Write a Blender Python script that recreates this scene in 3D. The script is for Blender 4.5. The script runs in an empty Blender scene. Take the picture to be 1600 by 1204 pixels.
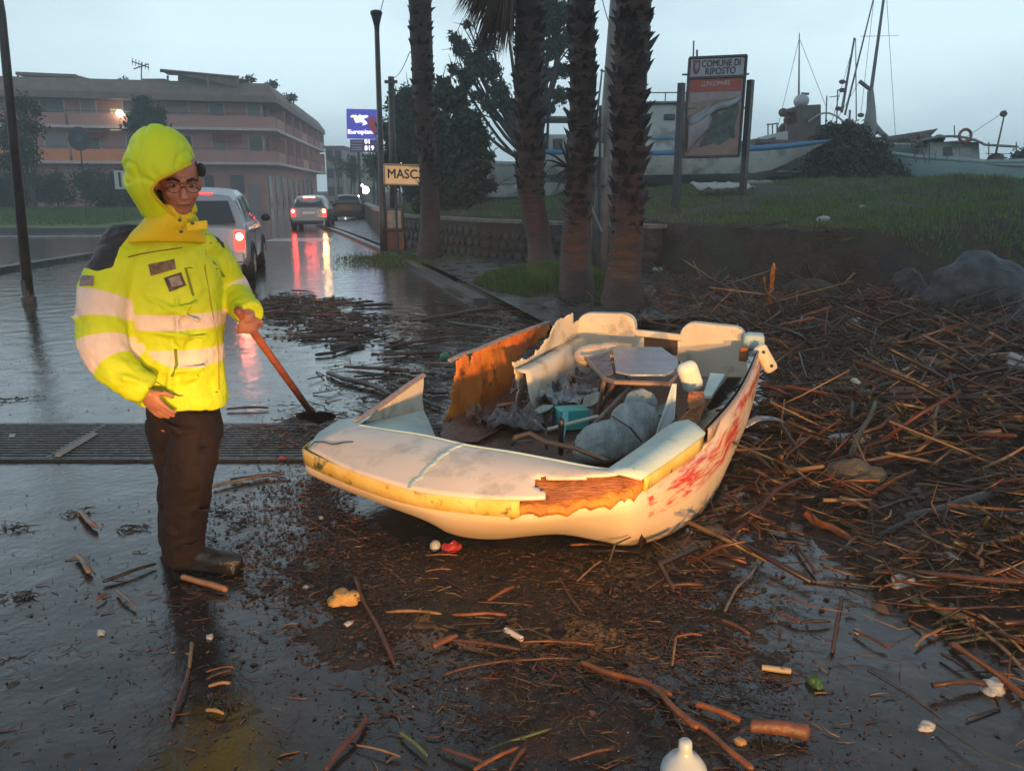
import bpy, bmesh, math, random
import numpy as np
from mathutils import Vector, Matrix, noise as mnoise
random.seed(7); np.random.seed(7)
S = bpy.context.scene
COL = S.collection
R = math.radians
# ---------------------------------------------------------------- camera, sky, light, exposure
PITCH = R(13.58); CZ = 1.58; F = 1250.0
cam_d = bpy.data.cameras.new('camera'); cam = bpy.data.objects.new('camera', cam_d); COL.objects.link(cam)
cam.location = (0, 0, CZ); cam.rotation_euler = (math.pi/2 - PITCH, 0, 0)
cam_d.sensor_width = 36; cam_d.lens = 36*F/1600; cam_d.clip_end = 3000; cam_d.clip_start = .05
S.camera = cam
S.view_settings.view_transform = 'Standard'; S.view_settings.look = 'None'
S.view_settings.exposure = 0.0; S.view_settings.gamma = 1
S.cycles.use_denoising = True
S.cycles.max_bounces = 6; S.cycles.volume_bounces = 1; S.cycles.transparent_max_bounces = 8
S.cycles.sample_clamp_indirect = 4
S.cycles.volume_step_rate = 4
SUN_EL, SUN_AZ = R(6), R(-60)
w = bpy.data.worlds.new('World'); S.world = w; w.use_nodes = True
nt = w.node_tree; nt.nodes.clear()
def N(t, k, **kw):
    n = t.nodes.new(k)
    for a, b in kw.items(): setattr(n, a, b)
    return n
out = N(nt, 'ShaderNodeOutputWorld'); bg = N(nt, 'ShaderNodeBackground'); bg.inputs[1].default_value = .1
sky = N(nt, 'ShaderNodeTexSky', sky_type='NISHITA'); sky.sun_disc = False
sky.sun_elevation = SUN_EL; sky.sun_rotation = SUN_AZ
tc = N(nt, 'ShaderNodeTexCoord'); mp = N(nt, 'ShaderNodeMapping'); mp.inputs['Scale'].default_value = (1.2, 1.2, 3.0)
nz = N(nt, 'ShaderNodeTexNoise'); nz.inputs['Scale'].default_value = 1.6; nz.inputs['Detail'].default_value = 4; nz.inputs['Roughness'].default_value = .45
cr = N(nt, 'ShaderNodeValToRGB')
cr.color_ramp.elements[0].position = .38; cr.color_ramp.elements[0].color = (.74, .765, .79, 1)
cr.color_ramp.elements[1].position = .60; cr.color_ramp.elements[1].color = (1.07, 1.06, 1.05, 1)
sp = N(nt, 'ShaderNodeSeparateXYZ')
gr = N(nt, 'ShaderNodeValToRGB')
e = gr.color_ramp.elements
e[0].position = 0; e[0].color = (.47, .63, .70, 1)
e[1].position = .16; e[1].color = (.56, .72, .79, 1)
e.new(.40).color = (.41, .52, .60, 1); e.new(.7).color = (.25, .32, .385, 1); e.new(1).color = (.20, .26, .315, 1)
mul = N(nt, 'ShaderNodeMix', data_type='RGBA', blend_type='MULTIPLY'); mul.inputs[0].default_value = 1
sc10 = N(nt, 'ShaderNodeVectorMath', operation='SCALE'); sc10.inputs['Scale'].default_value = 14.9
mix = N(nt, 'ShaderNodeMix', data_type='RGBA'); mix.inputs[0].default_value = .94
L = nt.links.new
L(tc.outputs['Generated'], mp.inputs[0]); L(mp.outputs[0], nz.inputs[0]); L(nz.outputs[0], cr.inputs[0])
L(tc.outputs['Generated'], sp.inputs[0]); L(sp.outputs['Z'], gr.inputs[0])
L(gr.outputs[0], mul.inputs[6]); L(cr.outputs[0], mul.inputs[7]); L(mul.outputs[2], sc10.inputs[0])
L(sky.outputs[0], mix.inputs[6]); L(sc10.outputs[0], mix.inputs[7]); L(mix.outputs[2], bg.inputs[0]); L(bg.outputs[0], out.inputs[0])
sd = bpy.data.lights.new('sun', 'SUN'); sd.energy = .25; sd.angle = R(25); sd.color = (1, .96, .92)
sun = bpy.data.objects.new('sun', sd); COL.objects.link(sun)
sun.rotation_euler = (math.pi/2 - SUN_EL - R(25), 0, math.pi - SUN_AZ)
# dipped headlights of the vehicle parked behind the photographer: flat beams, brightest just under the cut-off
for hx in (.75, 2.0):
    hd = bpy.data.lights.new('headlight_beam', 'SPOT'); hd.energy = 2500; hd.color = (1, .50, .15)
    hd.spot_size = R(84); hd.spot_blend = .5; hd.shadow_soft_size = .07; hd.use_nodes = True
    t = hd.node_tree; em = t.nodes['Emission']; ge = N(t, 'ShaderNodeTexCoord'); s2 = N(t, 'ShaderNodeSeparateXYZ'); t.links.new(ge.outputs['Normal'], s2.inputs[0])
    rv = N(t, 'ShaderNodeValToRGB'); rh = N(t, 'ShaderNodeValToRGB'); mv = N(t, 'ShaderNodeMapRange'); mh = N(t, 'ShaderNodeMath', operation='ABSOLUTE'); mm = N(t, 'ShaderNodeMath', operation='MULTIPLY')
    mv.inputs[1].default_value = -.5; mv.inputs[2].default_value = .5; t.links.new(s2.outputs['Y'], mv.inputs[0]); t.links.new(mv.outputs[0], rv.inputs[0])
    t.links.new(s2.outputs['X'], mh.inputs[0]); t.links.new(mh.outputs[0], rh.inputs[0])
    def ramp(r, ps):
        el = r.color_ramp.elements
        for i, (p, v) in enumerate(ps):
            q = el[i] if i < 2 else el.new(p)
            q.position = p; q.color = (v, v, v, 1)
    ramp(rv, [(0, .03), (1, .0), (.30, .20), (.38, .62), (.45, 1), (.505, 1), (.55, .38), (.62, .17), (.75, .05)])
    ramp(rh, [(0, 1), (1, 0), (.22, .95), (.36, .42), (.5, .12), (.65, .03)])
    t.links.new(rv.outputs[0], mm.inputs[0]); t.links.new(rh.outputs[0], mm.inputs[1]); t.links.new(mm.outputs[0], em.inputs['Strength'])
    ho = bpy.data.objects.new('headlight_beam', hd); COL.objects.link(ho)
    ho.location = (hx, -2.6, .84); ho.rotation_euler = (math.pi/2, 0, R(9))
# ---------------------------------------------------------------- helpers
CF = Vector((0, math.cos(PITCH), -math.sin(PITCH))); CU = Vector((0, math.sin(PITCH), math.cos(PITCH)))
def ray(px, py): return CF + Vector(((px-800)/F, 0, 0)) + CU*((602-py)/F)
def W(px, py, z=0.0):
    d = ray(px, py); t = (z-CZ)/d.z; return Vector((d.x*t, d.y*t, z))
def D(px, py, Y):
    d = ray(px, py); t = Y/d.y; return Vector((d.x*t, Y, CZ + d.z*t))
MATS = {}
def pbr(name, c1, c2=None, scale=6, rough=.6, bump=0, bscale=40, metal=0, emis=None, estr=1, spec=.5, detail=5,
        alpha=1, rough2=None, island=None, obrand=None, stretch=None, bdist=.02, trans=0, contrast=(.35, .65), c3=None, c3scale=2, c3range=(.5, .62)):
    if name in MATS: return MATS[name]
    m = bpy.data.materials.new(name); m.use_nodes = True; t = m.node_tree; lk = t.links.new
    b = t.nodes['Principled BSDF']
    b.inputs['Roughness'].default_value = rough; b.inputs['Metallic'].default_value = metal
    b.inputs['Specular IOR Level'].default_value = spec; b.inputs['Alpha'].default_value = alpha
    b.inputs['Transmission Weight'].default_value = trans
    b.inputs['Base Color'].default_value = (*c1, 1)
    co = N(t, 'ShaderNodeTexCoord'); src = co.outputs['Object']
    if stretch:
        mp = N(t, 'ShaderNodeMapping'); mp.inputs['Scale'].default_value = stretch; lk(src, mp.inputs[0]); src = mp.outputs[0]
    colour = None
    if c2 is not None:
        n = N(t, 'ShaderNodeTexNoise'); n.inputs['Scale'].default_value = scale; n.inputs['Detail'].default_value = detail
        lk(src, n.inputs[0])
        r = N(t, 'ShaderNodeValToRGB'); r.color_ramp.elements[0].position = contrast[0]; r.color_ramp.elements[1].position = contrast[1]
        r.color_ramp.elements[0].color = (*c1, 1); r.color_ramp.elements[1].color = (*c2, 1)
        lk(n.outputs[0], r.inputs[0]); colour = r.outputs[0]
        if rough2 is not None:
            mr = N(t, 'ShaderNodeMapRange'); mr.inputs[1].default_value = contrast[0]; mr.inputs[2].default_value = contrast[1]
            mr.inputs[3].default_value = rough; mr.inputs[4].default_value = rough2
            lk(n.outputs[0], mr.inputs[0]); lk(mr.outputs[0], b.inputs['Roughness'])
    if c3 is not None:
        n = N(t, 'ShaderNodeTexNoise'); n.inputs['Scale'].default_value = c3scale; n.inputs['Detail'].default_value = 8; n.inputs['Roughness'].default_value = .65
        lk(co.outputs['Object'], n.inputs[0])
        mr = N(t, 'ShaderNodeMapRange'); mr.inputs[1].default_value = c3range[0]; mr.inputs[2].default_value = c3range[1]
        lk(n.outputs[0], mr.inputs[0])
        mx = N(t, 'ShaderNodeMix', data_type='RGBA'); lk(mr.outputs[0], mx.inputs[0])
        if colour is not None: lk(colour, mx.inputs[6])
        else: mx.inputs[6].default_value = (*c1, 1)
        mx.inputs[7].default_value = (*c3, 1); colour = mx.outputs[2]
    if island or obrand:
        ramp = island or obrand
        r = N(t, 'ShaderNodeValToRGB'); els = r.color_ramp.elements
        for i, c in enumerate(ramp):
            p = i/(len(ramp)-1)
            el = els[0] if i == 0 else (els[1] if i == len(ramp)-1 else None)
            if el is None: continue
            el.position = p; el.color = (*c, 1)
        for i, c in enumerate(ramp[1:-1]): els.new((i+1)/(len(ramp)-1)).color = (*c, 1)
        if island:
            g = N(t, 'ShaderNodeNewGeometry'); oi = N(t, 'ShaderNodeObjectInfo')
            ad = N(t, 'ShaderNodeMath', operation='ADD'); fr = N(t, 'ShaderNodeMath', operation='FRACT')
            lk(g.outputs['Random Per Island'], ad.inputs[0]); lk(oi.outputs['Random'], ad.inputs[1]); lk(ad.outputs[0], fr.inputs[0]); lk(fr.outputs[0], r.inputs[0])
        else:
            oi = N(t, 'ShaderNodeObjectInfo'); lk(oi.outputs['Random'], r.inputs[0])
        if colour is not None:
            mx = N(t, 'ShaderNodeMix', data_type='RGBA', blend_type='MULTIPLY'); mx.inputs[0].default_value = 1
            lk(r.outputs[0], mx.inputs[6]); lk(colour, mx.inputs[7]); colour = mx.outputs[2]
        else: colour = r.outputs[0]
    if colour is not None: lk(colour, b.inputs['Base Color'])
    if bump:
        n = N(t, 'ShaderNodeTexNoise'); n.inputs['Scale'].default_value = bscale; n.inputs['Detail'].default_value = 6; n.inputs['Roughness'].default_value = .6
        lk(src, n.inputs[0]); bp = N(t, 'ShaderNodeBump'); bp.inputs['Strength'].default_value = bump; bp.inputs['Distance'].default_value = bdist
        lk(n.outputs[0], bp.inputs['Height']); lk(bp.outputs[0], b.inputs['Normal'])
    if emis is not None:
        b.inputs['Emission Color'].default_value = (*emis, 1); b.inputs['Emission Strength'].default_value = estr
    MATS[name] = m; return m
def tag(o, label=None, cat=None, group=None, kind=None):
    if label: o['label'] = label
    if cat: o['category'] = cat
    if group: o['group'] = group
    if kind: o['kind'] = kind
    return o
def empty(name, loc, label, cat, group=None):
    o = bpy.data.objects.new(name, None); COL.objects.link(o); o.location = loc; o.empty_display_size = .1
    return tag(o, label, cat, group)
class MB:
    def __init__(s): s.v = []; s.f = []; s.mi = []; s.cur = 0
    def add(s, vs, fs):
        k = len(s.v); s.v += [Vector(a) for a in vs]; s.f += [tuple(i+k for i in f) for f in fs]; s.mi += [s.cur]*len(fs); return s
    def box(s, c, size, rz=0, rot=None):
        hx, hy, hz = [a/2 for a in size]; M = rot if rot is not None else Matrix.Rotation(rz, 3, 'Z')
        vs = [Vector(c) + M @ Vector((x*hx, y*hy, z*hz)) for z in (-1, 1) for x, y in ((-1, -1), (1, -1), (1, 1), (-1, 1))]
        return s.add(vs, [(3, 2, 1, 0), (4, 5, 6, 7), (0, 1, 5, 4), (1, 2, 6, 5), (2, 3, 7, 6), (3, 0, 4, 7)])
    def box2(s, p0, p1, wy, h, z0=None):     # upright slab between two plan points
        p0, p1 = Vector(p0), Vector(p1); d = (p1-p0); d.z = 0; n = Vector((-d.y, d.x, 0)).normalized()*wy
        vs = [p0, p1, p1+n, p0+n]; vs = [Vector(a) for a in vs]
        return s.add(vs + [a + Vector((0, 0, h)) for a in vs], [(3, 2, 1, 0), (4, 5, 6, 7), (0, 1, 5, 4), (1, 2, 6, 5), (2, 3, 7, 6), (3, 0, 4, 7)])
    def tube(s, pts, rad, n=8, caps=True, sq=None):
        pts = [Vector(p) for p in pts]; m = len(pts)
        if not hasattr(rad, '__len__'): rad = [rad]*m
        k = len(s.v); ref = None; vs = []
        for i, p in enumerate(pts):
            t = (pts[min(i+1, m-1)] - pts[max(i-1, 0)]).normalized()
            if ref is None:
                ref = Vector((0, 0, 1)) if abs(t.z) < .9 else Vector((1, 0, 0))
            a = (ref - t*ref.dot(t)).normalized(); b = t.cross(a); ref = a
            r = rad[i]; ra, rb = r if hasattr(r, '__len__') else (r, r)
            for j in range(n):
                q = 2*math.pi*j/n; vs.append(p + a*math.cos(q)*ra + b*math.sin(q)*rb)
        fs = []
        for i in range(m-1):
            for j in range(n):
                j2 = (j+1) % n; fs.append((i*n+j, i*n+j2, (i+1)*n+j2, (i+1)*n+j))
        if caps: fs.append(tuple(range(n-1, -1, -1))); fs.append(tuple((m-1)*n+j for j in range(n)))
        return s.add(vs, fs)
    def ell(s, c, r, nu=16, nv=10, rot=None):
        M = rot if rot is not None else Matrix.Identity(3); vs = [Vector(c) + M @ Vector((0, 0, -r[2]))]
        for i in range(1, nv):
            ph = -math.pi/2 + math.pi*i/nv
            for j in range(nu):
                th = 2*math.pi*j/nu; vs.append(Vector(c) + M @ Vector((r[0]*math.cos(ph)*math.cos(th), r[1]*math.cos(ph)*math.sin(th), r[2]*math.sin(ph))))
        vs.append(Vector(c) + M @ Vector((0, 0, r[2]))); fs = []
        for j in range(nu): fs.append((0, 1+(j+1) % nu, 1+j))
        for i in range(nv-2):
            for j in range(nu):
                a = 1+i*nu; j2 = (j+1) % nu; fs.append((a+j, a+j2, a+nu+j2, a+nu+j))
        a = 1+(nv-2)*nu
        for j in range(nu): fs.append((a+j, a+(j+1) % nu, len(vs)-1))
        return s.add(vs, fs)
    def lathe(s, c, prof, n=16):
        c = Vector(c); vs = []; fs = []
        for r, z in prof:
            for j in range(n): q = 2*math.pi*j/n; vs.append(c + Vector((r*math.cos(q), r*math.sin(q), z)))
        for i in range(len(prof)-1):
            for j in range(n): j2 = (j+1) % n; fs.append((i*n+j, i*n+j2, (i+1)*n+j2, (i+1)*n+j))
        fs.append(tuple(range(n-1, -1, -1))); fs.append(tuple((len(prof)-1)*n+j for j in range(n)))
        return s.add(vs, fs)
    def grid(s, rows, closed=False):          # rows of equal-length point lists
        n = len(rows[0]); vs = [p for r in rows for p in r]; fs = []
        for i in range(len(rows)-1):
            for j in range(n-1 + (1 if closed else 0)):
                j2 = (j+1) % n; fs.append((i*n+j, i*n+j2, (i+1)*n+j2, (i+1)*n+j))
        return s.add(vs, fs)
    def plate(s, pts, th, up=None):           # polygon with thickness, along its normal
        pts = [Vector(p) for p in pts]
        n = up if up is not None else (pts[1]-pts[0]).cross(pts[2]-pts[0]).normalized()
        n = Vector(n)*th; k = len(pts)
        fs = [tuple(range(k-1, -1, -1)), tuple(range(k, 2*k))] + [(i, (i+1) % k, k+(i+1) % k, k+i) for i in range(k)]
        return s.add(pts + [p+n for p in pts], fs)
    def build(s, name, mats, parent=None, smooth=False, bevel=0, solid=0, sub=0, org=None, kind=None, label=None, cat=None, group=None, recalc=True):
        me = bpy.data.meshes.new(name)
        o0 = parent.location if parent is not None else (Vector(org) if org is not None else Vector())
        if parent is not None and parent.parent is not None: o0 = parent.parent.location + parent.location
        o = Vector(o0)
        if org is not None and parent is not None: o = Vector(org)
        me.from_pydata([tuple(a - o) for a in s.v], [], s.f)
        if not isinstance(mats, (list, tuple)): mats = [mats]
        for m in mats: me.materials.append(m)
        if len(mats) > 1: me.polygons.foreach_set('material_index', s.mi)
        if recalc:
            bm = bmesh.new(); bm.from_mesh(me); bmesh.ops.recalc_face_normals(bm, faces=bm.faces); bm.to_mesh(me); bm.free()
        if smooth: me.polygons.foreach_set('use_smooth', [True]*len(me.polygons))
        ob = bpy.data.objects.new(name, me); COL.objects.link(ob)
        if parent is not None:
            ob.parent = parent
            if org is not None: ob.location = Vector(org) - Vector(o0)
        elif org is not None: ob.location = o
        if solid: md = ob.modifiers.new('s', 'SOLIDIFY'); md.thickness = solid; md.offset = -1
        if bevel: md = ob.modifiers.new('b', 'BEVEL'); md.width = bevel; md.segments = 2; md.limit_method = 'ANGLE'
        if sub: md = ob.modifiers.new('u', 'SUBSURF'); md.levels = sub; md.render_levels = sub
        return tag(ob, label, cat, group, kind)
def fast_mesh(name, verts, faces, mat, kind=None, parent=None, smooth=False):
    """verts (n,3) array, faces (m,k) array"""
    me = bpy.data.meshes.new(name); nv = len(verts); nf, k = faces.shape
    me.vertices.add(nv); me.vertices.foreach_set('co', verts.astype(np.float32).ravel())
    me.loops.add(nf*k); me.loops.foreach_set('vertex_index', faces.astype(np.int32).ravel())
    me.polygons.add(nf); me.polygons.foreach_set('loop_start', np.arange(0, nf*k, k, dtype=np.int32))
    if smooth: me.polygons.foreach_set('use_smooth', np.ones(nf, dtype=bool))
    me.materials.append(mat); me.update(calc_edges=True); me.validate()
    o = bpy.data.objects.new(name, me); COL.objects.link(o)
    if parent is not None: o.parent = parent
    if kind: o['kind'] = kind
    return o
def spline(pts, n):
    """Catmull-Rom through pts, n samples per span"""
    pts = [Vector(p) for p in pts]; P = [pts[0]*2-pts[1]] + pts + [pts[-1]*2-pts[-2]]; o = []
    for i in range(1, len(P)-2):
        for k in range(n):
            t = k/n; a, b, c, d = P[i-1], P[i], P[i+1], P[i+2]
            o.append(.5*((2*b) + (c-a)*t + (2*a-5*b+4*c-d)*t*t + (3*b-a-3*c+d)*t**3))
    o.append(pts[-1]); return o
def voxel(mb, vox, smooth_it=6, noise_amp=0, noise_size=.1, decim=0):
    me = bpy.data.meshes.new('t'); me.from_pydata([tuple(a) for a in mb.v], [], mb.f)
    bm = bmesh.new(); bm.from_mesh(me); bmesh.ops.recalc_face_normals(bm, faces=bm.faces); bm.to_mesh(me); bm.free()
    ob = bpy.data.objects.new('t', me); COL.objects.link(ob)
    md = ob.modifiers.new('r', 'REMESH'); md.mode = 'VOXEL'; md.voxel_size = vox; md.use_smooth_shade = True
    if smooth_it: sm = ob.modifiers.new('s', 'SMOOTH'); sm.iterations = smooth_it; sm.factor = .5
    if noise_amp:
        tx = bpy.data.textures.new('t', 'CLOUDS'); tx.noise_scale = noise_size; tx.noise_depth = 3
        dp = ob.modifiers.new('d', 'DISPLACE'); dp.texture = tx; dp.strength = noise_amp; dp.mid_level = .5; dp.texture_coords = 'LOCAL'
    dg = bpy.context.evaluated_depsgraph_get(); dg.update()
    r = bpy.data.meshes.new_from_object(ob.evaluated_get(dg)); bpy.data.objects.remove(ob)
    return r
def mesh_obj(name, me, mats, parent=None, **kw):
    if not isinstance(mats, (list, tuple)): mats = [mats]
    me.materials.clear()
    for m in mats: me.materials.append(m)
    if parent is not None: me.transform(Matrix.Translation(-Vector(parent.location)))
    me.polygons.foreach_set('use_smooth', [True]*len(me.polygons))
    o = bpy.data.objects.new(name, me); COL.objects.link(o); o.parent = parent
    return tag(o, **kw)
def text(name, s, mapf, mat, parent, height=1.0, extr=.0, bold=.0, width=None):
    """mapf(u, v) -> world; text is laid out with cap height 'height', starting at u=0; width scales it"""
    cu = bpy.data.curves.new('t', 'FONT'); cu.body = s; cu.resolution_u = 3
    ob = bpy.data.objects.new('t', cu); COL.objects.link(ob)
    dg = bpy.context.evaluated_depsgraph_get(); dg.update()
    me = bpy.data.meshes.new_from_object(ob.evaluated_get(dg)); bpy.data.objects.remove(ob)
    xs = [v.co.x for v in me.vertices]; ys = [v.co.y for v in me.vertices]
    x0, x1 = min(xs), max(xs); k = height/.69; kx = (width/(x1-x0)) if width else k
    o = parent.location if parent is not None else Vector()
    if parent is not None and parent.parent is not None: o = o + parent.parent.location
    if bold:      # thicker strokes: shifted copies, each a little nearer so that no faces coincide
        vs = [v.co.copy() for v in me.vertices]; fs = [tuple(p.vertices) for p in me.polygons]; n = len(vs); V = []; Fs = []
        for i, (dx, dy) in enumerate(((0, 0), (1, 0), (-1, 0), (0, 1), (0, -1))):
            V += [mapf((c.x+dx*bold-x0)*kx, (c.y+dy*bold)*k) - o + Vector((0, -.0012*i, 0)) for c in vs]; Fs += [tuple(a+i*n for a in f) for f in fs]
        bpy.data.meshes.remove(me); me = bpy.data.meshes.new(name); me.from_pydata([tuple(v) for v in V], [], Fs)
    else:
        for v in me.vertices: v.co = mapf((v.co.x-x0)*kx, v.co.y*k) - o
    me.materials.clear(); me.materials.append(mat); me.name = name
    r = bpy.data.objects.new(name, me); COL.objects.link(r); r.parent = parent
    return r
def fbm(x, y, z=0, s=1.0, oct=4): return mnoise.fractal(Vector((x*s, y*s, z*s)), .9, 2.0, oct)
# ---------------------------------------------------------------- ground, road, pavement, bank
M_asph = pbr('wet_asphalt', (.010, .010, .011), (.024, .023, .022), scale=7, rough=.07, rough2=.30, bump=.22, bscale=26, bdist=.010, contrast=(.38, .66), detail=7, spec=.12)
def rippled(m, base_scale, strength, dist):
    """long shallow ripples of standing water laid over the fine grain"""
    t = m.node_tree; b = t.nodes['Principled BSDF']; old = b.inputs['Normal'].links[0].from_node
    co = N(t, 'ShaderNodeTexCoord'); n = N(t, 'ShaderNodeTexNoise'); n.inputs['Scale'].default_value = base_scale; n.inputs['Detail'].default_value = 3
    bp = N(t, 'ShaderNodeBump'); bp.inputs['Strength'].default_value = strength; bp.inputs['Distance'].default_value = dist
    t.links.new(co.outputs['Object'], n.inputs[0]); t.links.new(n.outputs[0], bp.inputs['Height']); t.links.new(old.outputs[0], bp.inputs['Normal']); t.links.new(bp.outputs[0], b.inputs['Normal'])
rippled(M_asph, 3.2, .35, .03)
b_ = M_asph.node_tree.nodes['Principled BSDF']; b_.inputs['Coat Weight'].default_value = 1; b_.inputs['Coat IOR'].default_value = 1.43; b_.inputs['Coat Roughness'].default_value = .11
for nn_ in M_asph.node_tree.nodes:
    if nn_.type == 'BUMP' and not nn_.outputs[0].links[0].to_node.type == 'BUMP': M_asph.node_tree.links.new(nn_.outputs[0], b_.inputs['Coat Normal'])
M_pave = pbr('wet_pavement', (.025, .023, .022), (.05, .045, .04), scale=3, rough=.2, rough2=.5, bump=.3, bscale=30, bdist=.01, spec=.6)
M_kerb = pbr('kerb_stone', (.045, .045, .044), (.09, .085, .08), scale=9, rough=.3, bump=.3, bscale=50)
M_mud = pbr('wet_mud', (.020, .013, .010), (.060, .034, .024), scale=11, rough=.25, rough2=.7, bump=1, bscale=60, bdist=.02, c3=(.10, .045, .025), c3scale=14, c3range=(.55, .7))
M_bank = pbr('bank_earth', (.018, .011, .009), (.052, .030, .022), scale=3.0, rough=.75, bump=1, bscale=14, bdist=.08, c3=(.022, .036, .011), c3scale=.9, c3range=(.50, .62))
M_verge = pbr('verge_turf', (.05, .10, .015), (.11, .15, .03), scale=5, rough=.8, bump=.6, bscale=30)
g = MB(); g.add([(-200, -40, -.03), (200, -40, -.03), (200, 280, -.03), (-200, 280, -.03)], [(0, 1, 2, 3)])
g.build('ground', pbr('far_ground', (.03, .04, .02), (.06, .06, .035), scale=.2, rough=.9), kind='structure')
g = MB(); g.add([(-90, -30, 0), (60, -30, 0), (60, 60, 0), (-8, 130, 0), (-40, 150, 0), (-90, 130, 0)], [(0, 1, 2, 3, 4, 5)])
g.build('road', M_asph, kind='structure')
BD = [(-60, 190), (-22, 118), (-14.5, 84), (-9.5, 52), (-5.6, 33), (-3.5, 24), (-.8, 19.5), (2.8, 16), (4.6, 13.0), (7, 11.9), (10.5, 9.9), (16, 7.2), (42, 3)]
def sdist(X, Y):
    best = np.full(X.shape, 1e9); sg = np.ones(X.shape); along = np.zeros(X.shape); acc = 0
    for (ax, ay), (bx, by) in zip(BD[:-1], BD[1:]):
        dx, dy = bx-ax, by-ay; l2 = dx*dx+dy*dy; l = math.sqrt(l2)
        t = np.clip(((X-ax)*dx + (Y-ay)*dy)/l2, 0, 1); qx = ax+t*dx; qy = ay+t*dy
        d = np.hypot(X-qx, Y-qy); s = dx*(Y-ay) - dy*(X-ax)
        m = d < best; best = np.where(m, d, best); sg = np.where(m, np.sign(s), sg); along = np.where(m, acc + t*l, along); acc += l
    return best*sg
def vnoise(X, Y, sc, seed=0):
    """cheap smooth value noise for arrays"""
    x = X*sc + 57.3*seed + 1000; y = Y*sc + 31.7*seed + 1000
    xi = np.floor(x).astype(np.int64); yi = np.floor(y).astype(np.int64); fx = x-xi; fy = y-yi
    fx = fx*fx*(3-2*fx); fy = fy*fy*(3-2*fy)
    def h(a, b):
        n = (a*374761393 + b*668265263 + seed*974711) & 0x7fffffff; n = ((n ^ (n >> 13))*1274126177) & 0x7fffffff
        return ((n ^ (n >> 16)) & 0xffff)/65535.0
    return (h(xi, yi)*(1-fx)*(1-fy) + h(xi+1, yi)*fx*(1-fy) + h(xi, yi+1)*(1-fx)*fy + h(xi+1, yi+1)*fx*fy)
def fb(X, Y, sc, seed=0, oc=4):
    r = 0; a = .5; t = 0
    for k in range(oc): r = r + a*vnoise(X, Y, sc*2**k, seed+k); t += a; a *= .55
    return r/t
def bank_h(X, Y):
    X = np.asarray(X, float); Y = np.asarray(Y, float); s = sdist(X, Y)
    right = np.clip((X-5.6)/3.5, 0, 1)                       # steep earth face at the left, long slope at the right
    wd = .5 + right*2.8
    t = np.clip(s/wd, 0, 1); t = t*t*(3-2*t)
    top = .98 + .74*np.clip((s-1)/9, 0, 1) + .16*np.clip((X-5)/6, 0, 1)
    h = t*top + (fb(X, Y, .55, 3)-.5)*.55*np.clip(s/2, 0, 1)*(.35+.65*right) + (fb(X, Y, 2.2, 9)-.5)*.16*np.clip(s/.6, 0, 1)
    h = np.where((X < 2.9) & (s < .34), -.2, h)              # the wall stands here
    return np.where(s > 0, h, -.2)
def height_grid(name, x0, x1, y0, y1, nx, ny, fn, mat, **kw):
    xs = np.linspace(x0, x1, nx); ys = np.linspace(y0, y1, ny); X, Y = np.meshgrid(xs, ys); Z = fn(X, Y)
    v = np.stack([X, Y, Z], -1).reshape(-1, 3); i = np.arange(nx*ny).reshape(ny, nx)
    f = np.stack([i[:-1, :-1], i[:-1, 1:], i[1:, 1:], i[1:, :-1]], -1).reshape(-1, 4)
    keep = (v[f][:, :, 2] > -.15).any(1)
    return fast_mesh(name, v, f[keep], mat, smooth=True, **kw)
height_grid('grassy_bank', -7, 34, 6, 46, 300, 300, bank_h, M_bank, kind='structure')
def back_h(X, Y):
    s = sdist(X, Y); t = np.clip(s/1.5, 0, 1)
    return np.where(s > 0, t*(.98 + .7*np.clip((s-1)/9, 0, 1)) + (fb(X, Y, .2, 5)-.5)*.3*t - .03, -.2)
height_grid('boatyard_ground', -60, 110, 45, 200, 90, 80, back_h, M_bank, kind='structure')
height_grid('boatyard_ground', 33, 110, 2, 47, 40, 40, back_h, M_bank, kind='structure')
# raised pavement under the palms with its pale kerb
kp = [W(500, 352), W(540, 366), W(600, 391), W(680, 430), W(760, 474)]
ke = W(840, 520); kerb_line = kp + [ke]
pv = MB(); back = [Vector((*b, 0)) for b in BD[3:9]]
poly = [p + Vector((.16, .05, 0)) for p in kerb_line] + [W(1010, 500)+Vector((1.3, 0, 0))] + [Vector((4.9, 12.4, 0))] + back[::-1]
pv.add([Vector((p.x, p.y, .075)) for p in poly], [tuple(range(len(poly)))]); pv.build('pavement', M_pave, kind='structure')
kb = MB()
for a, b in zip(kerb_line[:-2], kerb_line[1:-1]): kb.box2(a, b, -.2, .082)
kb.build('kerb', M_kerb, kind='structure')
# low kerbed island edge at the left, grass verge and its kerbs beyond
for pa, pb, hh, wd in ((W(-260, 470), W(150, 402), .11, .28), (W(-400, 366), W(190, 361), .14, .25), (W(-400, 373), W(230, 369), .03, .35)):
    k2 = MB(); k2.box2(pa, pb, wd, hh); k2.build('kerb', M_kerb if hh > .05 and hh != .11 else (pbr('dark_kerb', (.03, .03, .03), (.06, .055, .05), rough=.25) if hh == .11 else pbr('road_paint', (.35, .35, .34), (.2, .2, .2), scale=3, rough=.3)), kind='structure')
vg = MB(); a, b = W(-400, 360.5), W(195, 360.5); vg.add([a+Vector((0, 0, .12)), b+Vector((0, 0, .12)), Vector((-18.5, 58, .5)), Vector((-60, 58, .5))], [(0, 1, 2, 3)])
vg.build('grass_verge', M_verge, kind='structure')
lp = MB(); lp.add([W(430, 372.5)+Vector((0, 0, .004)), W(520, 372)+Vector((0, 0, .004)), W(518, 376.5)+Vector((0, 0, .004)), W(410, 377.5)+Vector((0, 0, .004))], [(0, 1, 2, 3)])
lp.build('painted_line', pbr('road_paint', (.35, .35, .34)), kind='structure')

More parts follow.
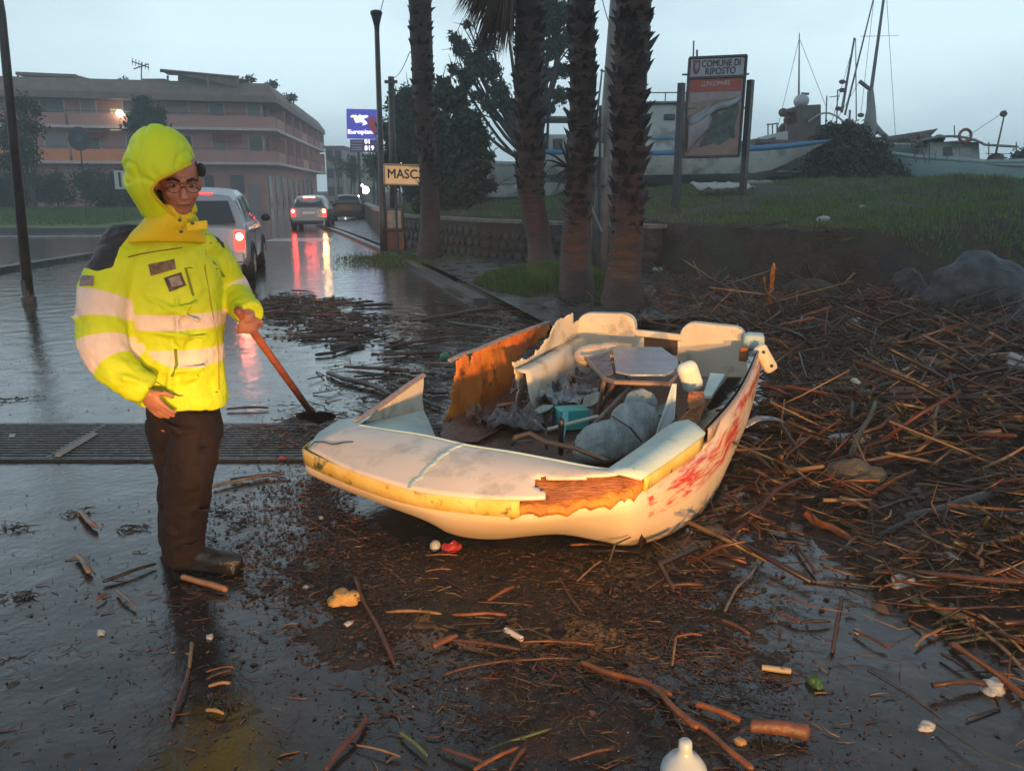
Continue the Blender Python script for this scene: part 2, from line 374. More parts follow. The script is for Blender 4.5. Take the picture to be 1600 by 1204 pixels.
# ---------------------------------------------------------------- grass (blades)
M_grass = pbr('grass_blades', (.05, .08, .02), rough=.6, island=[(.022, .060, .010), (.055, .13, .018), (.10, .17, .028), (.13, .12, .035)])
def blades(name, X, Y, Z, h0, h1, wdt, label=None):
    n = len(X); a = np.random.rand(n)*6.283; h = h0 + np.random.rand(n)*(h1-h0); l = (np.random.rand(n)-.3)*h*.8; a2 = np.random.rand(n)*6.283
    c, s = np.cos(a)*wdt, np.sin(a)*wdt
    v = np.zeros((n, 3, 3)); v[:, 0] = np.stack([X-c, Y-s, Z-.02], -1); v[:, 1] = np.stack([X+c, Y+s, Z-.02], -1)
    v[:, 2] = np.stack([X+np.cos(a2)*l, Y+np.sin(a2)*l, Z+h], -1)
    return fast_mesh(name, v.reshape(-1, 3), np.arange(n*3).reshape(n, 3), M_grass, kind='stuff')
n = 300000
X = np.random.uniform(-5, 30, n); Y = 11 + np.random.rand(n)**1.5*33; s = sdist(X, Y); right = np.clip((X-3.2)/4, 0, 1)
cov = fb(X, Y, .5, 21); right = np.clip((X-5.6)/3.5, 0, 1); edge = np.where(X < 3.2, .75, .62 + right*.2)
cov = cov + .10*np.clip((s-edge)/3, 0, 1) - .05*np.clip((X-7)/5, 0, 1)*np.clip((5-s)/4, 0, 1)
k = (s > edge) & (cov + np.random.rand(n)*.16 > .54) & (Y > 6) & (np.abs(X) < Y*.9)
X, Y = X[k], Y[k]; Z = bank_h(X, Y); hh = .5 + 1.1*fb(X, Y, .9, 33); blades('grass', X, Y, Z, .03, .13, .013)
# the turfed patch between the palms
def poly_w(pts): return [W(*p) for p in pts]
def in_poly(X, Y, P):
    r = np.zeros(X.shape, bool); n = len(P)
    for i in range(n):
        x1, y1 = P[i][0], P[i][1]; x2, y2 = P[(i+1) % n][0], P[(i+1) % n][1]
        with np.errstate(divide='ignore', invalid='ignore'):
            c = ((y1 > Y) != (y2 > Y)) & (X < (x2-x1)*(Y-y1)/(y2-y1+1e-12)+x1)
        r ^= c
    return r
def mound_h(X, Y):
    q = ((X-.75)/1.55)**2 + ((Y-13.9)/2.6)**2
    q2 = ((X-1.5)/.9)**2 + ((Y-11.3)/1.3)**2
    return np.maximum(.36*np.exp(-q*1.5), .17*np.exp(-q2*1.6)) - .05 + (fb(X, Y, 2, 4)-.5)*.07
height_grid('turf_mound', -2.2, 4.2, 8.6, 18.5, 80, 110, mound_h, pbr('turf_mound', (.02, .02, .008), (.035, .05, .012), scale=4, rough=.8, bump=.6), kind='structure')
n = 90000; X = np.random.normal(.65, .95, n); Y = np.random.normal(13.2, 1.5, n); Z = mound_h(X, Y); k = (Z > .07) & (fb(X, Y, 1.6, 77) + np.random.rand(n)*.2 > .55); blades('grass', X[k], Y[k], Z[k], .04, .12, .008)
n = 60000; X = np.random.uniform(-45, -18, n); Y = np.random.uniform(36, 58, n); k = X < -18.5 - (Y-40)*.02; blades('grass', X[k], Y[k], .1+(Y[k]-37)*.018, .05, .20, .04)
n = 4500; X = np.random.normal(-2.55, .7, n); Y = np.random.normal(18.9, .8, n); blades('grass', X, Y, X*0+.075, .02, .09, .009)

# ---------------------------------------------------------------- stone wall behind the palms
M_stone = pbr('lava_stone', (.045, .036, .032), (.12, .085, .07), scale=9, rough=.55, bump=.9, bscale=26, bdist=.02, obrand=[(.30, .28, .26), (.55, .50, .45), (.72, .58, .50), (.42, .42, .42)])
M_mortar = pbr('mortar', (.025, .021, .019), (.05, .04, .035), scale=14, rough=.8, bump=.5)
M_cope = pbr('coping', (.10, .095, .085), (.18, .165, .15), scale=7, rough=.5, bump=.4)
wp = [Vector((-9.5, 52, 0)), Vector((-5.6, 33, 0)), Vector((-3.5, 24, 0)), Vector((-.8, 19.5, 0)), Vector((2.8, 16, 0))]
wall = empty('stone_wall', wp[3], 'low lava stone wall with a pale coping behind the palm trunks', 'wall')
core = MB(); cope = MB()
for a, b in zip(wp[:-1], wp[1:]):
    core.box2(a, b, .30, .88); cope.box2(a+Vector((-.04, -.04, .881)), b+Vector((.02, -.04, .881)), .40, .075)
core.build('mortar_core', M_mortar, wall, recalc=True); cope.build('coping', M_cope, wall)
stone_meshes = []
for k in range(10):
    mb = MB(); n = 7; pts = []
    for j in range(n):
        q = 2*math.pi*j/n + random.uniform(-.2, .2); r = random.uniform(.42, .52); pts.append((r*math.cos(q), r*math.sin(q)))
    back = [Vector((x, 0, z)) for x, z in pts]; fr = [Vector((x*.82, -1, z*.82)) for x, z in pts]
    mb.add(back + fr + [Vector((random.uniform(-.1, .1), -1.25, random.uniform(-.1, .1)))], [(j, (j+1) % n, n+(j+1) % n, n+j) for j in range(n)] + [(n+j, n+(j+1) % n, 2*n) for j in range(n)])
    ob = mb.build('stone', M_stone); stone_meshes.append(ob.data); bpy.data.objects.remove(ob)
cnt = 0
for a, b, hi in ((wp[2], wp[3], .26), (wp[3], wp[4], .23)):
    L_ = (b-a).length; d = (b-a).normalized(); nn = Vector((d.y, -d.x, 0)); ang = math.atan2(d.y, d.x)
    rows = int(.86/hi*1.0)
    for r_ in range(rows):
        x = random.uniform(-.1, .1)
        while x < L_-.15 and cnt < 300:
            ww = random.uniform(.24, .46); o = bpy.data.objects.new('stone', random.choice(stone_meshes)); COL.objects.link(o); o.parent = wall
            p = a + d*(x+ww/2) + Vector((0, 0, hi*(r_+.5)+.01)); o.location = p - wall.location
            o.rotation_euler = (0, 0, ang); o.scale = (ww*.98, .035+random.random()*.025, hi*1.0*random.uniform(.9, 1.02)); x += ww*.97; cnt += 1

# ---------------------------------------------------------------- drain grate across the road
M_iron = pbr('grate_iron', (.022, .023, .025), (.04, .037, .034), scale=20, rough=.22, rough2=.5, metal=.4, bump=.2)
ga, gb = W(-420, 720), W(-420, 664.5); y0, y1 = W(300, 720).y, W(300, 665).y; gx0, gx1 = -4.6, .35
gt = empty('drain_grate', (-2, (y0+y1)/2, 0), 'long slotted iron drain grate set across the wet road behind the man', 'drain')
ch = MB(); ch.add([(gx0, y0, .004), (gx1, y0, .004), (gx1, y1, .004), (gx0, y1, .004)], [(0, 1, 2, 3)]); ch.build('channel', pbr('drain_dark', (.008, .008, .009), rough=.3), gt)
fr = MB(); fr.box(((gx0+gx1)/2, y0, .008), (gx1-gx0, .03, .016)); fr.box(((gx0+gx1)/2, y1, .008), (gx1-gx0, .03, .016)); fr.build('frame', M_iron, gt)
nb = 15
for i in range(nb):
    yy = y0 + (y1-y0)*(i+.5)/nb; b_ = MB(); b_.box(((gx0+gx1)/2, yy, .011), (gx1-gx0, (y1-y0)/nb*.52, .012)); b_.build('bar', M_iron, gt)
for px in (-2.82, -1.95, -1.05, -.2, -3.7):
    b_ = MB(); b_.box((px, (y0+y1)/2, .0135), (.03, (y1-y0)*.96, .008)); b_.build('cross_bar', M_iron, gt)
b_ = MB(); pa, pb = W(90, 712, .022), W(148, 678, .022); b_.tube([pa, pb], [.02, .02], 4); b_.build('broken_bar', pbr('pale_slat', (.2, .22, .24)), gt)

# ---------------------------------------------------------------- apartment block at the left
M_wall = pbr('facade_plaster', (.44, .20, .165), (.50, .25, .21), scale=.8, rough=.8, bump=.2)
M_wallo = pbr('lamplit_plaster', (.80, .26, .11), (.70, .23, .10), scale=.6, rough=.8)  # facade plaster with the orange street-lamp glow put into its colour
M_slab = pbr('slab_edge', (.62, .50, .46), (.50, .40, .37), scale=2, rough=.7)
M_brown = pbr('roof_fascia', (.16, .105, .09), (.22, .15, .125), scale=1.5, rough=.7)
M_win = pbr('dark_window', (.05, .045, .045), rough=.25)
M_shut = pbr('grey_shutter', (.25, .22, .21), rough=.6)
M_red = pbr('red_awning', (.28, .03, .03), rough=.6)
M_metal0 = pbr('rail_metal', (.10, .09, .09), rough=.5)
M_glow = pbr('lit_lamp', (1, .9, .7), emis=(1, .85, .55), estr=24)
A0 = Vector((-49, 62.5, 0)); A1 = Vector((-21.6, 72.5, 0)); A1.z = 0; A0.y = 66
A2 = Vector((-26.0, 110, 0))
bld = empty('apartment_building', A1, 'three storey pinkish apartment block with long balconies and a brown roof band', 'building')
def fdir(a, b):
    d = (b-a).normalized(); n = Vector((d.y, -d.x, 0)); return d, n
dF, nF = fdir(A0, A1); dR, nR = fdir(A1, A2)
LF, LR = (A1-A0).length, (A2-A1).length
def fb_box(a, d, n, u0, u1, o0, o1, z0, z1, mb=None):
    mb = mb or MB(); p = a + d*u0 + n*o0; vs = []
    for z in (z0, z1):
        vs += [a+d*u0+n*o0+Vector((0, 0, z)), a+d*u1+n*o0+Vector((0, 0, z)), a+d*u1+n*o1+Vector((0, 0, z)), a+d*u0+n*o1+Vector((0, 0, z))]
    return mb.add(vs, [(3, 2, 1, 0), (4, 5, 6, 7), (0, 1, 5, 4), (1, 2, 6, 5), (2, 3, 7, 6), (3, 0, 4, 7)])
cb = MB(); far = A2 + Vector((-28, 6, 0)); fl = A0 + Vector((-6, 50, 0))
for z0, z1 in ((0, 9.0),):
    ps = [A0, A1, A2, far, fl]; cb.add([p+Vector((0, 0, z0)) for p in ps]+[p+Vector((0, 0, z1)) for p in ps], [(4, 3, 2, 1, 0), (5, 6, 7, 8, 9)]+[(i, (i+1) % 5, 5+(i+1) % 5, 5+i) for i in range(5)])
cb.build('wall', M_wall, bld)
rb = MB(); ps = [A0+nF*1.7-dF*1, A1+nF*1.7+nR*1.4, A2+nR*1.4, far, fl]
rb.add([p+Vector((0, 0, 8.9)) for p in ps]+[p+Vector((0, 0, 9.4)) for p in ps]+[(p*.96 + A1*.04+Vector((-.9, 1.2, 0)))*1+Vector((0, 0, 10.55)) for p in ps],
       [(4, 3, 2, 1, 0), (10, 11, 12, 13, 14)]+[(i, (i+1) % 5, 5+(i+1) % 5, 5+i) for i in range(5)]+[(5+i, 5+(i+1) % 5, 10+(i+1) % 5, 10+i) for i in range(5)])
rb.build('roof', M_brown, bld)
for z, in ((3.85,), (6.65,)):
    fb_box(A0, dF, nF, 0, LF+1.3, .003, 1.3, z, z+.22).build('balcony_slab', M_slab, bld)
    fb_box(A1, dR, nR, -.002, LR, .003, 1.3, z, z+.22).build('balcony_slab', M_slab, bld)
    segs = [(0, 6.5), (6.7, 13), (13.2, 20), (20.2, LF+1.2)]
    for i, (u0, u1) in enumerate(segs):
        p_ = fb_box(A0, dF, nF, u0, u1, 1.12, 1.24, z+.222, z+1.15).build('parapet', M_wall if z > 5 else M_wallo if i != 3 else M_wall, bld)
    u = .3
    while u < LR-5:
        fb_box(A1, dR, nR, u, u+4.2, 1.12, 1.2, z+.224, z+1.12).build('parapet', M_red if (int(u) % 2) else M_wall, bld)
        fb_box(A1, dR, nR, u+4.25, u+4.6, .005, 1.25, z+.224, z+2.6).build('divider', M_wall, bld); u += 5.4
for z in (3.85, 6.65):
    for i, u in enumerate((1.2, 4.4, 7.8, 11.0, 14.0, 17.2, 20.6, 24, 27)):
        if u > LF-1: continue
        ww = 1.1 if i % 3 else 1.7
        o = fb_box(A0, dF, nF, u, u+ww, .005, .06, z+.23, z+2.35).build('window', M_win if (i+int(z)) % 2 else M_shut, bld)
        fb_box(A0, dF, nF, u-.08, u, .004, .12, z+.23, z+2.45).build('frame', M_slab, o); fb_box(A0, dF, nF, u+ww, u+ww+.08, .004, .12, z+.23, z+2.45).build('frame', M_slab, o)
    for i in range(10):
        u = 1.2+i*3.4
        if u > LR-1: break
        fb_box(A1, dR, nR, u, u+1.3, .006, .07, z+.23, z+2.35).build('window', M_win, bld)
fb_box(A0, dF, nF, 16.5, 22.5, .004, .05, .2, 3.8).build('lamplit_wall', M_wallo, bld)  # wall stretch coloured orange for the lamplight falling on it
for u, ww, z0, z1, m in ((2, 1.2, 1.2, 2.6, M_win), (6, 1.3, 0, 2.5, M_win), (10, 1.2, 1.3, 2.5, M_shut), (23.1, .7, 1.4, 3.0, M_win), (25.2, 1.1, 1.4, 3.0, M_win), (26.7, .9, 0, 2.2, M_shut), (27.8, .9, 0, 2.1, M_win)):
    if u+ww < LF: fb_box(A0, dF, nF, u, u+ww, .055, .11, z0, z1).build('window' if z0 > .1 else 'door', m, bld)
for i in range(9): fb_box(A1, dR, nR, 1+i*3.7, 2.7+i*3.7, .006, .07, 0, 3.0).build('shop_door', M_win, bld)
for z in (3.85, 6.65):                                   # hand rails, posts, awnings and wall lamps on the balconies
    fb_box(A0, dF, nF, 0, LF+1.2, 1.15, 1.2, z+1.30, z+1.36).build('hand_rail', M_metal0, bld)
    for i in range(15): fb_box(A0, dF, nF, i*2.0, i*2.0+.05, 1.15, 1.2, z+1.15, z+1.30).build('rail_post', M_metal0, bld)
for u, z, ww in ((3.4, 6.65, 2.4), (13.4, 3.85, 2.2), (19.4, 6.65, 2.6), (24.0, 3.85, 2.4)):
    m_ = MB(); a_ = A0+dF*u; m_.plate([a_+nF*.02+Vector((0, 0, z+2.5)), a_+dF*ww+nF*.02+Vector((0, 0, z+2.5)), a_+dF*ww+nF*1.0+Vector((0, 0, z+2.0)), a_+nF*1.0+Vector((0, 0, z+2.0))], .04, (0, 0, 1)); m_.build('awning', M_shut if z > 5 else M_red, bld)
for u, z in ((6.3, 7.2), (12.6, 4.4), (16.6, 7.2), (23.4, 7.3)): fb_box(A0, dF, nF, u, u+.8, .02, .35, z, z+.55).build('air_conditioner', M_slab, bld)
for u in (8.9, 18.9): fb_box(A0, dF, nF, u, u+.12, .06, .16, .1, 8.8).build('downpipe', M_brown, bld)
p0 = D(176, 205, 68.6); lit = MB(); lit.add([D(172, 204, 69.6), D(190, 204, 69.9), D(190, 170, 69.9), D(172, 170, 69.6)], [(0, 1, 2, 3)])
lit.build('lit_window', pbr('lit_window', (.5, .4, .2), emis=(1, .72, .33), estr=.42), bld)
gl = MB(); gl.ell(D(187, 177, 68.4), (.26, .26, .26), 10, 8); gl.build('wall_lamp', M_glow, bld)
# roof terraces
def Pz(px, py, Y): return D(px, py, Y)
r1 = MB(); r1.plate([Pz(24, 112, 69), Pz(115, 116, 69.5), Pz(172, 137, 70), Pz(172, 141, 70), Pz(115, 121, 69.5), Pz(24, 117, 69)], 6, (0, 1, 0)); r1.build('terrace_roof', M_brown, bld)
r1 = MB(); r1.plate([Pz(72, 119, 70.5), Pz(116, 119, 70.5), Pz(116, 142, 70.5), Pz(72, 142, 70.5)], 4, (0, 1, 0)); r1.build('terrace_room', M_shut, bld)
for x_ in (28, 70, 118):
    r1 = MB(); r1.tube([Pz(x_, 116, 69.8), Pz(x_, 146, 69.8)], .09, 6); r1.build('terrace_post', M_brown, bld)
r1 = MB(); r1.plate([Pz(118, 122, 70), Pz(170, 138, 70.5), Pz(185, 152, 70.5), Pz(118, 152, 70)], 5, (0, 1, 0)); r1.build('pitched_roof', M_brown, bld)
r1 = MB(); r1.plate([Pz(210, 138, 70.5), Pz(222, 123, 70.5), Pz(256, 123, 70.5), Pz(256, 150, 70.5), Pz(205, 150, 70.5)], 5, (0, 1, 0)); r1.build('pitched_roof', M_brown, bld)
r1 = MB(); r1.plate([Pz(250, 110, 70), Pz(268, 114, 70), Pz(372, 122, 71), Pz(372, 136, 71), Pz(325, 134, 71), Pz(322, 120, 71), Pz(262, 117, 70)], .2, (0, 1, 0)); r1.plate([Pz(250, 110, 69.7), Pz(372, 121, 70.7), Pz(372, 123, 76), Pz(250, 113, 76)], .12, (0, 0, 1)); r1.build('pergola_roof', M_brown, bld)
r1 = MB(); r1.plate([Pz(278, 116, 71.5), Pz(311, 118, 71.5), Pz(311, 146, 71.5), Pz(278, 146, 71.5)], 3, (0, 1, 0)); r1.build('terrace_room', M_shut, bld)
for x_ in (262, 325, 372):
    r1 = MB(); r1.tube([Pz(x_, 118, 70.4), Pz(x_, 148, 70.4)], .09, 6); r1.build('terrace_post', M_brown, bld)
M_metal = pbr('dull_metal', (.12, .12, .12), rough=.5, metal=.5)
an = MB(); an.tube([Pz(221, 150, 72), Pz(221, 98, 72)], .05, 5); an.tube([Pz(206, 96, 72), Pz(233, 106, 72)], .05, 5); an.tube([Pz(209, 108, 72), Pz(232, 100, 71.6)], .05, 5)
for q in range(6): c_ = Pz(207+q*5, 96+q*1.9, 72); an.tube([c_-Vector((0, .1, .28)), c_+Vector((0, .1, .28))], .03, 4)
an.build('antenna', M_metal, bld)

# houses further down the street
def small_house(label, x0, x1, ytop, Y, depth, mat, roofm, floors, name='house'):
    a, b = D(x0, 305, Y), D(x1, 305, Y); a.z = b.z = 0; h = D(x0, ytop, Y).z; e_ = empty(name, (a+b)/2, label, 'building')
    m_ = MB(); m_.box2(a, b, depth, h); m_.build('wall', mat, e_); m_ = MB(); m_.box2(a+Vector((-.3, -.3, h+.002)), b+Vector((.3, -.3, h+.002)), depth+.6, .35); m_.build('roof', roofm, e_)
    wd = (b-a).length; k = max(2, int(wd/2.6))
    for f_ in range(floors):
        for i in range(k):
            u = wd*(i+.5)/k; z_ = 1 + f_*h/floors; q = MB(); dd = (b-a).normalized(); q.box(a+dd*u+Vector((0, -.03, z_+.65)), (.9, .06, 1.3)); q.build('window', M_win, e_)
    return e_
M_pale = pbr('pale_plaster', (.36, .33, .30), (.27, .25, .24), scale=1, rough=.8)
small_house('grey flat roofed house just past the end of the pinkish block', 512, 538, 232, 118, 14, M_pale, M_brown, 3)
small_house('pale distant house closing the end of the street', 532, 562, 240, 150, 15, M_pale, M_slab, 3)
small_house('low cream house at the end of the street beside the lamp posts', 556, 592, 262, 125, 12, pbr('cream_plaster', (.42, .36, .27), rough=.8), M_brown, 2)
small_house('long low grey shed roof seen between the trees and the palms', 756, 822, 270, 46, 5, M_pale, pbr('shed_roof', (.28, .32, .36), rough=.5), 1, 'shed')
# ---------------------------------------------------------------- trees
M_bark = pbr('tree_bark', (.03, .024, .02), (.07, .055, .045), scale=6, rough=.8, bump=.7, bscale=20)
def leafmat(name, *cols): return pbr(name, cols[0], rough=.6, island=list(cols), spec=.3)
M_lf_dark = leafmat('dark_leaves', (.014, .028, .010), (.030, .050, .018), (.045, .065, .026), (.022, .038, .020))
M_lf_euc = leafmat('eucalyptus_leaves', (.022, .036, .024), (.045, .062, .038), (.065, .080, .050))
M_lf_hedge = leafmat('hedge_leaves', (.020, .026, .014), (.042, .046, .024), (.060, .050, .030))
def leaves(name, C, Rr, n, size, mat, parent, squash=.8, hollow=.35):
    """C list of clump centres, Rr radii: leaf quads scattered through the clumps' volume"""
    C = np.array([tuple(c) for c in C]); Rr = np.array(Rr); wgt = Rr**2; idx = np.random.choice(len(C), n, p=wgt/wgt.sum())
    d = np.random.normal(size=(n, 3)); d /= np.linalg.norm(d, axis=1)[:, None]; r = (hollow + (1-hollow)*np.random.rand(n)**.6)*Rr[idx]*(.7+.75*np.random.rand(n)**2)
    P = C[idx] + d*r[:, None]*np.array([1, 1, squash])
    a = np.random.normal(size=(n, 3)); a /= np.linalg.norm(a, axis=1)[:, None]; b = np.cross(a, np.random.normal(size=(n, 3))); b /= np.linalg.norm(b, axis=1)[:, None]
    s = size*(.6+.8*np.random.rand(n))[:, None]
    v = np.stack([P-a*s, P+b*s*.45, P+a*s, P-b*s*.45], 1) - np.array(tuple(parent.location))
    return fast_mesh(name, v.reshape(-1, 3), np.arange(n*4).reshape(n, 4), mat, parent=parent)
def limbs(base, clumps, r0, parent, fork=.45, mat=None):
    base = Vector(base); mb = MB(); top = sum((Vector(c) for c in clumps), Vector())/len(clumps); zt = max(c[2] for c in clumps)
    tr = [base + Vector((0, 0, -.1)), base*.5+base*.5+Vector((0.05, 0, (top.z-base.z)*.25)), base.lerp(Vector((top.x, top.y, top.z)), fork), Vector((top.x, top.y, top.z*.6+zt*.4))]
    sp_ = spline(tr, 5); mb.tube(sp_, [r0*(1.25-1.1*i/len(sp_)) for i in range(len(sp_))], 8)
    for c in clumps:
        c = Vector(c); k = min(len(sp_)-3, max(3, int(len(sp_)*random.uniform(.3, .75)))); a = sp_[k]; m = a.lerp(c, .5) + Vector((random.uniform(-.2, .2), random.uniform(-.2, .2), -.12*(c-a).length))
        q = spline([a, m, c], 4); mb.tube(q, [r0*.42*(1-.8*i/len(q)) for i in range(len(q))], 6)
        for _ in range(3):
            e_ = c + Vector((random.gauss(0, .5), random.gauss(0, .5), random.gauss(.2, .4))); mb.tube([q[-3], c.lerp(e_, .4), e_], [r0*.12, r0*.08, r0*.03], 4)
    return mb.build('trunk', mat or M_bark, parent, smooth=True)
def tree(label, Y, clump_px, n, size, mat, r0=.16, base_px=None, squash=.85, group='trees beyond the wall', zb=0, hollow=.35, cat='tree', name='tree', bark=None):
    cl = []; rr = []
    for px, py, pr in clump_px:
        c = D(px, py, Y + random.uniform(-1, 1)*pr*Y/1250*.8); cl.append(c); rr.append(pr*Y/1250)
    cx = sum(c.x for c in cl)/len(cl)
    b = Vector((base_px[0] if base_px else cx, Y, zb)) if not base_px else D(base_px, 300, Y)
    b.z = zb; e_ = empty(name, b, label, cat, group)
    limbs(b, cl, r0, e_, mat=bark); leaves('crown', cl, rr, n, size, mat, e_, squash, hollow); return e_
def clump_cloud(x0, x1, y0, y1, n, r0, r1):
    return [(random.uniform(x0, x1), random.uniform(y0, y1), random.uniform(r0, r1)) for _ in range(n)]
tree('dense dark bushy tree standing just behind the second palm from the left', 29, [(712, 160, 28), (735, 190, 24), (700, 215, 34), (735, 235, 30), (700, 255, 32), (745, 265, 20), (712, 290, 34), (730, 300, 30), (690, 150, 20), (748, 222, 20), (680, 190, 26), (695, 300, 30), (728, 130, 12), (752, 205, 9), (676, 165, 10), (765, 245, 9), (690, 128, 9), (722, 112, 7)], 11500, .12, M_lf_dark, .22, 715, zb=.9, hollow=.0)
tree('dark rounded tree crown behind the wooden pole and the lit town sign', 38, [(628, 165, 22), (640, 190, 26), (612, 205, 22), (630, 225, 28), (650, 240, 26), (610, 250, 20), (640, 150, 18), (630, 275, 24), (655, 290, 26)], 12000, .11, M_lf_dark, .25, 635, zb=.5)
tree('short wide evergreen shrub hanging over the wall left of the twin palms', 24, [(742, 268, 20), (715, 315, 20), (690, 322, 20), (755, 262, 12), (735, 295, 22), (765, 290, 10), (665, 320, 18)], 7500, .08, M_lf_hedge, .10, 722, zb=.9)
euc = [(745, 95, 20), (720, 75, 14), (765, 110, 18), (780, 140, 16), (735, 120, 14), (710, 60, 9), (760, 70, 15), (795, 165, 14), (708, 108, 9), (765, 165, 14), (745, 150, 8), (860, 40, 20), (880, 20, 20), (865, 75, 18), (878, 110, 14), (855, 120, 12), (850, 10, 18), (875, 150, 13), (858, 170, 10), (890, 60, 14), (835, 90, 12), (700, 125, 6), (730, 38, 7)]
eu = tree('tall open eucalyptus with sparse grey green clumps showing sky, behind the palms', 33, euc, 15500, .095, M_lf_euc, .22, 838, zb=1.2, hollow=.05)
lb = MB()
for pts, r in (([(838, 290), (845, 200), (866, 120), (872, 60), (868, 0)], .17), ([(836, 280), (800, 200), (770, 150), (745, 110), (722, 80)], .13), ([(790, 185), (776, 140), (752, 75)], .06), ([(868, 130), (850, 90), (848, 10)], .07), ([(800, 205), (770, 185), (735, 175)], .04), ([(870, 70), (890, 30), (884, -20)], .05)):
    q = spline([D(x, y, 33) for x, y in pts], 5); lb.tube(q, [r*(1-.6*i/len(q)) for i in range(len(q))], 7)
lb.build('bough', M_bark, eu, smooth=True)
tree('dark bushy shrub growing between the two stranded fishing boats', 31, [(1300, 215, 22), (1335, 215, 24), (1365, 235, 22), (1285, 250, 26), (1320, 250, 34), (1360, 262, 30), (1392, 272, 22), (1300, 280, 30), (1345, 284, 32), (1390, 290, 22), (1265, 282, 22), (1412, 284, 12), (1325, 200, 12), (1278, 222, 12)], 22000, .09, M_lf_hedge, .08, 1325, zb=1.5, cat='bush', group=None, name='bush')
tree('small green bush at the far right edge beyond the last boat', 36, [(1588, 262, 18), (1605, 250, 22), (1590, 280, 16)], 3500, .09, M_lf_dark, .06, 1595, zb=1.6, cat='bush', group=None, name='bush')
tree('dark tree crown in front of the pinkish block, just above the yellow hood', 60, [(228, 180, 18), (215, 195, 18), (240, 200, 18), (222, 160, 12), (245, 178, 14), (230, 225, 20)], 6000, .16, M_lf_dark, .2, 228, zb=0, group='street trees before the apartment block')
tree('thin half bare tree left of the round road sign, before the pinkish block', 52, [(35, 165, 22), (20, 190, 20), (48, 200, 20), (30, 225, 24), (55, 175, 12), (8, 215, 20), (15, 250, 26), (45, 245, 20)], 3600, .13, M_lf_hedge, .16, 50, zb=0, hollow=.1, group='street trees before the apartment block')
for i, (px, Y, t0, t1, lab) in enumerate(((385, 73, 118, 150, 'small rounded roof terrace plant at the end of the pergola'), (421, 76, 126, 148, 'thin spiky roof plant near the corner of the apartment block'), (187, 72, 122, 148, 'low dark roof terrace shrub beside the antenna'), (450, 82, 146, 162, 'low plant on the roof edge at the corner of the block'))):
    c = D(px, (t0+t1)/2, Y); b = D(px, t1, Y); e_ = empty('roof_plant', b, lab, 'plant', 'plants on the roof terrace')
    m_ = MB(); m_.tube([b-Vector((0, 0, .6)), c], [.05, .03], 5); m_.build('stem', M_bark, e_); leaves('foliage', [c, D(px-6, t0+10, Y), D(px+6, t0+6, Y)], [.6, .5, .5], 500, .13, M_lf_dark, e_)
# hedge along the verge
hd_ = []; rr_ = []
for i in range(70):
    px = random.uniform(-120, 238); Y = random.uniform(56, 60); z = random.uniform(.7, 2.6); c = D(px, 300, Y); c.z = z; hd_.append(c); rr_.append(random.uniform(.7, 1.1))
he = empty('hedge', Vector((-34, 58, 0)), 'long dark hedge behind the grass verge at the left of the road', 'hedge'); leaves('foliage', hd_, rr_, 42000, .10, M_lf_hedge, he, .8)
for i in range(6):
    m_ = MB(); b = D(-100+i*62, 300, 58); b.z = 0; m_.tube([b, b+Vector((.2, 0, 1)), b+Vector((0, 0, 2))], [.07, .06, .03], 5); m_.build('stem', M_bark, he)

